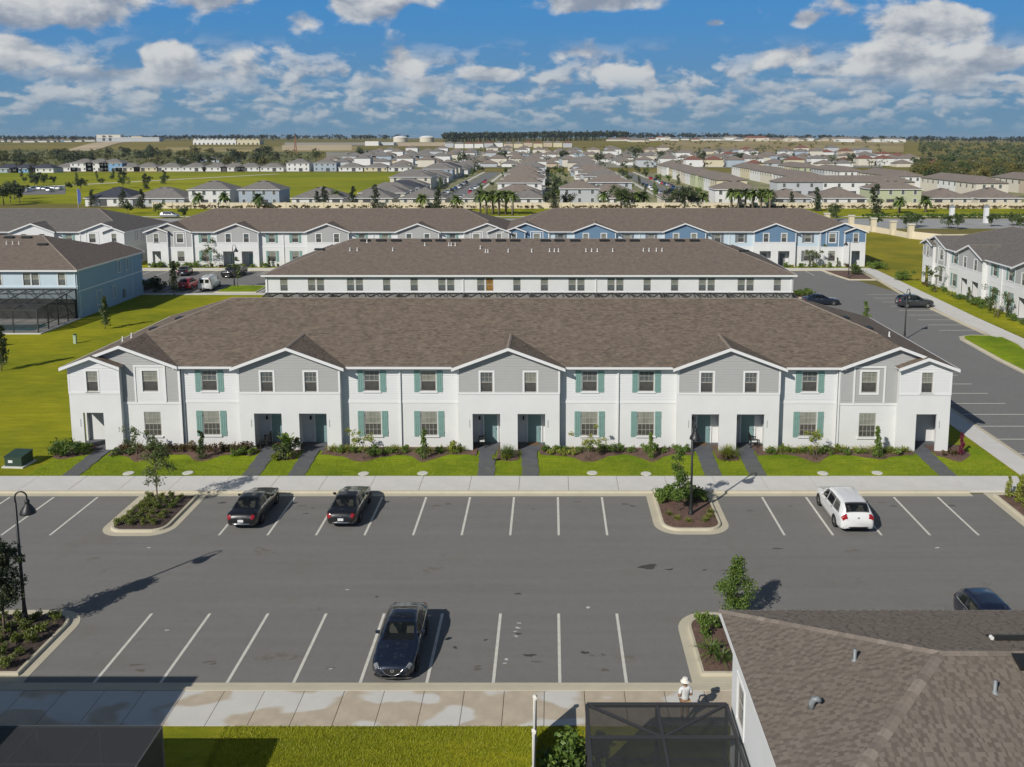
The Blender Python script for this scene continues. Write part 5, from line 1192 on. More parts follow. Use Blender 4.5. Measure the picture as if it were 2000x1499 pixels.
MB().box(-66.5, -59.6, 67.2, 70.4, .09, .115).build('pool_water', M['water'], e)
MB().box(-68.0, -58.4, 74.0, 74.25, .1, 2.5).build('dark_opening', M['pane_dark'], e)  # solid dark panel drawn in place of the opening's inner shade
for k in range(9): MB().bar((-78.0 + 2.2*k, 74.2, 3.75), (-76.9+2.2*k, 72.2, 3.5), .07).build('truss', M['bronze'], e); MB().bar((-76.9 + 2.2*k, 72.2, 3.5), (-75.8+2.2*k, 74.2, 3.75), .07).build('truss', M['bronze'], e)
for u in range(8):
    xa = -33.6 + 7.8*u
    e = enclosure('screen_enclosure', "screened patio roof behind the middle townhouse row, %s from the left" % nth(u), xa+.03, xa+7.75, 66.3, 70.32, 3.40, 3.92, 3, 2, scr='screen_thin', b=.09, brace=False)
    e["group"] = "screened patios of the middle row"
    for k in range(4):
        xx = xa + .1 + 1.9*k
        MB().bar((xx, 70.2, 3.96), (xx+.85, 68.6, 3.76), .11).build('truss', M['bronze'], e); MB().bar((xx+.85, 68.6, 3.76), (xx+1.7, 70.2, 3.96), .11).build('truss', M['bronze'], e)

# ------------------------------------------------------------------ porch furniture
def bench(label, loc, rz, w=1.3, name='porch_bench', cush=None):
    t = tag(empty(name, loc, rz), label, 'bench' if w > 1 else 'chair')
    for sx in (-w/2+.04, w/2-.04):
        for sy in (.04, .50): MB().box(sx-.03, sx+.03, sy-.03, sy+.03, 0, .62 if sy < .3 else .95).build('leg', M['dark_metal'], t)
        MB().box(sx-.035, sx+.035, 0, .54, .62, .67).build('armrest', M['dark_metal'], t)
    for k in range(4): MB().box(-w/2, w/2, .05+.11*k, .14+.11*k, .40, .43).build('slat', M['dark_metal'], t)
    for k in range(4): MB().box(-w/2, w/2, .50, .53, .50+.12*k, .59+.12*k).build('slat', M['dark_metal'], t)
    if cush: MB().box(-w/2+.06, w/2-.06, .06, .46, .435, .52).build('cushion', M['trim'], t)
    return t
bench("black bench in the porch left of the banana-leaved plant", (-20.82, 28.15, LZ+.03), R(-90), 1.15)
bench("black porch chair in the left porch of the centre gable", (-5.2, 28.2, LZ+.03), R(-90), .7, 'porch_chair', True)
bench("black porch chair with a white cushion beside the tall grass clump", (14.9, 28.1, LZ+.03), R(90), .7, 'porch_chair', True)
for i, (x, y, lab) in enumerate(((-19.55, 28.7, "brown doormat before the door beside the banana-leaved plant"), (-1.25, 28.7, "brown doormat in the right porch of the centre gable"), (10.95, 28.65, "brown doormat in the porch behind the tall lamp"))):
    tag(MB().box(-.42, .42, -.28, .28, 0, .025).build('doormat', basic('coir_%d' % i, (.16, .09, .035), .95, .2, 8), None, (x, y, LZ+.035)), lab, 'doormat')
# ------------------------------------------------------------------ the near building at the lower right
NX0, NY0, NZ, NS, NA = 5.80, -5.45, 6.12, 0.315, 5.2               # left eave, far eave, eave height, slope, half depth
NX1 = 48.0
nb = tag(empty('townhouse_row', (0, 0, LZ)), "near white building with a brown shingled hip roof at the lower right corner", 'building')
apex = (NX0+NA, NY0-NA, NZ+NS*NA); far_end = (NX1-NA, NY0-NA, NZ+NS*NA)
def near_roof():
    mb = MB()
    roof_face(mb, [(NX0, NY0, NZ), (NX0, NY0-2*NA, NZ), apex]); roof_face(mb, [(NX0, NY0, NZ), apex, far_end, (NX1, NY0, NZ)])
    roof_face(mb, [(NX0, NY0-2*NA, NZ), (NX1, NY0-2*NA, NZ), far_end, apex]); roof_face(mb, [(NX1, NY0, NZ), (NX1, NY0-2*NA, NZ), far_end]); return mb
M['shingle_near'] = basic('near_shingle_base', (0.132, 0.110, 0.091), 0.95, 0.2, 2.0, 0.3, bscale=40)  # darker than the tabs: shade in their gaps is put into this colour
nroof = near_roof().build('roof', M['shingle_near'], nb)
MB().box(NX0-.03, NX0+.02, NY0-2*NA, NY0, NZ-.17, NZ-.012).box(NX0+.02, NX1, NY0-.02, NY0+.03, NZ-.17, NZ-.012).build('fascia', M['trim'], nb)
wl = MB(); wl.M = Matrix.Translation((NX0+.40, 0, 0)) @ Matrix.Rotation(R(-90), 4, 'Z')      # wall facing -x
wall_holes(wl, -NY0+.40 - .0, -NY0+2*NA-.4, 0, NZ-.1, [(6.75, 7.75, 3.05, 4.55)], 0, .12)
wl.build('wall', M['stucco'], nb)
window(nb, (NX0+.40, -7.25, 3.05), R(-90), 1.0, 1.5, 'pane_dark', 'pane_dark', 'casing', grid=False)
MB().quad((NX0+.4, NY0-.4, 0), (NX1-.4, NY0-.4, 0), (NX1-.4, NY0-.4, NZ-.1), (NX0+.4, NY0-.4, NZ-.1)).quad((NX0+.4, NY0-2*NA+.4, 0), (NX1-.4, NY0-2*NA+.4, 0), (NX1-.4, NY0-2*NA+.4, NZ-.1), (NX0+.4, NY0-2*NA+.4, NZ-.1)).quad((NX0, NY0, NZ-.12), (NX1, NY0, NZ-.12), (NX1, NY0-2*NA, NZ-.12), (NX0, NY0-2*NA, NZ-.12)).build('wall', M['stucco'], nb)
# shingle tabs, course by course, on the slopes the camera can see
def in_view(p, mx=0.06):
    d = Vector(p) - cam.location; c, s = math.cos(R(7.88)), math.sin(R(7.88)); z = d.y*c - d.z*s
    if z < 1: return None
    u = 1075 + 1750*d.x/z; v = 511.5 - 1750*(d.y*s + d.z*c)/z
    return (u, v, z)
rs = random.Random(11); tabs = []
EXPO = 0.132
def course_tabs(origin, along, up, lengths):
    """origin on the eave; along/up unit vectors in the slope; lengths(v) -> (u0, u1) of the slope at height v"""
    n = along.cross(up).normalized()
    if n.z < 0: n = -n
    v = 0.02
    while True:
        u0, u1 = lengths(v + EXPO)
        if u1 - u0 < .1: break
        u = u0 + rs.uniform(0, .3)
        while u < u1:
            w = rs.choice((.10, .13, .16, .20, .27)); 
            if u + w > u1: break
            p = origin + along*(u+w/2) + up*v; q = in_view(p)
            if q and -20 < q[0] < 2020 and q[1] < 1510: tabs.append((q[2], p, along, up, n, w))
            u += w + rs.choice((.05, .08, .10, .14, .18))
        v += EXPO
kk = math.sqrt(1+NS*NS)
LEN = NA*kk
course_tabs(Vector((NX0, NY0, NZ)), Vector((0, -1, 0)), Vector((1, 0, NS)).normalized(), lambda v: (v/kk, 2*NA - v/kk) if v < LEN else (0, 0))
course_tabs(Vector((NX0, NY0-2*NA, NZ)), Vector((1, 0, 0)), Vector((0, 1, NS)).normalized(), lambda v: (v/kk, 16.0) if v < LEN else (0, 0))
course_tabs(Vector((NX0, NY0, NZ)), Vector((1, 0, 0)), Vector((0, -1, NS)).normalized(), lambda v: (v/kk, 16.0) if v < LEN else (0, 0))
tabs.sort(key=lambda t: t[0])
TAB_V = lambda w: [(-w/2, -.004, 0), (w/2, -.004, 0), (w/2, EXPO-.004, 0), (-w/2, EXPO-.004, 0), (-w/2, -.004, .014), (w/2, -.004, .014), (w/2, EXPO-.004, .004), (-w/2, EXPO-.004, .004)]
TAB_F = [(4, 5, 6, 7), (0, 1, 5, 4), (1, 2, 6, 5), (3, 0, 4, 7), (2, 3, 7, 6)]
for z, p, a, u, n, w in tabs[:300]:
    me = cached(('shingle_tab', w), lambda: MB().add(TAB_V(w), TAB_F))
    o = place(me, 'shingle', M['tab%d' % rs.randrange(6)], nroof)
    o.matrix_local = Matrix.Translation(p) @ Matrix((a, u, n)).transposed().to_4x4()
rest = MB()
for z, p, a, u, n, w in tabs[300:]:
    rest.add([tuple(p + a*x + u*y + n*k) for x, y, k in TAB_V(w)], TAB_F)
m_, nt_, b_ = new_mat('shingle_tabs_mixed'); g_ = nt_.nodes.new('ShaderNodeNewGeometry')
nt_.links.new(ramp(nt_, g_.outputs['Random Per Island'], [(0.0, (.176, .146, .121)), (.25, (.188, .157, .130)), (.5, (.198, .166, .137)), (.75, (.206, .174, .144)), (1.0, (.216, .182, .151))]), b_.inputs['Base Color']); b_.inputs['Roughness'].default_value = .93; b_.inputs['Specular IOR Level'].default_value = .2
o = rest.build('shingles', m_, nroof); o["kind"] = "stuff"
# ridge and hip caps, laid piece over piece
def caps(p, q, step=.26):
    p = Vector(p); q = Vector(q); d = (q-p); L = d.length; d.normalize(); a = d.cross(Vector((0, 0, 1))).normalized(); up = a.cross(d).normalized(); k = 0
    me = cached('cap_piece', lambda: MB().add([(-.16, 0, -.045), (0, 0, .020), (.16, 0, -.045), (-.16, .30, -.060), (0, .30, .004), (.16, .30, -.060), (-.16, 0, -.060), (0, 0, .004), (.16, 0, -.060)], [(0, 1, 4, 3), (1, 2, 5, 4), (6, 7, 1, 0), (7, 8, 2, 1)]))
    while k*step < L:
        c = p + d*(k*step); v = in_view(c)
        if v and v[0] < 2040:
            o = place(me, 'ridge_cap', rs.choice([M['cap'], M['tab0'], M['tab4'], M['tab1'], M['tab2'], M['tab3'], M['tab0'], M['cap_pale']]), nroof)
            o.matrix_local = Matrix.Translation(c + Vector((0, 0, .025))) @ Matrix((a, d, up)).transposed().to_4x4()
        k += 1
M['cap_pale'] = basic('ridge_cap_pale', (0.27, 0.228, 0.19), 0.92, 0.15, 3.0)
caps((NX0, NY0, NZ), apex); caps((NX0, NY0-2*NA, NZ), apex); caps(apex, (apex[0]+8, apex[1], apex[2]))
def near_z(x, y): return NZ + NS*min(x-NX0, NY0-y, y-(NY0-2*NA))
for x, y in ((8.85, -9.95), (11.95, -11.9)):
    MB().lathe([(.13, -.06), (.06, .03), (.05, .04), (.05, .34), (.0, .345)], 10).build('vent_pipe', M['lead'], nroof, (x, y, near_z(x, y)), True)
o = MB().tube([(0, 0, 0), (0, 0, .16), (.05, -.02, .27), (.14, -.04, .30), (.22, -.05, .24)], [.09, .085, .085, .08, .07], 10).build('gooseneck_vent', M['lead'], nroof, (7.2, -11.4, near_z(7.2, -11.4)), True)
vm2 = MB().add([(-.65, -.28, .02), (.65, -.28, .02), (.65, .28, .02), (-.65, .28, .02), (-.65, -.28, .17), (.65, -.28, .17), (.65, .28, .06), (-.65, .28, .06)], [(0, 3, 2, 1), (4, 5, 6, 7), (0, 1, 5, 4), (1, 2, 6, 5), (2, 3, 7, 6), (3, 0, 4, 7)]).mesh('roof_vent')
for x, y, s in ((13.6, -11.0, 1), (13.8, -9.2, -1)):
    o = place(vm2, 'roof_vent', M['dark_metal'], nroof, (x, y, near_z(x, y))); o.rotation_euler = (math.atan(NS)*s, 0, 0) if s > 0 else (math.atan(NS)*-1, 0, 0)
    if s < 0: o.rotation_euler = (R(-17), 0, 0)
place(MB().tube([(0, -.05, 0), (0, .05, 0)], .06, 10).mesh('vent_end'), 'vent_end', M['pipe'], nroof, (13.1, -9.35, near_z(13.1, -9.3)+.10))

# the building just outside the lower left corner, whose shade falls across the near walk
ob = tag(empty('townhouse_row', (0, 0, LZ)), "white building beyond the lower left corner shading the near walk", 'building')
OX, OY = -20.35, -6.85
mb = MB(); roof_face(mb, [(OX, OY, NZ), (OX, OY-12, NZ), (OX-6, OY-6, NZ+2.0)]); roof_face(mb, [(OX, OY, NZ), (OX-6, OY-6, NZ+2.0), (OX-50, OY-6, NZ+2.0), (OX-50, OY, NZ)]); roof_face(mb, [(OX, OY-12, NZ), (OX-50, OY-12, NZ), (OX-50, OY-6, NZ+2.0), (OX-6, OY-6, NZ+2.0)])
mb.build('roof', M['shingle'], ob); MB().box(OX-49.6, OX-.4, OY-11.6, OY-.4, 0, NZ-.05).build('wall', M['stucco'], ob)

# ------------------------------------------------------------------ the person on the near walk
def skinned(name, joints, bones, mat, parent, root=0, sub=2):
    me = bpy.data.meshes.new(name); me.from_pydata([j[0] for j in joints], bones, []); me.update()
    o = bpy.data.objects.new(name, me); col.objects.link(o)
    sk = o.modifiers.new('skin', 'SKIN'); sk.use_smooth_shade = True
    if not me.skin_vertices: me.attributes
    lay = me.skin_vertices[0] if len(me.skin_vertices) else None
    if lay:
        for i, j in enumerate(joints):
            r = j[1]; lay.data[i].radius = r if isinstance(r, tuple) else (r, r); lay.data[i].use_root = (i == root)
    ss = o.modifiers.new('sub', 'SUBSURF'); ss.levels = sub; ss.render_levels = sub
    me.materials.append(mat); o.parent = parent; return o
def ensure_skin(me):
    return len(me.skin_vertices) > 0
M['skin'] = basic('skin', (0.34, 0.19, 0.12), 0.6, 0.05, 8); M['shirt'] = basic('white_shirt', (0.66, 0.67, 0.68), 0.85, 0.04, 6); M['khaki'] = basic('khaki_shorts', (0.33, 0.235, 0.13), 0.85, 0.06, 6)
M['straw'] = basic('white_straw_hat', (0.74, 0.72, 0.66), 0.9, 0.06, 20); M['shoe'] = basic('pale_shoe', (0.42, 0.42, 0.40), 0.8, 0.05)
pr = tag(empty('person', (5.12, -2.72, LZ+.014), R(12)), "person in a white shirt, khaki shorts and white hat, back turned, holding a handset", 'person')
JT = [((0, 0, .94), (.155, .115)), ((0, .01, 1.12), (.145, .105)), ((0, .0, 1.34), (.175, .115)), ((0, -.01, 1.46), (.09, .075)), ((0, .01, 1.54), (.055, .055)), ((0, .03, 1.64), (.075, .09)), ((0, .03, 1.73), (.07, .085))]
BN = [(0, 1), (1, 2), (2, 3), (3, 4), (4, 5), (5, 6)]
for s in (-1, 1):
    b0 = len(JT)
    JT += [((s*.18, -.01, 1.42), .062), ((s*.245, -.06, 1.17), .046), ((s*.21, .13, 1.06), .036), ((s*.13, .27, 1.12), .028), ((s*.11, .33, 1.13), (.022, .034))]
    BN += [(3, b0), (b0, b0+1), (b0+1, b0+2), (b0+2, b0+3), (b0+3, b0+4)]
    # five fingers, closed round the handset
    for k, (dy, dz, l) in enumerate(((.045, .035, .9), (.055, .015, 1.0), (.055, -.006, .96), (.048, -.026, .8), (.0, .045, .7))):
        f0 = len(JT); JT += [((s*.105, .33+dy, 1.13+dz), .010), ((s*(.105-.028*l), .345+dy, 1.13+dz), .009), ((s*(.105-.050*l), .325+dy, 1.13+dz), .008)]
        BN += [(b0+4, f0), (f0, f0+1), (f0+1, f0+2)]
    l0 = len(JT)
    JT += [((s*.095, 0, .88), .092), ((s*.11, .015, .50), .060), ((s*.115, -.015, .28), .052), ((s*.115, -.01, .09), .036), ((s*.12, .09, .045), (.034, .028))]
    BN += [(0, l0), (l0, l0+1), (l0+1, l0+2), (l0+2, l0+3), (l0+3, l0+4)]
import bpy as _b
def skin_obj(name, joints, bones, mat, parent):
    """skin modifier surface baked to a plain mesh"""
    me = bpy.data.meshes.new(name); bm = bmesh.new(); sl = bm.verts.layers.skin.verify(); vv = []
    for i, (p, r) in enumerate(joints):
        v = bm.verts.new(p); v[sl].radius = r if isinstance(r, tuple) else (r, r); v[sl].use_root = (i == 0); vv.append(v)
    for a, b in bones: bm.edges.new((vv[a], vv[b]))
    bm.to_mesh(me); bm.free()
    o = bpy.data.objects.new(name, me); col.objects.link(o)
    sk = o.modifiers.new('skin', 'SKIN'); sk.use_smooth_shade = True
    ss = o.modifiers.new('sub', 'SUBSURF'); ss.levels = 2; ss.render_levels = 2
    dg = bpy.context.evaluated_depsgraph_get(); ev = o.evaluated_get(dg); nm = bpy.data.meshes.new_from_object(ev); o.modifiers.clear(); o.data = nm
    nm.polygons.foreach_set("use_smooth", [True]*len(nm.polygons))
    while len(nm.materials) < 1: nm.materials.append(None)
    o.material_slots[0].link = 'OBJECT'; o.material_slots[0].material = mat; o.parent = parent; return o
skin_obj('body', JT, BN, M['skin'], pr)
SJ = [((0, 0, .93), (.175, .135)), ((0, .01, 1.12), (.17, .13)), ((0, 0, 1.34), (.20, .14)), ((0, -.01, 1.47), (.115, .095))] ; SB = [(0, 1), (1, 2), (2, 3)]
for s in (-1, 1):
    b0 = len(SJ); SJ += [((s*.19, -.015, 1.42), .085), ((s*.235, -.05, 1.24), .072)]; SB += [(3, b0), (b0, b0+1)]
skin_obj('shirt', SJ, SB, M['shirt'], pr)
PJ = [((0, 0, .95), (.172, .13))]; PB = []
for s in (-1, 1):
    b0 = len(PJ); PJ += [((s*.10, 0, .86), .112), ((s*.113, .012, .52), .088)]; PB += [(0, b0), (b0, b0+1)]
skin_obj('shorts', PJ, PB, M['khaki'], pr)
for s in (-1, 1): skin_obj('shoe', [((s*.115, -.03, .055), (.055, .05)), ((s*.12, .10, .04), (.055, .038)), ((s*.122, .19, .035), (.042, .028))], [(0, 1), (1, 2)], M['shoe'], pr)
MB().lathe([(.185, -.02), (.18, .0), (.125, .005), (.115, .07), (.10, .12), (.06, .135), (.0, .13)], 20, (0, .02, 1.72)).build('hat', M['straw'], pr, smooth=True)
MB().lathe([(.104, .0), (.10, .055)], 14, (0, .025, 1.60)).build('hair', M['dark_metal'], pr, smooth=True)
hs_ = tag(empty('handset', (5.12, -2.72, LZ+.014), R(12)), "small dark remote controller held in both hands by the person", 'controller')
MB().box(-.085, .085, .355, .40, 1.09, 1.17).build('shell', M['black_plastic'], hs_); MB().box(-.05, .05, .35, .355, 1.10, 1.16).build('screen', M['pane_mid'], hs_)
# ------------------------------------------------------------------ plants
def leaf_quads(mb, pts, size, rnd, asp=1.7, droop=0.0):
    for p in pts:
        s = size*rnd.uniform(.65, 1.35); a = rnd.uniform(0, 6.283); b = rnd.uniform(-1.1, 1.1)
        d = Vector((math.cos(a)*math.cos(b), math.sin(a)*math.cos(b), math.sin(b) - droop)).normalized()
        n = Vector((rnd.gauss(0, 1), rnd.gauss(0, 1), rnd.gauss(.4, 1)));
        e = d.cross(n)
        if e.length < 1e-3: continue
        e.normalize(); e *= s/asp*.5; d = d*s*.5; p = Vector(p)
        mb.add([tuple(p-d), tuple(p+e), tuple(p+d), tuple(p-e)], [(0, 1, 2, 3)])
    return mb
def clump_points(rnd, n, clumps, rad, shell=.55):
    pts = []
    for _ in range(n):
        c, r = rnd.choice(clumps); v = Vector((rnd.gauss(0, 1), rnd.gauss(0, 1), rnd.gauss(0, 1))).normalized() * (rnd.random()**shell)
        pts.append((c[0]+v.x*r[0]*rad, c[1]+v.y*r[1]*rad, c[2]+v.z*r[2]*rad))
    return pts
def crown_mesh(key, n, clumps, size, seed, asp=1.7):
    def f():
        rnd = random.Random(seed); return leaf_quads(MB(), clump_points(rnd, n, clumps, 1.0), size, rnd, asp)
    return cached(('crown', key), f)
def trunk_mesh(key, h, r, limbs, seed, multi=1, spread=.15):
    def f():
        rnd = random.Random(seed); mb = MB()
        for m in range(multi):
            ox, oy = (rnd.uniform(-.04, .04)*multi, rnd.uniform(-.04, .04)*multi); tx, ty = (rnd.uniform(-spread, spread)*h*(.4+.5*(multi > 1)), rnd.uniform(-spread, spread)*h*(.4+.5*(multi > 1)))
            pts = [(ox + tx*t*t, oy + ty*t*t, h*t) for t in (0, .25, .5, .75, 1)]
            mb.tube(pts, [r, r*.82, r*.68, r*.5, r*.28], 7)
            for k in range(limbs):
                t = rnd.uniform(.35, .9); a = rnd.uniform(0, 6.28); l = h*rnd.uniform(.18, .35); b = Vector((ox+tx*t*t, oy+ty*t*t, h*t))
                e = b + Vector((math.cos(a)*l*.7, math.sin(a)*l*.7, l*.75)); mb.tube([tuple(b), tuple((b+e)/2 + Vector((0, 0, .05*l))), tuple(e)], [r*.42, r*.3, r*.12], 5)
        return mb
    return cached(('trunk', key), f, True)
def rblobs(seed, n, c, spread, r0, r1):
    rnd = random.Random(seed); out = []
    for _ in range(n):
        r = rnd.uniform(r0, r1); out.append(((c[0]+rnd.gauss(0, spread[0]), c[1]+rnd.gauss(0, spread[1]), c[2]+rnd.gauss(0, spread[2])), (r, r, r*rnd.uniform(.7, 1.0))))
    return out
def tree(name, label, loc, crown, trunk, lm, sc_=1.0, rz=0.0, group=None, bark='bark', cat='tree'):
    t = tag(empty(name, loc, rz), label, cat, group); t.scale = (sc_, sc_, sc_)
    if trunk: place(trunk, 'trunk', M[bark], t)
    place(crown, 'crown', M[lm], t); return t
M['leaf_isle'] = leaf_mat('island_shrub_leaves', (0.060, 0.095, 0.014), (0.22, 0.25, 0.045))
# --- crowns
def oak_clumps(seed, h, w, z0):
    rnd = random.Random(seed); out = []
    for i in range(34):
        t = rnd.random(); z = z0 + (h-z0)*t; k = math.sin(math.pi*min(.97, .20+.80*t))**.6 * w*.5
        a = rnd.uniform(0, 6.28); d = k*rnd.uniform(.1, .95); r = w*rnd.uniform(.13, .24); out.append(((d*math.cos(a), d*math.sin(a), z), (r, r, r*.75)))
    return out
def column_clumps(seed, h, w, z0):
    rnd = random.Random(seed); out = []
    for i in range(14):
        t = i/13; z = z0+(h-z0)*t; k = (1-t*.62)*w*.5; a = rnd.uniform(0, 6.28); d = k*rnd.uniform(.1, .5); r = k*rnd.uniform(.45, .7)+.03
        out.append(((d*math.cos(a), d*math.sin(a), z), (r, r, r*.9)))
    return out
# young street trees in the lot islands
tree('shade_tree', "young oak with loose foliage in the shrub island beside the black sedan", (-23.6, 17.2, .2), crown_mesh('oak_a', 2300, oak_clumps(3, 4.2, 2.1, 1.7), .115, 3), trunk_mesh('oak_a', 3.4, .055, 9, 3, 1, .08), 'leaf_oak', group='young trees in the parking lot')
tree('shade_tree', "slender bright green tree beside the lamp in the mulch island", (7.75, 16.8, .2), crown_mesh('elm_a', 3200, oak_clumps(8, 3.9, 1.65, .75), .115, 8), trunk_mesh('elm_a', 3.2, .035, 8, 8, 1, .1), 'leaf_green', group='young trees in the parking lot')
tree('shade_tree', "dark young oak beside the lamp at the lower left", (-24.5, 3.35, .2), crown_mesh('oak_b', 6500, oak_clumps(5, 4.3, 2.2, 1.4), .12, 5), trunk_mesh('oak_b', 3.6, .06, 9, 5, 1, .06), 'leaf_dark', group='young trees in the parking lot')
tree('shade_tree', "airy bright green tree rising beside the near roof corner", (8.65, 4.9, .2), crown_mesh('elm_b', 6000, oak_clumps(12, 2.75, 1.95, .55), .095, 12), trunk_mesh('elm_b', 2.3, .05, 10, 12, 1, .08), 'leaf_green', group='young trees in the parking lot')
# shrubs
SHRUB = {}
def shrub_mesh(kind, v):
    rnd = random.Random(100+v*7+len(kind)); key = (kind, v)
    if kind == 'round': return crown_mesh(key, 420, rblobs(v, 9, (0, 0, .32), (.17, .17, .11), .17, .27), .125, 30+v)
    if kind == 'low': return crown_mesh(key, 260, rblobs(v+20, 7, (0, 0, .19), (.18, .18, .06), .13, .21), .12, 50+v)
    if kind == 'tall': return crown_mesh(key, 900, column_clumps(v+3, 1.95, .92, .12), .13, 60+v)
    if kind == 'big': return crown_mesh(key, 1300, rblobs(v+40, 14, (0, 0, .55), (.36, .36, .22), .28, .42), .15, 70+v)
    if kind == 'myrtle': return crown_mesh(key, 620, rblobs(v+60, 14, (0, 0, 1.4), (.42, .42, .30), .18, .32), .12, 80+v)
    if kind == 'spray':
        def f():
            mb = MB(); r = random.Random(v)
            for k in range(80):
                a = r.uniform(0, 6.28); l = r.uniform(.55, 1.0); e = r.uniform(.5, 1.3); w = .030; x = Vector((math.cos(a), math.sin(a), 0)); s = x.cross(Vector((0, 0, 1)))*w; prev = None
                for q in range(4):
                    t = q/3; p = x*(l*t*math.cos(e)) + Vector((0, 0, l*(math.sin(e)*t - .45*t*t))) ; ww = s*(1-t*.85)
                    if prev: mb.add([tuple(prev[0]-prev[1]), tuple(prev[0]+prev[1]), tuple(p+ww), tuple(p-ww)], [(0, 1, 2, 3)])
                    prev = (p, ww)
            return mb
        return cached(('crown',)+key, f)
    if kind == 'fountain':
        def f():
            mb = MB(); r = random.Random(v)
            for k in range(420):
                a = r.uniform(0, 6.28); l = r.uniform(.8, 1.5); e = r.uniform(.7, 1.45); w = .017; x = Vector((math.cos(a), math.sin(a), 0)); s = x.cross(Vector((0, 0, 1)))*w; prev = None; b = Vector((r.gauss(0, .12), r.gauss(0, .12), 0))
                for q in range(5):
                    t = q/4; p = b + x*(l*t*math.cos(e)) + Vector((0, 0, l*(math.sin(e)*t - .42*t*t))); ww = s*(1-t*.8)
                    if prev: mb.add([tuple(prev[0]-prev[1]), tuple(prev[0]+prev[1]), tuple(p+ww), tuple(p-ww)], [(0, 1, 2, 3)])
                    prev = (p, ww)
            return mb
        return cached(('crown',)+key, f)
    if kind == 'banana':
        def f():
            mb = MB(); r = random.Random(v)
            for k in range(11):
                a = r.uniform(0, 6.28); h = r.uniform(.7, 1.35); lean = r.uniform(.15, .5); x = Vector((math.cos(a), math.sin(a), 0)); s = x.cross(Vector((0, 0, 1)))
                mb.tube([(0, 0, 0), tuple(x*lean*.4 + Vector((0, 0, h*.5)))], [.02, .014], 5); prev = None
                for q in range(7):
                    t = q/6; p = x*(lean*(.4+.9*t*t)) + Vector((0, 0, h*.5 + h*.62*t - .22*t*t)); w = .15*math.sin(math.pi*(.06+.9*t))
                    cur = (p - s*w + Vector((0, 0, .03)), p, p + s*w + Vector((0, 0, .03)))
                    if prev: mb.add([tuple(c) for c in prev+cur], [(0, 1, 4, 3), (1, 2, 5, 4)])
                    prev = cur
            return mb
        return cached(('crown',)+key, f)
STEM = lambda kind: trunk_mesh('stem_'+kind, {'myrtle': 1.15, 'tall': 1.2, 'big': .6}.get(kind, .3), .02, 3, 4, {'myrtle': 4, 'big': 4}.get(kind, 3), .3)
def shrub(kind, v, loc, lm, label, group=None, s=1.0, name='shrub', cat='shrub'):
    t = tag(empty(name, loc, (v*1.7) % 6.28), label, cat, group); t.scale = (s, s, s)
    place(STEM(kind), 'stem', M['bark'], t); place(shrub_mesh(kind, v % 4), 'foliage', M[lm], t); return t
# along the near townhouses: (x, y, kind, foliage, size)
F = []
def fr(x0, x1, n, y, kind, lm, s, jit=.12, seed=1):
    r = random.Random(seed)
    for i in range(n): F.append((x0+(x1-x0)*(i+.5)/n + r.uniform(-jit, jit), y + r.uniform(-.12, .12), kind, lm, s*r.uniform(.85, 1.15)))
F += [(-34.1, 26.0, 'big', 'leaf_green', 1.15), (-33.1, 26.7, 'big', 'leaf_green', .75)]
fr(-30.9, -21.2, 15, 27.1, 'round', 'leaf_rust', 1.0, seed=2); fr(-30.8, -29.3, 3, 26.5, 'low', 'leaf_oak', 1.1, seed=3); fr(-22.4, -21.0, 3, 26.4, 'low', 'leaf_green', 1.1, seed=4)
F += [(-28.6, 25.5, 'myrtle', 'leaf_oak', 1.15), (-24.2, 25.6, 'tall', 'leaf_oak', 1.0)]
F += [(-18.5, 26.0, 'big', 'leaf_oak', 1.05), (-18.4, 26.1, 'banana', 'leaf_green', 1.35), (-18.9, 25.5, 'low', 'leaf_lime', 1.3)]
fr(-15.9, -6.0, 13, 27.0, 'spray', 'leaf_lime', 1.0, seed=5); fr(-15.5, -6.2, 8, 26.7, 'round', 'leaf_green', .8, seed=6); F += [(-13.0, 25.6, 'myrtle', 'leaf_lime', 1.1), (-12.3, 26.2, 'big', 'leaf_green', .7), (-8.8, 25.6, 'tall', 'leaf_green', 1.05), (-6.8, 26.9, 'round', 'leaf_lime', 1.1)]
F += [(-3.0, 25.9, 'fountain', 'leaf_palm', 1.05), (-3.2, 25.4, 'low', 'leaf_lime', 1.2)]
fr(-.6, 10.0, 14, 27.0, 'round', 'leaf_green', .9, seed=7); fr(-.3, 1.6, 3, 26.5, 'low', 'leaf_lime', 1.0, seed=8); F += [(2.6, 25.5, 'myrtle', 'leaf_lime', 1.05), (7.0, 25.7, 'tall', 'leaf_green', .9)]
F += [(12.4, 25.9, 'fountain', 'leaf_lime', 1.1), (12.2, 25.4, 'spray', 'leaf_rust', 1.1)]
fr(15.2, 25.3, 15, 27.0, 'spray', 'leaf_lime', 1.05, seed=9); fr(15.0, 25.0, 8, 26.7, 'low', 'leaf_green', 1.1, seed=10); F += [(18.4, 25.5, 'myrtle', 'leaf_lime', 1.0), (22.8, 25.8, 'tall', 'leaf_green', 1.1)]
F += [(28.9, 26.4, 'tall', 'leaf_red', .78), (28.2, 26.3, 'low', 'leaf_rust', 1.2)]
F.sort()
NAMES = {'big': ('shrub', 'bushy shrub'), 'round': ('shrub', 'small round shrub'), 'low': ('shrub', 'low spreading plant'), 'tall': ('upright_shrub', 'upright leafy shrub'), 'myrtle': ('crape_myrtle', 'small multi-stemmed tree'), 'spray': ('spiky_plant', 'spiky arching plant'), 'fountain': ('fountain_grass', 'tall fountain grass clump'), 'banana': ('broadleaf_plant', 'broad banana-leaved plant')}
COLN = {'leaf_green': 'green', 'leaf_oak': 'dark green', 'leaf_lime': 'yellow-green', 'leaf_rust': 'rusty', 'leaf_red': 'dark red', 'leaf_palm': 'green', 'leaf_dark': 'dark', 'leaf_isle': 'green'}
cnt = {}
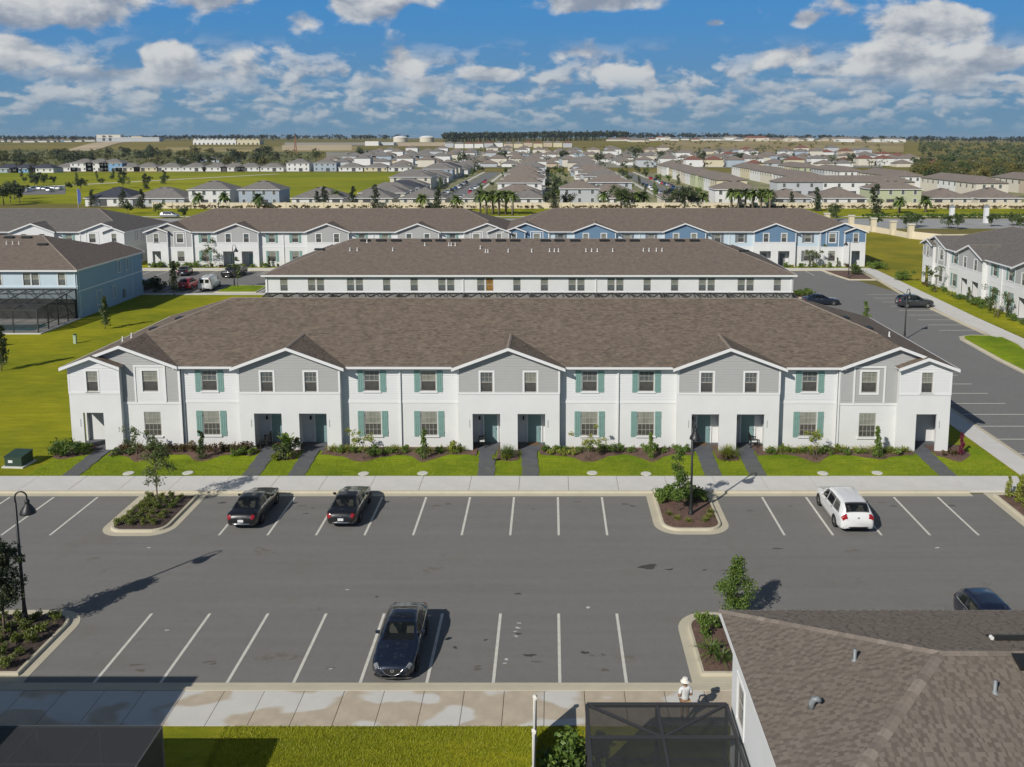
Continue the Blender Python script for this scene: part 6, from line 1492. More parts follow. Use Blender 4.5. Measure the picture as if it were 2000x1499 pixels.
for i, (x, y, k, lm, s) in enumerate(F):
    q = (k, lm); cnt[q] = cnt.get(q, 0) + 1
tot = dict(cnt); cnt = {}
for i, (x, y, k, lm, s) in enumerate(F):
    q = (k, lm); c = cnt.get(q, 0); cnt[q] = c+1; nm, ds = NAMES[k]
    shrub(k, i, (x, y, LZ+.05), lm, "%s %s in the mulch along the near townhouses%s" % (COLN[lm], ds, "" if tot[q] == 1 else ", %s from the left" % nth(c)), 'plants along the near townhouses', s, nm, 'plant' if k in ('spray', 'low', 'banana', 'fountain') else 'shrub')
# islands
def rows(xs, ys, kind, lm, s, text, group, seed, z=.2):
    r = random.Random(seed); k = 0
    for y in ys:
        for x in xs:
            shrub(kind, k, (x+r.uniform(-.12, .12), y+r.uniform(-.1, .1), z), lm, "%s, %s counted from the near left" % (text, nth(k)), group, s*r.uniform(.85, 1.15)); k += 1
rows([-24.75, -24.1, -23.45, -22.8], [14.85, 15.6, 16.35, 17.1, 17.85, 18.6], 'round', 'leaf_isle', .64, "low shrub in the island beside the black sedan", 'shrubs in the oak island', 1)
rows([-26.2, -25.3, -24.6, -23.7, -22.9], [1.0, 1.8, 2.7, 3.6, 4.5], 'round', 'leaf_isle', .70, "low shrub around the lower left lamp", 'shrubs in the lower left island', 2)
rows([6.95, 7.5, 8.7, 9.3], [18.2, 18.9], 'round', 'leaf_green', 1.15, "leafy shrub at the back of the mulch island", 'shrubs in the lamp island', 3)
for i, (x, y) in enumerate(((7.0, 16.2), (7.4, 15.6), (9.3, 15.9), (9.0, 15.3), (8.0, 15.2), (9.5, 16.6))): shrub('spray', i, (x, y, .2), 'leaf_lime', "thin yellowing plant in the lamp's mulch island, %s of six" % nth(i), 'thin plants in the lamp island', .55, 'spiky_plant', 'plant')
for i, (x, y, s) in enumerate(((7.0, 4.4, .75), (7.4, 4.0, .8), (7.0, 3.2, .75), (6.95, 1.9, 1.15), (7.3, 1.3, 1.1))): shrub('spray' if i > 2 else 'round', i, (x, y, .2), 'leaf_green' if i < 3 else 'leaf_palm', "green plant in the mulch beside the near roof, %s from the far end" % nth(i), 'plants in the near roof island', s*1.1)
rows([28.6, 29.3, 30.0, 30.7], [15.8, 16.6, 17.4, 18.2, 19.0], 'tall', 'leaf_lime', .72, "leafy hedge shrub at the right end of the lot", 'hedge shrubs in the right island', 4)
shrub('big', 2, (.75, -5.7, LZ), 'leaf_green', "large glossy green bush beside the screened patio", None, 1.35, 'bush', 'bush')
# around the other rows
def yard(x0, x1, y, n, kinds, text, group, seed, axis='x', z=LZ):
    r = random.Random(seed)
    for i in range(n):
        u = x0 + (x1-x0)*(i+.5)/n + r.uniform(-.4, .4); k, lm, s = r.choice(kinds); p = (u, y+r.uniform(-.3, .3), z) if axis == 'x' else (y+r.uniform(-.3, .3), u, z)
        shrub(k, i+seed, p, lm, "%s, %s %s" % (text, nth(i), "from the left" if axis == 'x' else "from the far end"), group, s*r.uniform(.8, 1.2))
KY = [('round', 'leaf_green', 1.2), ('round', 'leaf_rust', 1.0), ('low', 'leaf_lime', 1.3), ('tall', 'leaf_oak', 1.0), ('big', 'leaf_green', .9)]
yard(-69, -46, 118.6, 16, KY, "yard shrub before the far grey gabled row", 'shrubs before the far grey gabled row', 11)
yard(40, 53, 118.6, 10, KY, "yard shrub before the blue gables", 'shrubs before the blue gables', 12)
yard(101, 68, 56.6, 16, KY, "yard shrub before the sideways row", 'shrubs before the sideways row', 13, 'y')
rows([-39.0, -37.8, -36.6, -35.4, -34.4], [111.5, 113.0], 'big', 'leaf_lime', 1.0, "bright hedge shrub before the far grey gabled row", 'hedge shrubs of the far island', 14, .15)
rows([34.6, 35.6, 36.6], [90.3, 91.6], 'big', 'leaf_green', .75, "shrub at the right end of the middle row", 'shrubs at the end of the middle row', 15, .15)
shrub('big', 1, (49.6, 110.2, .2), 'leaf_oak', "dark shrub in the large mulch island", None, 1.3); shrub('big', 3, (55.6, 116.8, LZ), 'leaf_green', "round green bush at the end of the blue gabled row", None, 1.6, 'bush', 'bush')
shrub('big', 0, (55.2, 104.2, LZ), 'leaf_green', "round green bush at the far corner of the sideways row", None, 1.5, 'bush', 'bush')
shrub('myrtle', 0, (55.6, 93.5, LZ), 'leaf_oak', "thin pale tree before the first gable of the sideways row", None, 1.9, 'crape_myrtle'); shrub('myrtle', 1, (55.2, 75.0, LZ), 'leaf_oak', "thin pale tree at the right edge before the sideways row", None, 1.9, 'crape_myrtle')
shrub('myrtle', 2, (45.3, 118.5, LZ), 'leaf_oak', "thin tree before the blue gabled row's right end", None, 2.0, 'crape_myrtle'); shrub('myrtle', 3, (-58.5, 118.3, LZ), 'leaf_oak', "leafy tree under the left gables of the far grey row", None, 2.2, 'crape_myrtle')
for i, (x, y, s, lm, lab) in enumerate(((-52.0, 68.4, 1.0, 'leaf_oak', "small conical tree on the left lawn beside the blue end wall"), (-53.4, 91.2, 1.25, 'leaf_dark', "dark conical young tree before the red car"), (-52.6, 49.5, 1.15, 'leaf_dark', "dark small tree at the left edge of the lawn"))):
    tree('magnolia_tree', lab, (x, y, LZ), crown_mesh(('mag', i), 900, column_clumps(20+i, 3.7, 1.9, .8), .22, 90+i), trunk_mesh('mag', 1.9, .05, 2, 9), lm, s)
tree('magnolia_tree', "leafy tree top showing behind the near roof's right end", (34.3, 61.5, LZ), crown_mesh(('mag', 7), 800, column_clumps(27, 4.4, 1.8, .9), .2, 97), trunk_mesh('mag', 1.9, .05, 2, 9), 'leaf_green', 1.0)
tree('shade_tree', "slim young tree beside the far street lamp and white van", (-46.8, 98.0, .15), crown_mesh(('oak', 'c'), 700, oak_clumps(33, 4.4, 1.5, 1.4), .2, 33), trunk_mesh('oak_c', 3.6, .05, 6, 33), 'leaf_oak', 1.0)
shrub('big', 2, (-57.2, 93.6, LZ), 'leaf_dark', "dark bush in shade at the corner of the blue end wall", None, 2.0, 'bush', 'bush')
tree('magnolia_tree', "dark narrow tree at the left end of the middle row", (-34.6, 86.5, LZ), crown_mesh(('mag', 5), 500, column_clumps(25, 3.4, 1.2, .6), .2, 95), trunk_mesh('mag', 1.9, .05, 2, 9), 'leaf_oak', 1.1)
# grass blades of the near lawn
def blades(name, label, regions, n, seed, lo=.05, hi=.11, z=LZ):
    rnd = random.Random(seed); mb = MB(); tot_ = sum((b-a)*(d-c) for a, b, c, d in regions)
    for a, b, c, d in regions:
        for _ in range(int(n*(b-a)*(d-c)/tot_)):
            x, y = rnd.uniform(a, b), rnd.uniform(c, d); h = rnd.uniform(lo, hi); t = rnd.uniform(0, 6.28); w = .012; dx, dy = math.cos(t)*w, math.sin(t)*w; lx, ly = rnd.gauss(0, .03), rnd.gauss(0, .03)
            mb.add([(x-dx, y-dy, z-.01), (x+dx, y+dy, z-.01), (x+lx, y+ly, z+h)], [(0, 1, 2)])
    o = mb.build(name, M['blade1']); return tag(o, label, None, None, 'stuff')
blades('grass', "short grass blades of the near lawn", [(-12.4, 1.2, -9.6, -2.92)], 52000, 3)
blades('grass', "short grass blades of the front yard strip", [(-34.5, 30.8, 22.5, 25.6)], 60000, 4, .03, .08, LZ+.004)
# ------------------------------------------------------------------ the estate beyond the far rows
def at(px, py, z=0.0):
    """the point on level ground that the photograph shows at (px, py)"""
    c, s = math.cos(R(7.88)), math.sin(R(7.88)); u = (px-1075)/1750; v = (511.5-py)/1750
    d = Vector((u, c + v*s, -s + v*c)); t = (z-22.26)/d.z; return Vector((t*d.x, -34.18 + t*d.y, z))
for n_, c_ in dict(w_white=(.70, .70, .68), w_grey=(.46, .48, .50), w_cream=(.62, .58, .49), w_tan=(.50, .42, .32), w_green=(.45, .48, .31), w_blue=(.20, .36, .56), w_yellow=(.60, .54, .38), w_steel=(.36, .42, .48)).items(): M[n_] = basic('house_' + n_, c_, 0.85, 0.03, 0.3)
WN = dict(w_white='white', w_grey='grey', w_cream='cream', w_tan='tan', w_green='pale green', w_blue='blue', w_yellow='yellow', w_steel='grey-blue')
M['roof_far'] = basic('far_roof', (0.210, 0.175, 0.148), 0.95, 0.14, 0.8); M['roof_far_grey'] = basic('far_grey_roof', (0.190, 0.178, 0.165), 0.95, 0.14, 0.8); M['roof_red'] = basic('far_red_roof', (.20, .085, .06), .95, .14, .8); M['roof_slate'] = basic('far_slate_roof', (.048, .053, .070), .95, .14, .8)
M['lanai'] = basic('dark_lanai', (0.07, 0.072, 0.075), 0.6, 0.05); M['solar'] = basic('solar_panel', (0.012, 0.016, 0.030), 0.15, 0.0, coat=1.0)  # lanai tone stands in for shade inside lanais, garages and stair slots
def hip_roof(w, d, z, sl=.42, ov=.45):
    a, b = w/2+ov, d/2+ov; mb = MB(); r = min(a, b); h = z + sl*r; z -= .02
    if a >= b: p, q = (-(a-r), 0, h), (a-r, 0, h); F_ = [[(-a, -b, z), (a, -b, z), q, p], [(a, b, z), (-a, b, z), p, q], [(-a, b, z), (-a, -b, z), p], [(a, -b, z), (a, b, z), q]]
    else: p, q = (0, -(b-r), h), (0, b-r, h); F_ = [[(-a, -b, z), (a, -b, z), p], [(a, b, z), (-a, b, z), q], [(-a, b, z), (-a, -b, z), p, q], [(a, -b, z), (a, b, z), q, p]]
    for f in F_: roof_face(mb, f)
    return mb
def house(label, x, y, w, d, st, wall, roof, group, detail=2, rz=0.0, lanai=True, name='house', gable=False, seed=0):
    h = 2.75 if st == 1 else 5.5; w = round(w, 1); d = round(d, 1); z0 = elev(x, y)
    t = tag(empty(name, (x, y, z0), rz), label, 'house', group); b = -d/2
    place(cached(('house_wall', w, d, h), lambda: MB().box(-w/2, w/2, -d/2, d/2, -1.5, h)), 'wall', M[wall], t)
    r = place(cached(('house_roof', w, d, h), lambda: hip_roof(w, d, h)), 'roof', M[roof], t)
    if detail >= 1: place(cached(('house_fascia', w, d, h), lambda: [mb := MB(), mb.box(-w/2-.47, w/2+.47, -d/2-.47, -d/2-.43, h-.20, h+.02), mb.box(-w/2-.47, -w/2-.43, -d/2-.43, d/2+.47, h-.20, h+.02), mb.box(w/2+.43, w/2+.47, -d/2-.43, d/2+.47, h-.20, h+.02)][0]), 'fascia', M['trim'], t)
    rn = random.Random(seed*13+int(x*7)); pm = cached('far_pane', lambda: MB().box(-.5, .5, -.03, .0, 0, 1.35)); fm = cached('far_frame', lambda: ring(MB(), -.6, .6, -.1, 1.45, .1, -.06, .0))
    if detail >= 1:
        spots = []
        n = 3 if w < 13 else 4
        for k in range(n): spots.append((-w/2 + w*(k+.5)/n, .95))
        if lanai and w > 9: li = rn.randrange(n); spots.pop(li); lx = -w/2 + w*(li+.5)/n; MB().box(lx-1.25, lx+1.25, b-.04, b+.02, .1, 2.2).build('lanai', M['lanai'], t)  # flat dark panel in place of the lanai's shaded depth
        if st == 2:
            for k in range(n): spots.append((-w/2 + w*(k+.5)/n, 3.75))
        for sx, sz in spots:
            o = place(pm, 'window', M['pane_mid'], t, (sx, b, sz))
            if detail >= 2: place(fm, 'frame', M['trim'], o)
    if detail >= 2:
        vm_ = cached('far_vent', lambda: MB().box(-.55, .55, -.2, .2, 0, .16)); k = .42*(min(w, d)/2+.45)
        for s in (-1, 1): place(vm_, 'roof_vent', M['dark_metal'], r, (s*1.3, -.9, h+k-.42*.9-.03))
    return t
# first row, just behind the perimeter wall: photograph columns left/right, storeys, wall, roof, depth behind the wall
ROW1 = [(163, 262, 1, 'w_white', 'roof_slate', 16), (250, 362, 1, 'w_grey', 'roof_far_grey', 14), (366, 452, 2, 'w_white', 'roof_far_grey', 16), (464, 548, 2, 'w_steel', 'roof_far_grey', 16), (566, 672, 1, 'w_white', 'roof_far_grey', 15), (684, 768, 1, 'w_cream', 'roof_far_grey', 15), (778, 872, 1, 'w_cream', 'roof_far_grey', 14), (898, 966, 1, 'w_cream', 'roof_far_grey', 14),
        (996, 1068, 1, 'w_white', 'roof_far_grey', 14), (1092, 1172, 2, 'w_grey', 'roof_far', 26), (1190, 1252, 1, 'w_white', 'roof_far', 15), (1292, 1368, 1, 'w_cream', 'roof_far', 15), (1394, 1484, 2, 'w_white', 'roof_far', 18), (1508, 1586, 1, 'w_grey', 'roof_far', 15), (1598, 1696, 1, 'w_white', 'roof_far', 15), (1700, 1802, 2, 'w_green', 'roof_far', 20), (1818, 1900, 1, 'w_cream', 'roof_far', 15), (1908, 1998, 1, 'w_cream', 'roof_far', 15)]
for i, (a, b, st, wl_, rf, dep) in enumerate(ROW1):
    Y = 250 + dep*.55; k = (Y + 34.18)*.9906 + 2.7; x0 = (a-1075)*k/1750; x1 = (b-1075)*k/1750; w = (x1-x0)*.94; d = 15 if st == 1 else 12
    house("%s %s house with a %s roof behind the perimeter wall, %s from the left" % ('single-storey' if st == 1 else 'two-storey', WN[wl_], {'roof_slate': 'slate', 'roof_far': 'brown', 'roof_far_grey': 'grey'}[rf], nth(i)), (x0+x1)/2, Y + d/2, w, d, st, wl_, rf, 'houses behind the perimeter wall', 2, seed=i)
    if a == 1292:
        o = [q for q in col.objects if q.name.startswith('house')][-1]
        t_ = [q for q in col.objects if q.get('label', '').startswith('single-storey cream house with a brown roof behind the perimeter wall, twelfth')]
        if t_: MB().add([(-5.4, -4.9, 3.95), (-1.2, -4.9, 3.95), (-1.2, -1.3, 5.46), (-5.4+2.6, -1.3, 5.46), (-5.4, -4.9, 4.05), (-1.2, -4.9, 4.05), (-1.2, -1.3, 5.56), (-2.8, -1.3, 5.56)], [(4, 5, 6, 7), (0, 1, 5, 4), (1, 2, 6, 5), (3, 0, 4, 7)]).build('solar_panel', M['solar'], t_[0])
# street columns
def street(text, X_, y0, y1, step, cols, roofs, group, seed, st=(1, 1, 2), skip=()):
    r = random.Random(seed); i = 0; y = y0
    while y < y1:
        s = r.choice(st); wl_ = r.choice(cols); rf = r.choice(roofs)
        house("%s %s house, %s along the %s" % ('one-storey' if s == 1 else 'two-storey', WN[wl_], nth(i), text), X_ + r.uniform(-1.5, 1.5), y, 17 + r.uniform(-1, 1)//.5*.5, 12, s, wl_, rf, group, 1 if y < 460 else 0, seed=seed+i, lanai=False)
        y += step; i += 1
WC = ['w_white', 'w_white', 'w_grey', 'w_cream', 'w_steel', 'w_white']; RF = ['roof_far', 'roof_far_grey', 'roof_far']
street("left side of the left estate street", -60, 292, 620, 16.5, WC, ['roof_far_grey', 'roof_slate', 'roof_far_grey'], 'houses along the left street', 21)
street("right side of the left estate street", -12, 292, 620, 16.5, WC, RF, 'houses along the left street', 22)
street("left side of the right estate street", 22, 296, 620, 16.5, WC, RF, 'houses along the right street', 23)
# long two-storey rows beyond the right street
def long_row(label, x, y, w, d, cols, i):
    t = tag(empty('townhouse_row', (x, y, elev(x, y))), label, 'building', 'long rows beyond the right street')
    n = len(cols); along_y = d > w; L = d if along_y else w
    for k, c in enumerate(cols):
        a, b = -L/2 + L*k/n, -L/2 + L*(k+1)/n
        (MB().box(-w/2, w/2, a, b, -1, 5.6) if along_y else MB().box(a, b, -d/2, d/2, -1, 5.6)).build('wall', M[c], t)
    r = hip_roof(w, d, 5.6, .36).build('roof', M['roof_far'], t)
    pm = cached('far_pane', lambda: MB().box(-.5, .5, -.03, .0, 0, 1.35)); m_ = int(L/5)
    for k in range(m_):
        u = -L/2 + L*(k+.5)/m_
        if along_y:
            place(pm, 'window', M['pane_mid'], t, (-w/2, u, 3.7), R(-90))
            if k % 2 == 0: place(cached('far_gable', lambda: MB().add([(-.6, -2.0, 5.6), (-.6, 2.0, 5.6), (-.6, 0, 7.2), (3.6, 0, 7.2), (.2, -2.0, 5.7), (.2, 2, 5.7)], [(0, 2, 1), (0, 4, 3, 2), (1, 2, 3, 5)])), 'gable', M['w_white'], t, (-w/2, u, 0)) if k % 6 == 3 else None
        else:
            place(pm, 'window', M['pane_mid'], t, (u, -d/2, 3.7)); place(cached('far_garage', lambda: MB().box(-1.3, 1.3, -.05, 0, 0, 2.2)), 'garage_opening', M['lanai'], t, (u, -d/2, 0))
    if along_y:
        for u in (-3, 0, 3): place(pm, 'window', M['pane_mid'], t, (u*w/12, -d/2, 3.7))
    return t
LR = [(72, 345, 12, 46, ['w_yellow', 'w_white', 'w_green']), (72, 398, 12, 46, ['w_green', 'w_white', 'w_cream']), (73, 452, 12, 46, ['w_cream', 'w_white', 'w_yellow']), (73, 508, 12, 46, ['w_white', 'w_cream']),
      (112, 312, 52, 12, ['w_grey', 'w_white', 'w_cream']), (110, 362, 12, 48, ['w_green', 'w_cream', 'w_white']), (112, 420, 12, 48, ['w_cream', 'w_white']), (114, 478, 12, 48, ['w_yellow', 'w_white']),
      (163, 322, 12, 50, ['w_cream', 'w_white', 'w_cream']), (156, 380, 12, 50, ['w_white', 'w_yellow', 'w_cream']), (150, 438, 12, 50, ['w_white', 'w_grey']), (146, 496, 12, 50, ['w_green', 'w_yellow', 'w_white']), (196, 330, 12, 46, ['w_tan', 'w_cream'])]
for i, q in enumerate(LR): long_row("two-storey townhouse row with %s end wall, %s row beyond the right street" % (WN[q[4][0]], nth(i)), *q, i)
# back rows of the estate
r = random.Random(77)
for yi, Y in enumerate((640, 668, 700, 730, 762, 800, 840, 884, 930)):
    k = 0; x = -185 + r.uniform(0, 6) if Y > 650 else -110
    while x < 330:
        if r.random() < .90 and not (Y < 700 and 40 < x < 56):
            s = r.choice((1, 1, 2)); wl_ = r.choice(WC + WC + ['w_cream', 'w_tan', 'w_yellow'])
            house("%s %s house, %s from the left in the %s far estate row" % ('low' if s == 1 else 'two-storey', WN[wl_], nth(k), nth(yi)), x, Y + r.uniform(-4, 4), 12.5, 12, s, wl_, r.choice(RF + ['roof_red'] if x > 100 else RF), 'houses of the dense estate', 0); k += 1
        x += r.choice((15, 16, 18, 22))
# row across the green field at the left
k = 0; r = random.Random(5)
for px in (12, 45, 80, 128, 160, 190, 217, 250, 285, 330, 378, 420, 455, 485, 530, 582, 635, 685, 735, 780):
    p = at(px, 335.5 if px > 100 else 338); tw = px in (160, 190, 217, 582, 635)
    wl_ = {45: 'w_blue', 217: 'w_blue', 12: 'w_steel', 250: 'w_cream', 285: 'w_yellow', 635: 'w_steel', 735: 'w_yellow'}.get(px, 'w_white')
    house("%s %s house across the green field, %s from the left" % ('two-storey' if tw else 'low', WN[wl_], nth(k)), p.x, p.y+6, 15 if tw else 16, 12, 2 if tw else 1, wl_, 'roof_far_grey' if px > 100 else 'roof_slate', 'houses across the green field', 1, seed=k); k += 1
k = 0
for px in (360, 400, 440, 690, 715, 745, 800, 830, 860):
    p = at(px, 322); house("pale house in the second row across the green field, %s from the left" % nth(k), p.x, p.y+8, 16, 13, 1 if px < 600 else 2, r.choice(['w_white', 'w_grey', 'w_steel']), 'roof_far_grey', 'houses across the green field', 0); k += 1
# far ridge
def far_house(px, dist, text, wall, roof, i, w=14, st=1, group='houses on the far ridge'):
    x = (px-1075)*dist/1750; house("%s, %s from the left" % (text, nth(i)), x, dist-34, w, 12, st, wall, roof, group, 0)
r = random.Random(9); k = 0
for px in range(1200, 1760, 17):
    far_house(px + r.uniform(-5, 5), r.uniform(1350, 1750), "pale house on the far ridge at the right", r.choice(['w_white', 'w_cream', 'w_tan', 'w_white']), r.choice(['roof_far', 'roof_red', 'roof_far_grey']), k, r.choice((14, 20, 28)), r.choice((1, 2)), 'houses on the far right ridge'); k += 1
k = 0
for px in range(4, 196, 13): far_house(px + r.uniform(-4, 4), r.uniform(1900, 2200), "tiny pale house on the far ridge at the left", r.choice(['w_white', 'w_cream', 'w_blue', 'w_white']), 'roof_far', k, 16, 1, 'houses on the far left ridge'); k += 1
k = 0
for px in list(range(880, 1110, 19)): far_house(px, 1130 + r.uniform(-20, 20), "small new house below the pine wood", r.choice(['w_white', 'w_grey', 'w_yellow', 'w_white', 'w_tan']), r.choice(['roof_far_grey', 'roof_red']), k, 11, 2, 'new houses below the pine wood'); k += 1
def block(name, label, px0, px1, dist, h, wall, cat, parts=6, z=None, d=20):
    x0, x1 = (px0-1075)*dist/1750, (px1-1075)*dist/1750; y = dist-34; xm = (x0+x1)/2; t = tag(empty(name, (xm, y, elev(xm, y) if z is None else z)), label, cat); w = x1-x0
    MB().box(-w/2, w/2, 0, d, -3, h).build('wall', M[wall], t); return t, w
t, w = block('school', "large pale flat-roofed building on the left horizon", 196, 318, 1900, 9, 'w_grey', 'building')
MB().box(-w*.5, -w*.12, 2, 18, 9, 14.5).build('hall', M['w_cream'], t); MB().box(w*.05, w*.22, 2, 18, 9, 11.5).build('hall', M['w_tan'], t); MB().box(-w*.40, -w*.36, -.5, 0, 2, 13).build('stair_slot', M['lanai'], t); MB().box(-w*.30, -w*.26, -.5, 0, 2, 13).build('stair_slot', M['lanai'], t); MB().box(-w*.5, w*.5, -.6, -.1, 8.2, 9.2).build('cornice', M['w_white'], t)
for px0, px1, lab, wl_ in ((383, 466, "long white townhouse row on the left horizon", 'w_white'), (468, 512, "unfinished orange-toned building frame on the left horizon", 'w_yellow')):
    t, w = block('distant_building', lab, px0, px1, 1350, 7, wl_, 'building')
    n = int(w/6)
    for k in range(n):
        x = -w/2 + w*(k+.5)/n; MB().add([(x-2.4, -.5, 7), (x+2.4, -.5, 7), (x, -.5, 9.2), (x, 10, 9.2)], [(0, 1, 2), (1, 3, 2), (0, 2, 3)]).build('gable', M[wl_], t); MB().box(x-1.2, x+1.2, -.2, 0, 0, 2.6).build('garage_opening', M['lanai'], t)
for k, px in enumerate((785, 836)):
    dist = 1750; x = (px-1075)*dist/1750; t = tag(empty('water_tank', (x, dist-34, elev(x, dist-34)-1)), "squat white domed water tank on the skyline, the %s one" % ('left' if k == 0 else 'right'), 'water tank', 'white water tanks')
    MB().lathe([(14, 0), (14, 9.5)], 24).build('wall', M['w_cream'], t, smooth=True); MB().lathe([(14.6, 9.4), (14, 10.2), (9, 12.0), (4, 12.9), (0, 13.1)], 24).build('dome', M['w_white'], t, smooth=True)
t, w = block('distant_building', "low white sheds beside the bare sand on the skyline", 716, 742, 1250, 6, 'w_white', 'building')
t, w = block('distant_building', "low grey sheds beside the water tanks", 745, 772, 1260, 4.5, 'w_grey', 'building')
# the construction crane or mast over the field
p = at(578, 312); p.z = elev(p.x, p.y); t = tag(empty('drill_mast', p), "thin rusty lattice mast standing over the green field houses", 'mast')
M['rust'] = basic('rusty_steel', (.25, .12, .07), .8, .2)
for sx in (-1.2, 1.2): MB().bar((sx, 0, 0), (0, 0, 22), .7).build('leg', M['rust'], t)
for z in (4, 8, 12): MB().bar((-1.2*(1-z/22), 0, z), (1.2*(1-z/22), 0, z+1.5), .4).build('brace', M['rust'], t)

# fields, roads and the wall
patch('green_field', M['green_field'], [(-420, 268), (-76, 268), (-76, 545), (-480, 545)], .05, "broad bright green field behind the houses at the left")
patch('sand_field', M['sand'], [at(575, 292).xy, at(735, 290).xy, at(690, 283).xy, at(560, 284).xy], .6, "bare orange sand slope on the left skyline") if False else None
def far_patch(name, mat, px0, px1, d0, d1, label, dz=.5, px2=None, px3=None):
    q = lambda px, d: Vector(((px-1075)*d/1750, d-34))
    return patch(name, mat, [q(px0, d0), q(px1, d0), q(px3 if px3 is not None else px1, d1), q(px2 if px2 is not None else px0, d1)], dz, label, 14)
far_patch('rough_field', basic('rough_field', (.13, .135, .035), .95, .35, .015), -40, 620, 700, 1080, "rough olive field behind the tree belt", .3)
far_patch('rough_field', basic('ochre_field', (.30, .24, .085), .95, .3, .012), 330, 700, 1000, 1200, "ochre dry field below the left skyline", .45)
far_patch('sand_slope', M['sand'], 555, 690, 1040, 1300, "bare orange sand slope on the left skyline")
far_patch('sand_slope', M['sand'], 780, 880, 1180, 1500, "bare sand ground in front of the water tanks")
far_patch('dirt_road', M['sand'], 130, 190, 1050, 1700, "pale dirt road climbing to the school", .6, 215, 262)
far_patch('cleared_ground', basic('cleared_ground', (.34, .31, .25), .95, .2, .02), 560, 860, 1250, 1600, "grey cleared ground along the left skyline", .4)
far_patch('dry_field', basic('dry_field', (.30, .235, .10), .95, .25, .01), 1290, 1760, 960, 1400, "dry tan field on the right skyline", .5)
far_patch('estate_ground', basic('estate_ground', (.27, .26, .20), .95, .3, .05), 640, 1720, 655, 1000, "pale built-up ground of the far estate", .25)
patch('meadow_path', M['sidewalk'], [(-170, 520), (-166, 520), (-250, 330), (-256, 330)], .09, "thin pale path curving across the green field")
struct(MB().poly([(x, y, .03) for x, y in rect(-75, 215, 262, 640)]).build('estate_lawn', basic('estate_yards', (.23, .225, .11), .95, .4, .09)), "patchy yards between the estate houses")
for X_, nm in ((-36.5, "left"), (47.5, "right")):
    s = struct(MB().box(X_-4, X_+4, 268, 640, .0, .045).build('street', M['asphalt2']), "grey estate street seen end-on, the %s one" % nm)
    for q in (-1, 1): MB().box(X_+q*6.6-.8, X_+q*6.6+.8, 268, 640, 0, .06).build('footpath', M['sidewalk'], s)
struct(MB().poly([(x, y, .02) for x, y in [(-160, 200), (60, 200), (62, 186), (260, 186), (260, 213), (-160, 214)]]).build('cross_road', basic('pale_road', (.33, .33, .32), .9, .12, .2)), "grey road crossing behind the far townhouse rows")
struct(MB().poly([(x, y, .03) for x, y in rect(-160, 260, 215, 249)]).build('verge', M['lawn']), "green verge along the perimeter wall")
struct(MB().box(-160, 260, 219, 220.6, 0, .05).build('verge_path', M['sidewalk']), "pale footpath on the verge before the perimeter wall")
w_ = tag(empty('perimeter_wall', (0, 249.5, 0)), "long cream perimeter wall in front of the estate houses", 'wall')
for k in range(52):
    x = -126 + 6.0*k
    place(cached('wall_panel', lambda: MB().box(.22, 5.78, -.08, .08, 0, 1.85).box(.22, 5.78, -.12, .12, 1.78, 1.9)), 'panel', M['cream'], w_, (x, 0, 0)); place(cached('wall_post', lambda: MB().box(-.22, .22, -.2, .2, 0, 2.05)), 'post', M['cream'], w_, (x, 0, 0))
w2 = tag(empty('entrance_wall', (0, 0, 0)), "cream boundary wall with square pillars right of the blue gables", 'wall')
PL = [(70.0, 192.0), (74.2, 186.0), (77.0, 178.5), (78.8, 171.0), (79.9, 163.5)]
for i, (x, y) in enumerate(PL):
    MB().box(-.55, .55, -.55, .55, 0, 3.1).build('pillar', M['cream'], w2, (x, y, 0)); MB().box(-.7, .7, -.7, .7, 3.1, 3.4).build('pillar_cap', M['w_cream'], w2, (x, y, 0))
    if i < len(PL)-1:
        q = Vector(PL[i+1]) - Vector((x, y)); mbp = MB().bar((x, y, .65), (x+q.x, y+q.y, .65), .2, 1.3); mbp.build('panel', M['cream'], w2)
for a, b in (((79.9, 163.5), (84, 157)), ((84, 157), (108, 160)), ((108, 160), (125, 161)), ((70, 192), (58, 193))): MB().bar((a[0], a[1], .85), (b[0], b[1], .85), .25, 1.7).build('panel', M['cream'], w2)
p = at(1574, 447); t = tag(empty('road_sign', p), "red and white traffic sign beside the cross road", 'sign'); M['sign_red'] = basic('sign_red', (.52, .02, .03), .5, 0); M['sign_white'] = basic('sign_white', (.8, .8, .8), .5, 0)
MB().tube([(0, 0, 0), (0, 0, 3.6)], .06, 6).build('post', M['lead'], t); MB().box(-1.0, 1.0, -.06, 0, 2.6, 4.3).build('board', M['sign_red'], t); MB().box(-.8, .8, -.09, -.06, 3.35, 3.6).build('bar', M['sign_white'], t); MB().box(-.85, .85, -.06, 0, .8, 2.4).build('lower_board', M['sign_white'], t)
for i, px in enumerate((1858, 1925, 1598)):
    p = at(px, 436 if i < 2 else 412); t = tag(empty('gate_pillar', p), "tall white gate pillar by the cross road, %s" % ("the left one", "the right one", "the one by the hedge")[i], 'pillar', 'white gate pillars'); MB().box(-.5, .5, -.5, .5, 0, 4.2).build('shaft', M['trim'], t); MB().add([(-.65, -.65, 4.2), (.65, -.65, 4.2), (.65, .65, 4.2), (-.65, .65, 4.2), (0, 0, 5.1)], [(0, 1, 4), (1, 2, 4), (2, 3, 4), (3, 0, 4)]).build('cap', M['lead'], t)
p = at(153, 408); t = tag(empty('feather_flag', p), "tall blue feather flag above the roof at the left", 'flag'); M['flag_blue'] = basic('flag_blue', (.05, .09, .30), .7, .1)
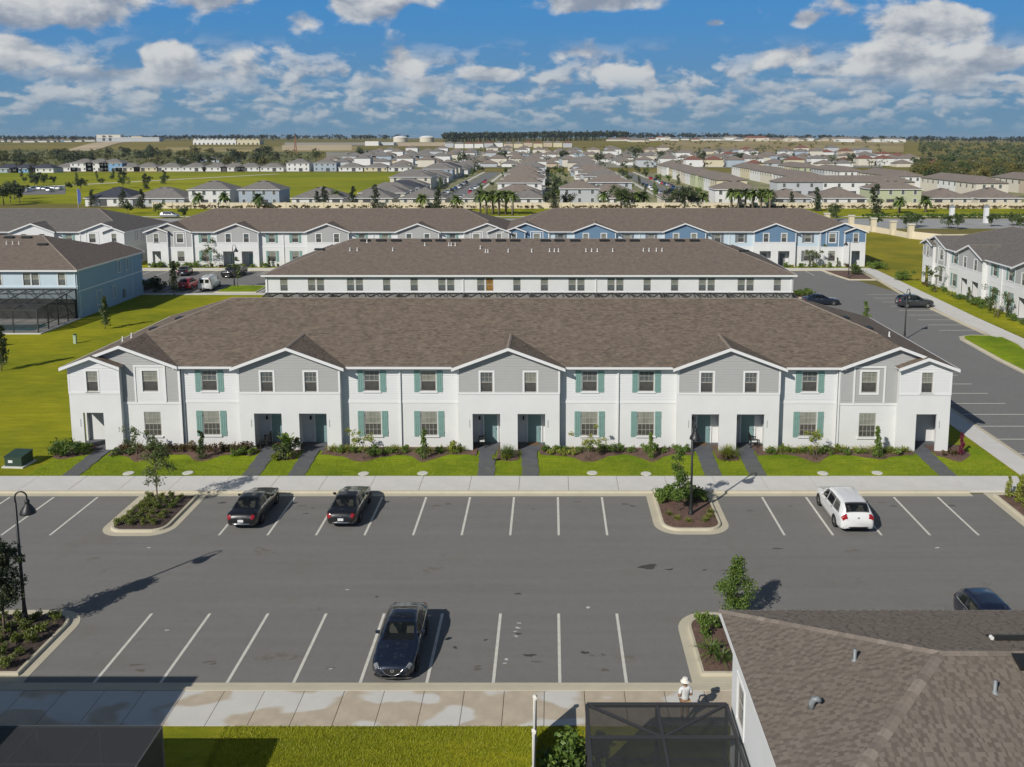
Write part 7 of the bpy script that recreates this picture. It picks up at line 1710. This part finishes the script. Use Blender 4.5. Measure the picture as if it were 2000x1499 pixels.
MB().tube([(0, 0, 0), (0, 0, 6.4)], .05, 6).build('pole', M['pipe'], t); MB().add([(0, -.02, 1.4), (1.0, -.02, 1.9), (1.15, -.02, 4.8), (.8, -.02, 6.0), (0, -.02, 6.4), (0, .02, 1.4), (1.0, .02, 1.9), (1.15, .02, 4.8), (.8, .02, 6.0), (0, .02, 6.4)], [(0, 1, 2, 3, 4), (9, 8, 7, 6, 5), (0, 5, 6, 1), (1, 6, 7, 2), (2, 7, 8, 3), (3, 8, 9, 4)]).build('banner', M['flag_blue'], t)
sl = struct(MB().poly([(x, y, .10) for x, y in [at(30, 382).xy, at(128, 380).xy, at(128, 364).xy, at(36, 366).xy]]).build('storage_lot', M['asphalt2']), "dark storage lot full of white vehicles at the left")

# ------------------------------------------------------------------ small cars in the estate streets
r = random.Random(31)
PCOL = [WHITEP, SILV, BLACK, GREYP, REDP, BLUEP, WHITEP]; PN = ['white', 'silver', 'black', 'dark grey', 'red', 'blue', 'white']
k = 0
def small_car(x, y, z, rz, ci, label, group):
    kind = r.choice(['sedan', 'suv', 'suv', 'minivan']); sp = CARS[kind]; t = tag(empty('parked_car', (x, y, z), rz), label, 'car', group); o0 = (-sp['L']/2, 0, 0)
    place(cached(('car_body', kind), lambda: car_body_mesh(kind), True), 'body', PCOL[ci], t, o0)
    for key, a, b in (('ws', sp['ws'][0]+.05, sp['ws'][1]-.03), ('rw', sp['rw'][0]+.02, sp['rw'][1]-.05)): place(cached((key, kind), lambda: car_patch(sp, a, b, .755, 1, 1, 8, 12, .010, True), True), 'windscreen' if key == 'ws' else 'rear_window', M['car_glass'], t, o0)
    for sg in (1, -1):
        def sw2(sg=sg): return car_patch(sp, sp['side'][0]+.35, sp['side'][1]-.3, .515, .69, sg, 6, 3, .008)
        place(cached(('sw_far', kind, sg), sw2, True), 'side_window', M['car_glass'], t, o0)
    return t
for X_, y0, y1, step, text in ((-40.5, 285, 420, 13, "car parked on the left side of the left estate street"), (-32.5, 282, 420, 12, "car parked on the right side of the left estate street"), (43.5, 290, 400, 14, "car parked on the left side of the right estate street"), (53.5, 300, 450, 9, "car parked on the right side of the right estate street")):
    y = y0; k = 0
    while y < y1:
        if r.random() < .8:
            ci = r.randrange(7); small_car(X_ + r.uniform(-.5, .5), y, .06, r.choice([UP, DN]), ci, "%s %s, %s from near" % (PN[ci], text, nth(k)), 'cars in the estate streets'); k += 1
        y += step + r.uniform(-2, 2)
k = 0
for px in range(36, 126, 9):
    p = at(px, 374 + r.uniform(-2.5, 3)); small_car(p.x, p.y, .12, UP + r.uniform(-.1, .1), r.choice([0, 0, 6, 1]), "white vehicle in the storage lot, %s from the left" % nth(k), 'vehicles in the storage lot'); k += 1
p = at(332, 426); small_car(p.x, p.y, .03, R(180), 1, "silver car on the cross road behind the grey gables", None)

# ------------------------------------------------------------------ distant trees
def palm_mesh(v):
    def f():
        mb = MB(); rn = random.Random(v)
        for q in range(60):
            a = rn.uniform(0, 6.28); e = rn.uniform(-.5, 1.25); l = rn.uniform(1.7, 2.6); x = Vector((math.cos(a), math.sin(a), 0)); s = x.cross(Vector((0, 0, 1))); prev = None
            for i in range(6):
                t = i/5; p = Vector((0, 0, 0)) + x*(l*t*math.cos(e*.8)) + Vector((0, 0, l*(math.sin(e)*t - .55*t*t))); w = .34*math.sin(math.pi*(.12+.83*t))
                cur = (p - s*w + Vector((0, 0, -.12*w)), p, p + s*w + Vector((0, 0, -.12*w)))
                if prev: mb.add([tuple(c) for c in prev+cur], [(0, 1, 4, 3), (1, 2, 5, 4)])
                prev = cur
        return mb
    return cached(('crown', 'palm', v), f)
def palm(px, py, h, label, group, i, s=1.0):
    p = at(px, py); t = tag(empty('palm_tree', p, i*1.3), label, 'palm', group); t.scale = (s, s, s)
    place(cached(('palm_trunk', h), lambda: MB().tube([(0, 0, 0), (.06, .02, h*.5), (0, .04, h)], [.34, .27, .24], 8), True), 'trunk', M['palm_bark'], t); place(palm_mesh(i % 3), 'crown', M['leaf_palm'], t, (0, .04, h)); return t
for i, px in enumerate((938, 950, 963, 975, 988, 1001)): palm(px, 419 + (i % 2)*2, 5.2, "tall palm in the tight cluster behind the middle roof, %s from the left" % nth(i), 'palms in the left cluster', i, 1.15)
for i, px in enumerate((1428, 1442, 1456, 1470, 1486, 1503)): palm(px, 411 + (i % 2), 4.9, "tall palm in the cluster before the white two-storey house, %s from the left" % nth(i), 'palms in the right cluster', i, 1.15)
for i, (px, py) in enumerate(((388, 407), (440, 407), (505, 409), (656, 402), (824, 410), (891, 412), (1178, 402), (1257, 404), (1372, 405), (1756, 417), (1808, 415), (1500, 404), (1243, 405))): palm(px, py, 3.2, "single palm along the perimeter wall, %s from the left" % nth(i), 'single palms along the wall', i, 1.2)
M['leaf_olive'] = leaf_mat('olive_leaves', (.09, .09, .02), (.26, .22, .05), .15)
FT = [crown_mesh(('far', k), 900, rblobs(200+k, 22, (0, 0, 3.5), (1.0, 1.0, .85), .7, 1.15), .50, 200+k) for k in range(5)]
FC = [crown_mesh(('farcone', k), 900, column_clumps(300+k, 6.6, 5.0, .6), .46, 300+k) for k in range(3)]
ftk = trunk_mesh('fartrunk', 2.8, .16, 4, 55)
def ftree(px, py, s, lm, label, group, i, cone=False, z=None):
    p = at(px, py); z = elev(p.x, p.y) if z is None else z
    return tree('tree' if not cone else 'conical_tree', label, (p.x, p.y, z), (FC[i % 3] if cone else FT[i % 5]), ftk, lm, s, i*1.1, group)
for i, (px, py, s) in enumerate(((180, 404, .75), (241, 406, .8), (278, 408, .85), (620, 404, .7), (634, 407, .95), (690, 407, .95), (733, 409, 1.05), (856, 411, .95), (1594, 413, 1.0), (1708, 423, 1.25), (1545, 406, .7), (1083, 408, 1.15))): ftree(px, py, s*1.05, 'leaf_dark', "dark conical tree along the perimeter wall, %s from the left" % nth(i), 'conical trees along the wall', i, True)
for i, (px, py, s) in enumerate(((1068, 405, .9), (1110, 406, .85), (1212, 408, 1.25), (1220, 406, 1.0), (1312, 406, 1.0), (1336, 408, 1.3), (1350, 406, 1.0), (1008, 385, .9), (1180, 385, .9), (20, 396, 1.1), (38, 398, 1.2), (28, 390, 1.2), (8, 402, 1.3))): ftree(px, py, s*1.08, 'leaf_far' if i != 2 else 'leaf_oak', "rounded tree near the perimeter wall, %s in order" % nth(i), 'rounded trees near the wall', i)
for i, (px, py) in enumerate(((1705, 449), (1775, 447), (1790, 444), (1852, 447), (1870, 449), (1936, 443), (1978, 442), (1992, 450), (1630, 432), (1628, 425), (360, 428), (250, 418), (310, 420))): ftree(px, py, .68, 'leaf_oak', "young street tree by the cross road, %s in order" % nth(i), 'street trees by the cross road', i)
r = random.Random(44)
for i, px in enumerate(sorted(r.uniform(40, 330) for _ in range(26))): ftree(px, r.uniform(345, 372), r.uniform(.5, 1.0), r.choice(['leaf_oak', 'leaf_dark']), "small tree dotted on the green field, %s from the left" % nth(i), 'small trees on the green field', i, i % 3 == 0)
k = 0
for i, px in enumerate(sorted(r.uniform(0, 560) for _ in range(70))):
    d = r.uniform(640, 900); x = (px-1075)*d/1750; y = d-34
    tree('tree', "tree in the belt behind the green field, %s from the left" % nth(i), (x, y, elev(x, y)-.5), FT[i % 5], ftk, r.choice(['leaf_far', 'leaf_far2', 'leaf_far']), r.uniform(1.2, 2.3), i*.7, 'trees in the left belt')
for i, (px, d, s) in enumerate(((1098, 760, 2.0), (1170, 720, 1.8), (1240, 800, 2.3), (1290, 780, 1.8), (1368, 740, 1.8), (1440, 720, 1.9), (705, 800, 2.2), (690, 760, 1.7), (620, 800, 1.6), (905, 700, 1.8), (985, 760, 2.0), (1660, 720, 1.7), (1160, 480, 1.0), (1040, 500, 1.1))):
    x = (px-1075)*d/1750; tree('tree', "tall tree standing above the estate roofs, %s in order" % nth(i), (x, d-34, elev(x, d-34)), FT[i % 5], ftk, 'leaf_far', s, i, 'tall trees above the estate')
k = 0
for i, px in enumerate(sorted(r.uniform(860, 1400) for _ in range(190))):
    d = r.uniform(330, 660); x = (px-1075)*d/1750
    if min(abs(x+60), abs(x+12), abs(x-22)) < 10 or min(abs(x+36.5), abs(x-47.5)) < 4.5 or x > 62: continue
    k += 1; tree('tree', "small garden tree among the estate houses, %s from the left" % nth(k-1), (x, d-34, 0), (FC if i % 4 == 0 else FT)[i % 3], ftk, r.choice(['leaf_far', 'leaf_oak', 'leaf_green']), r.uniform(.5, .85), i, 'garden trees of the estate')
def mass(name, label, n, place_fn, leaf, lm, seed, per=34, hgt=(8, 15), wid=.55):
    """a far wood that reads as one mass"""
    rn = random.Random(seed); mb = MB()
    for _ in range(n):
        x, y = place_fn(rn); z = elev(x, y); h = rn.uniform(*hgt); w = h*wid*rn.uniform(.7, 1.1)
        mb.tube([(x, y, z-1), (x, y, z+h*.6)], [h*.03, h*.015], 4, False)
        cl = [((x+rn.gauss(0, w*.28), y+rn.gauss(0, w*.28), z+h*rn.uniform(.45, .88)), (w*.36, w*.36, h*.17)) for _ in range(6)]
        leaf_quads(mb, clump_points(rn, per, cl, 1.0), leaf, rn, 1.4)
    o = mb.build(name, M[lm]); return tag(o, label, None, None, 'stuff')
def band(px0, px1, d0, d1):
    def f(rn): d = rn.uniform(d0, d1); return ((rn.uniform(px0, px1)-1075)*d/1750, d-34)
    return f
M['leaf_pine'] = leaf_mat('pine_needles', (.014, .028, .014), (.045, .062, .028), .1); M['leaf_ridge'] = leaf_mat('ridge_leaves', (.014, .024, .018), (.042, .054, .036), .1)
mass('pine_forest', "dark dense pine wood along the middle of the skyline", 420, band(868, 1224, 1640, 1800), 3.2, 'leaf_pine', 1, 40, (16, 19), .42)
mass('far_woods', "dark treeline along the left skyline", 420, band(0, 800, 2100, 2700), 3.6, 'leaf_ridge', 2, 26, (9, 15), .75)
mass('far_woods', "dark treeline along the right skyline", 420, band(1215, 2010, 1900, 2600), 3.6, 'leaf_ridge', 3, 26, (9, 16), .75)
rw = random.Random(61); wd = []
for _ in range(135):
    d = rw.uniform(455, 700); wd.append((rw.uniform(1775 + 60*rw.random()*(d < 540), 2040), d))
for i, (px, d) in enumerate(sorted(wd)):
    x = (px-1075)*d/1750
    tree('tree', "rounded tree in the woodland at the right edge, %s from the left" % nth(i), (x, d-34, elev(x, d-34)-.6), FT[i % 5], ftk, rw.choice(['leaf_far2', 'leaf_far2', 'leaf_far', 'leaf_oak', 'leaf_olive']), rw.uniform(.95, 1.7), i*.9, 'trees of the right woodland')
mass('woodland', "dark woodland behind the rounded trees at the right edge", 230, band(1790, 2035, 680, 1150), 1.4, 'leaf_far', 5, 60, (3.5, 8.5), .95)
mass('scrub', "rough green scrub and low trees behind the green field", 420, band(-10, 640, 640, 1000), 1.3, 'leaf_far2', 15, 30, (2.0, 5.5), 1.1)
mass('scrub', "scattered garden greenery between the far estate roofs", 420, lambda rn: (rn.uniform(-80, 250), rn.uniform(600, 980)), 1.1, 'leaf_far', 16, 22, (3, 7), .8)
mass('scrub', "dark scrub patches on the right skyline field", 120, band(1240, 1760, 900, 1400), 1.6, 'leaf_far2', 17, 24, (2, 6), 1.2)
mass('hedge', "low mixed hedge along the perimeter wall", 420, lambda rn: (rn.uniform(-120, 180), rn.uniform(245.5, 248.5)), .45, 'leaf_rust', 6, 26, (.9, 1.5), 1.0)
mass('hedge', "low green hedge by the cross road", 240, lambda rn: (rn.uniform(84, 190), rn.uniform(214.5, 217)), .45, 'leaf_green', 7, 26, (.9, 1.4), 1.0)
# ------------------------------------------------------------------ the air
hz = MB().box(-9200, 9200, -420, 9200, -1.6, 48).build('haze', None)
hm = bpy.data.materials.new('haze_air'); hm.use_nodes = True; hn = hm.node_tree; hn.nodes.clear()
pv = hn.nodes.new('ShaderNodeVolumePrincipled'); pv.inputs['Color'].default_value = (0.62, 0.74, 0.90, 1); pv.inputs['Density'].default_value = 0.00006; pv.inputs['Anisotropy'].default_value = 0.0
ho = hn.nodes.new('ShaderNodeOutputMaterial'); hn.links.new(pv.outputs[0], ho.inputs['Volume'])
hz.material_slots[0].material = hm; tag(hz, "thin bluish haze over the distant estate and fields", None, None, 'stuff')
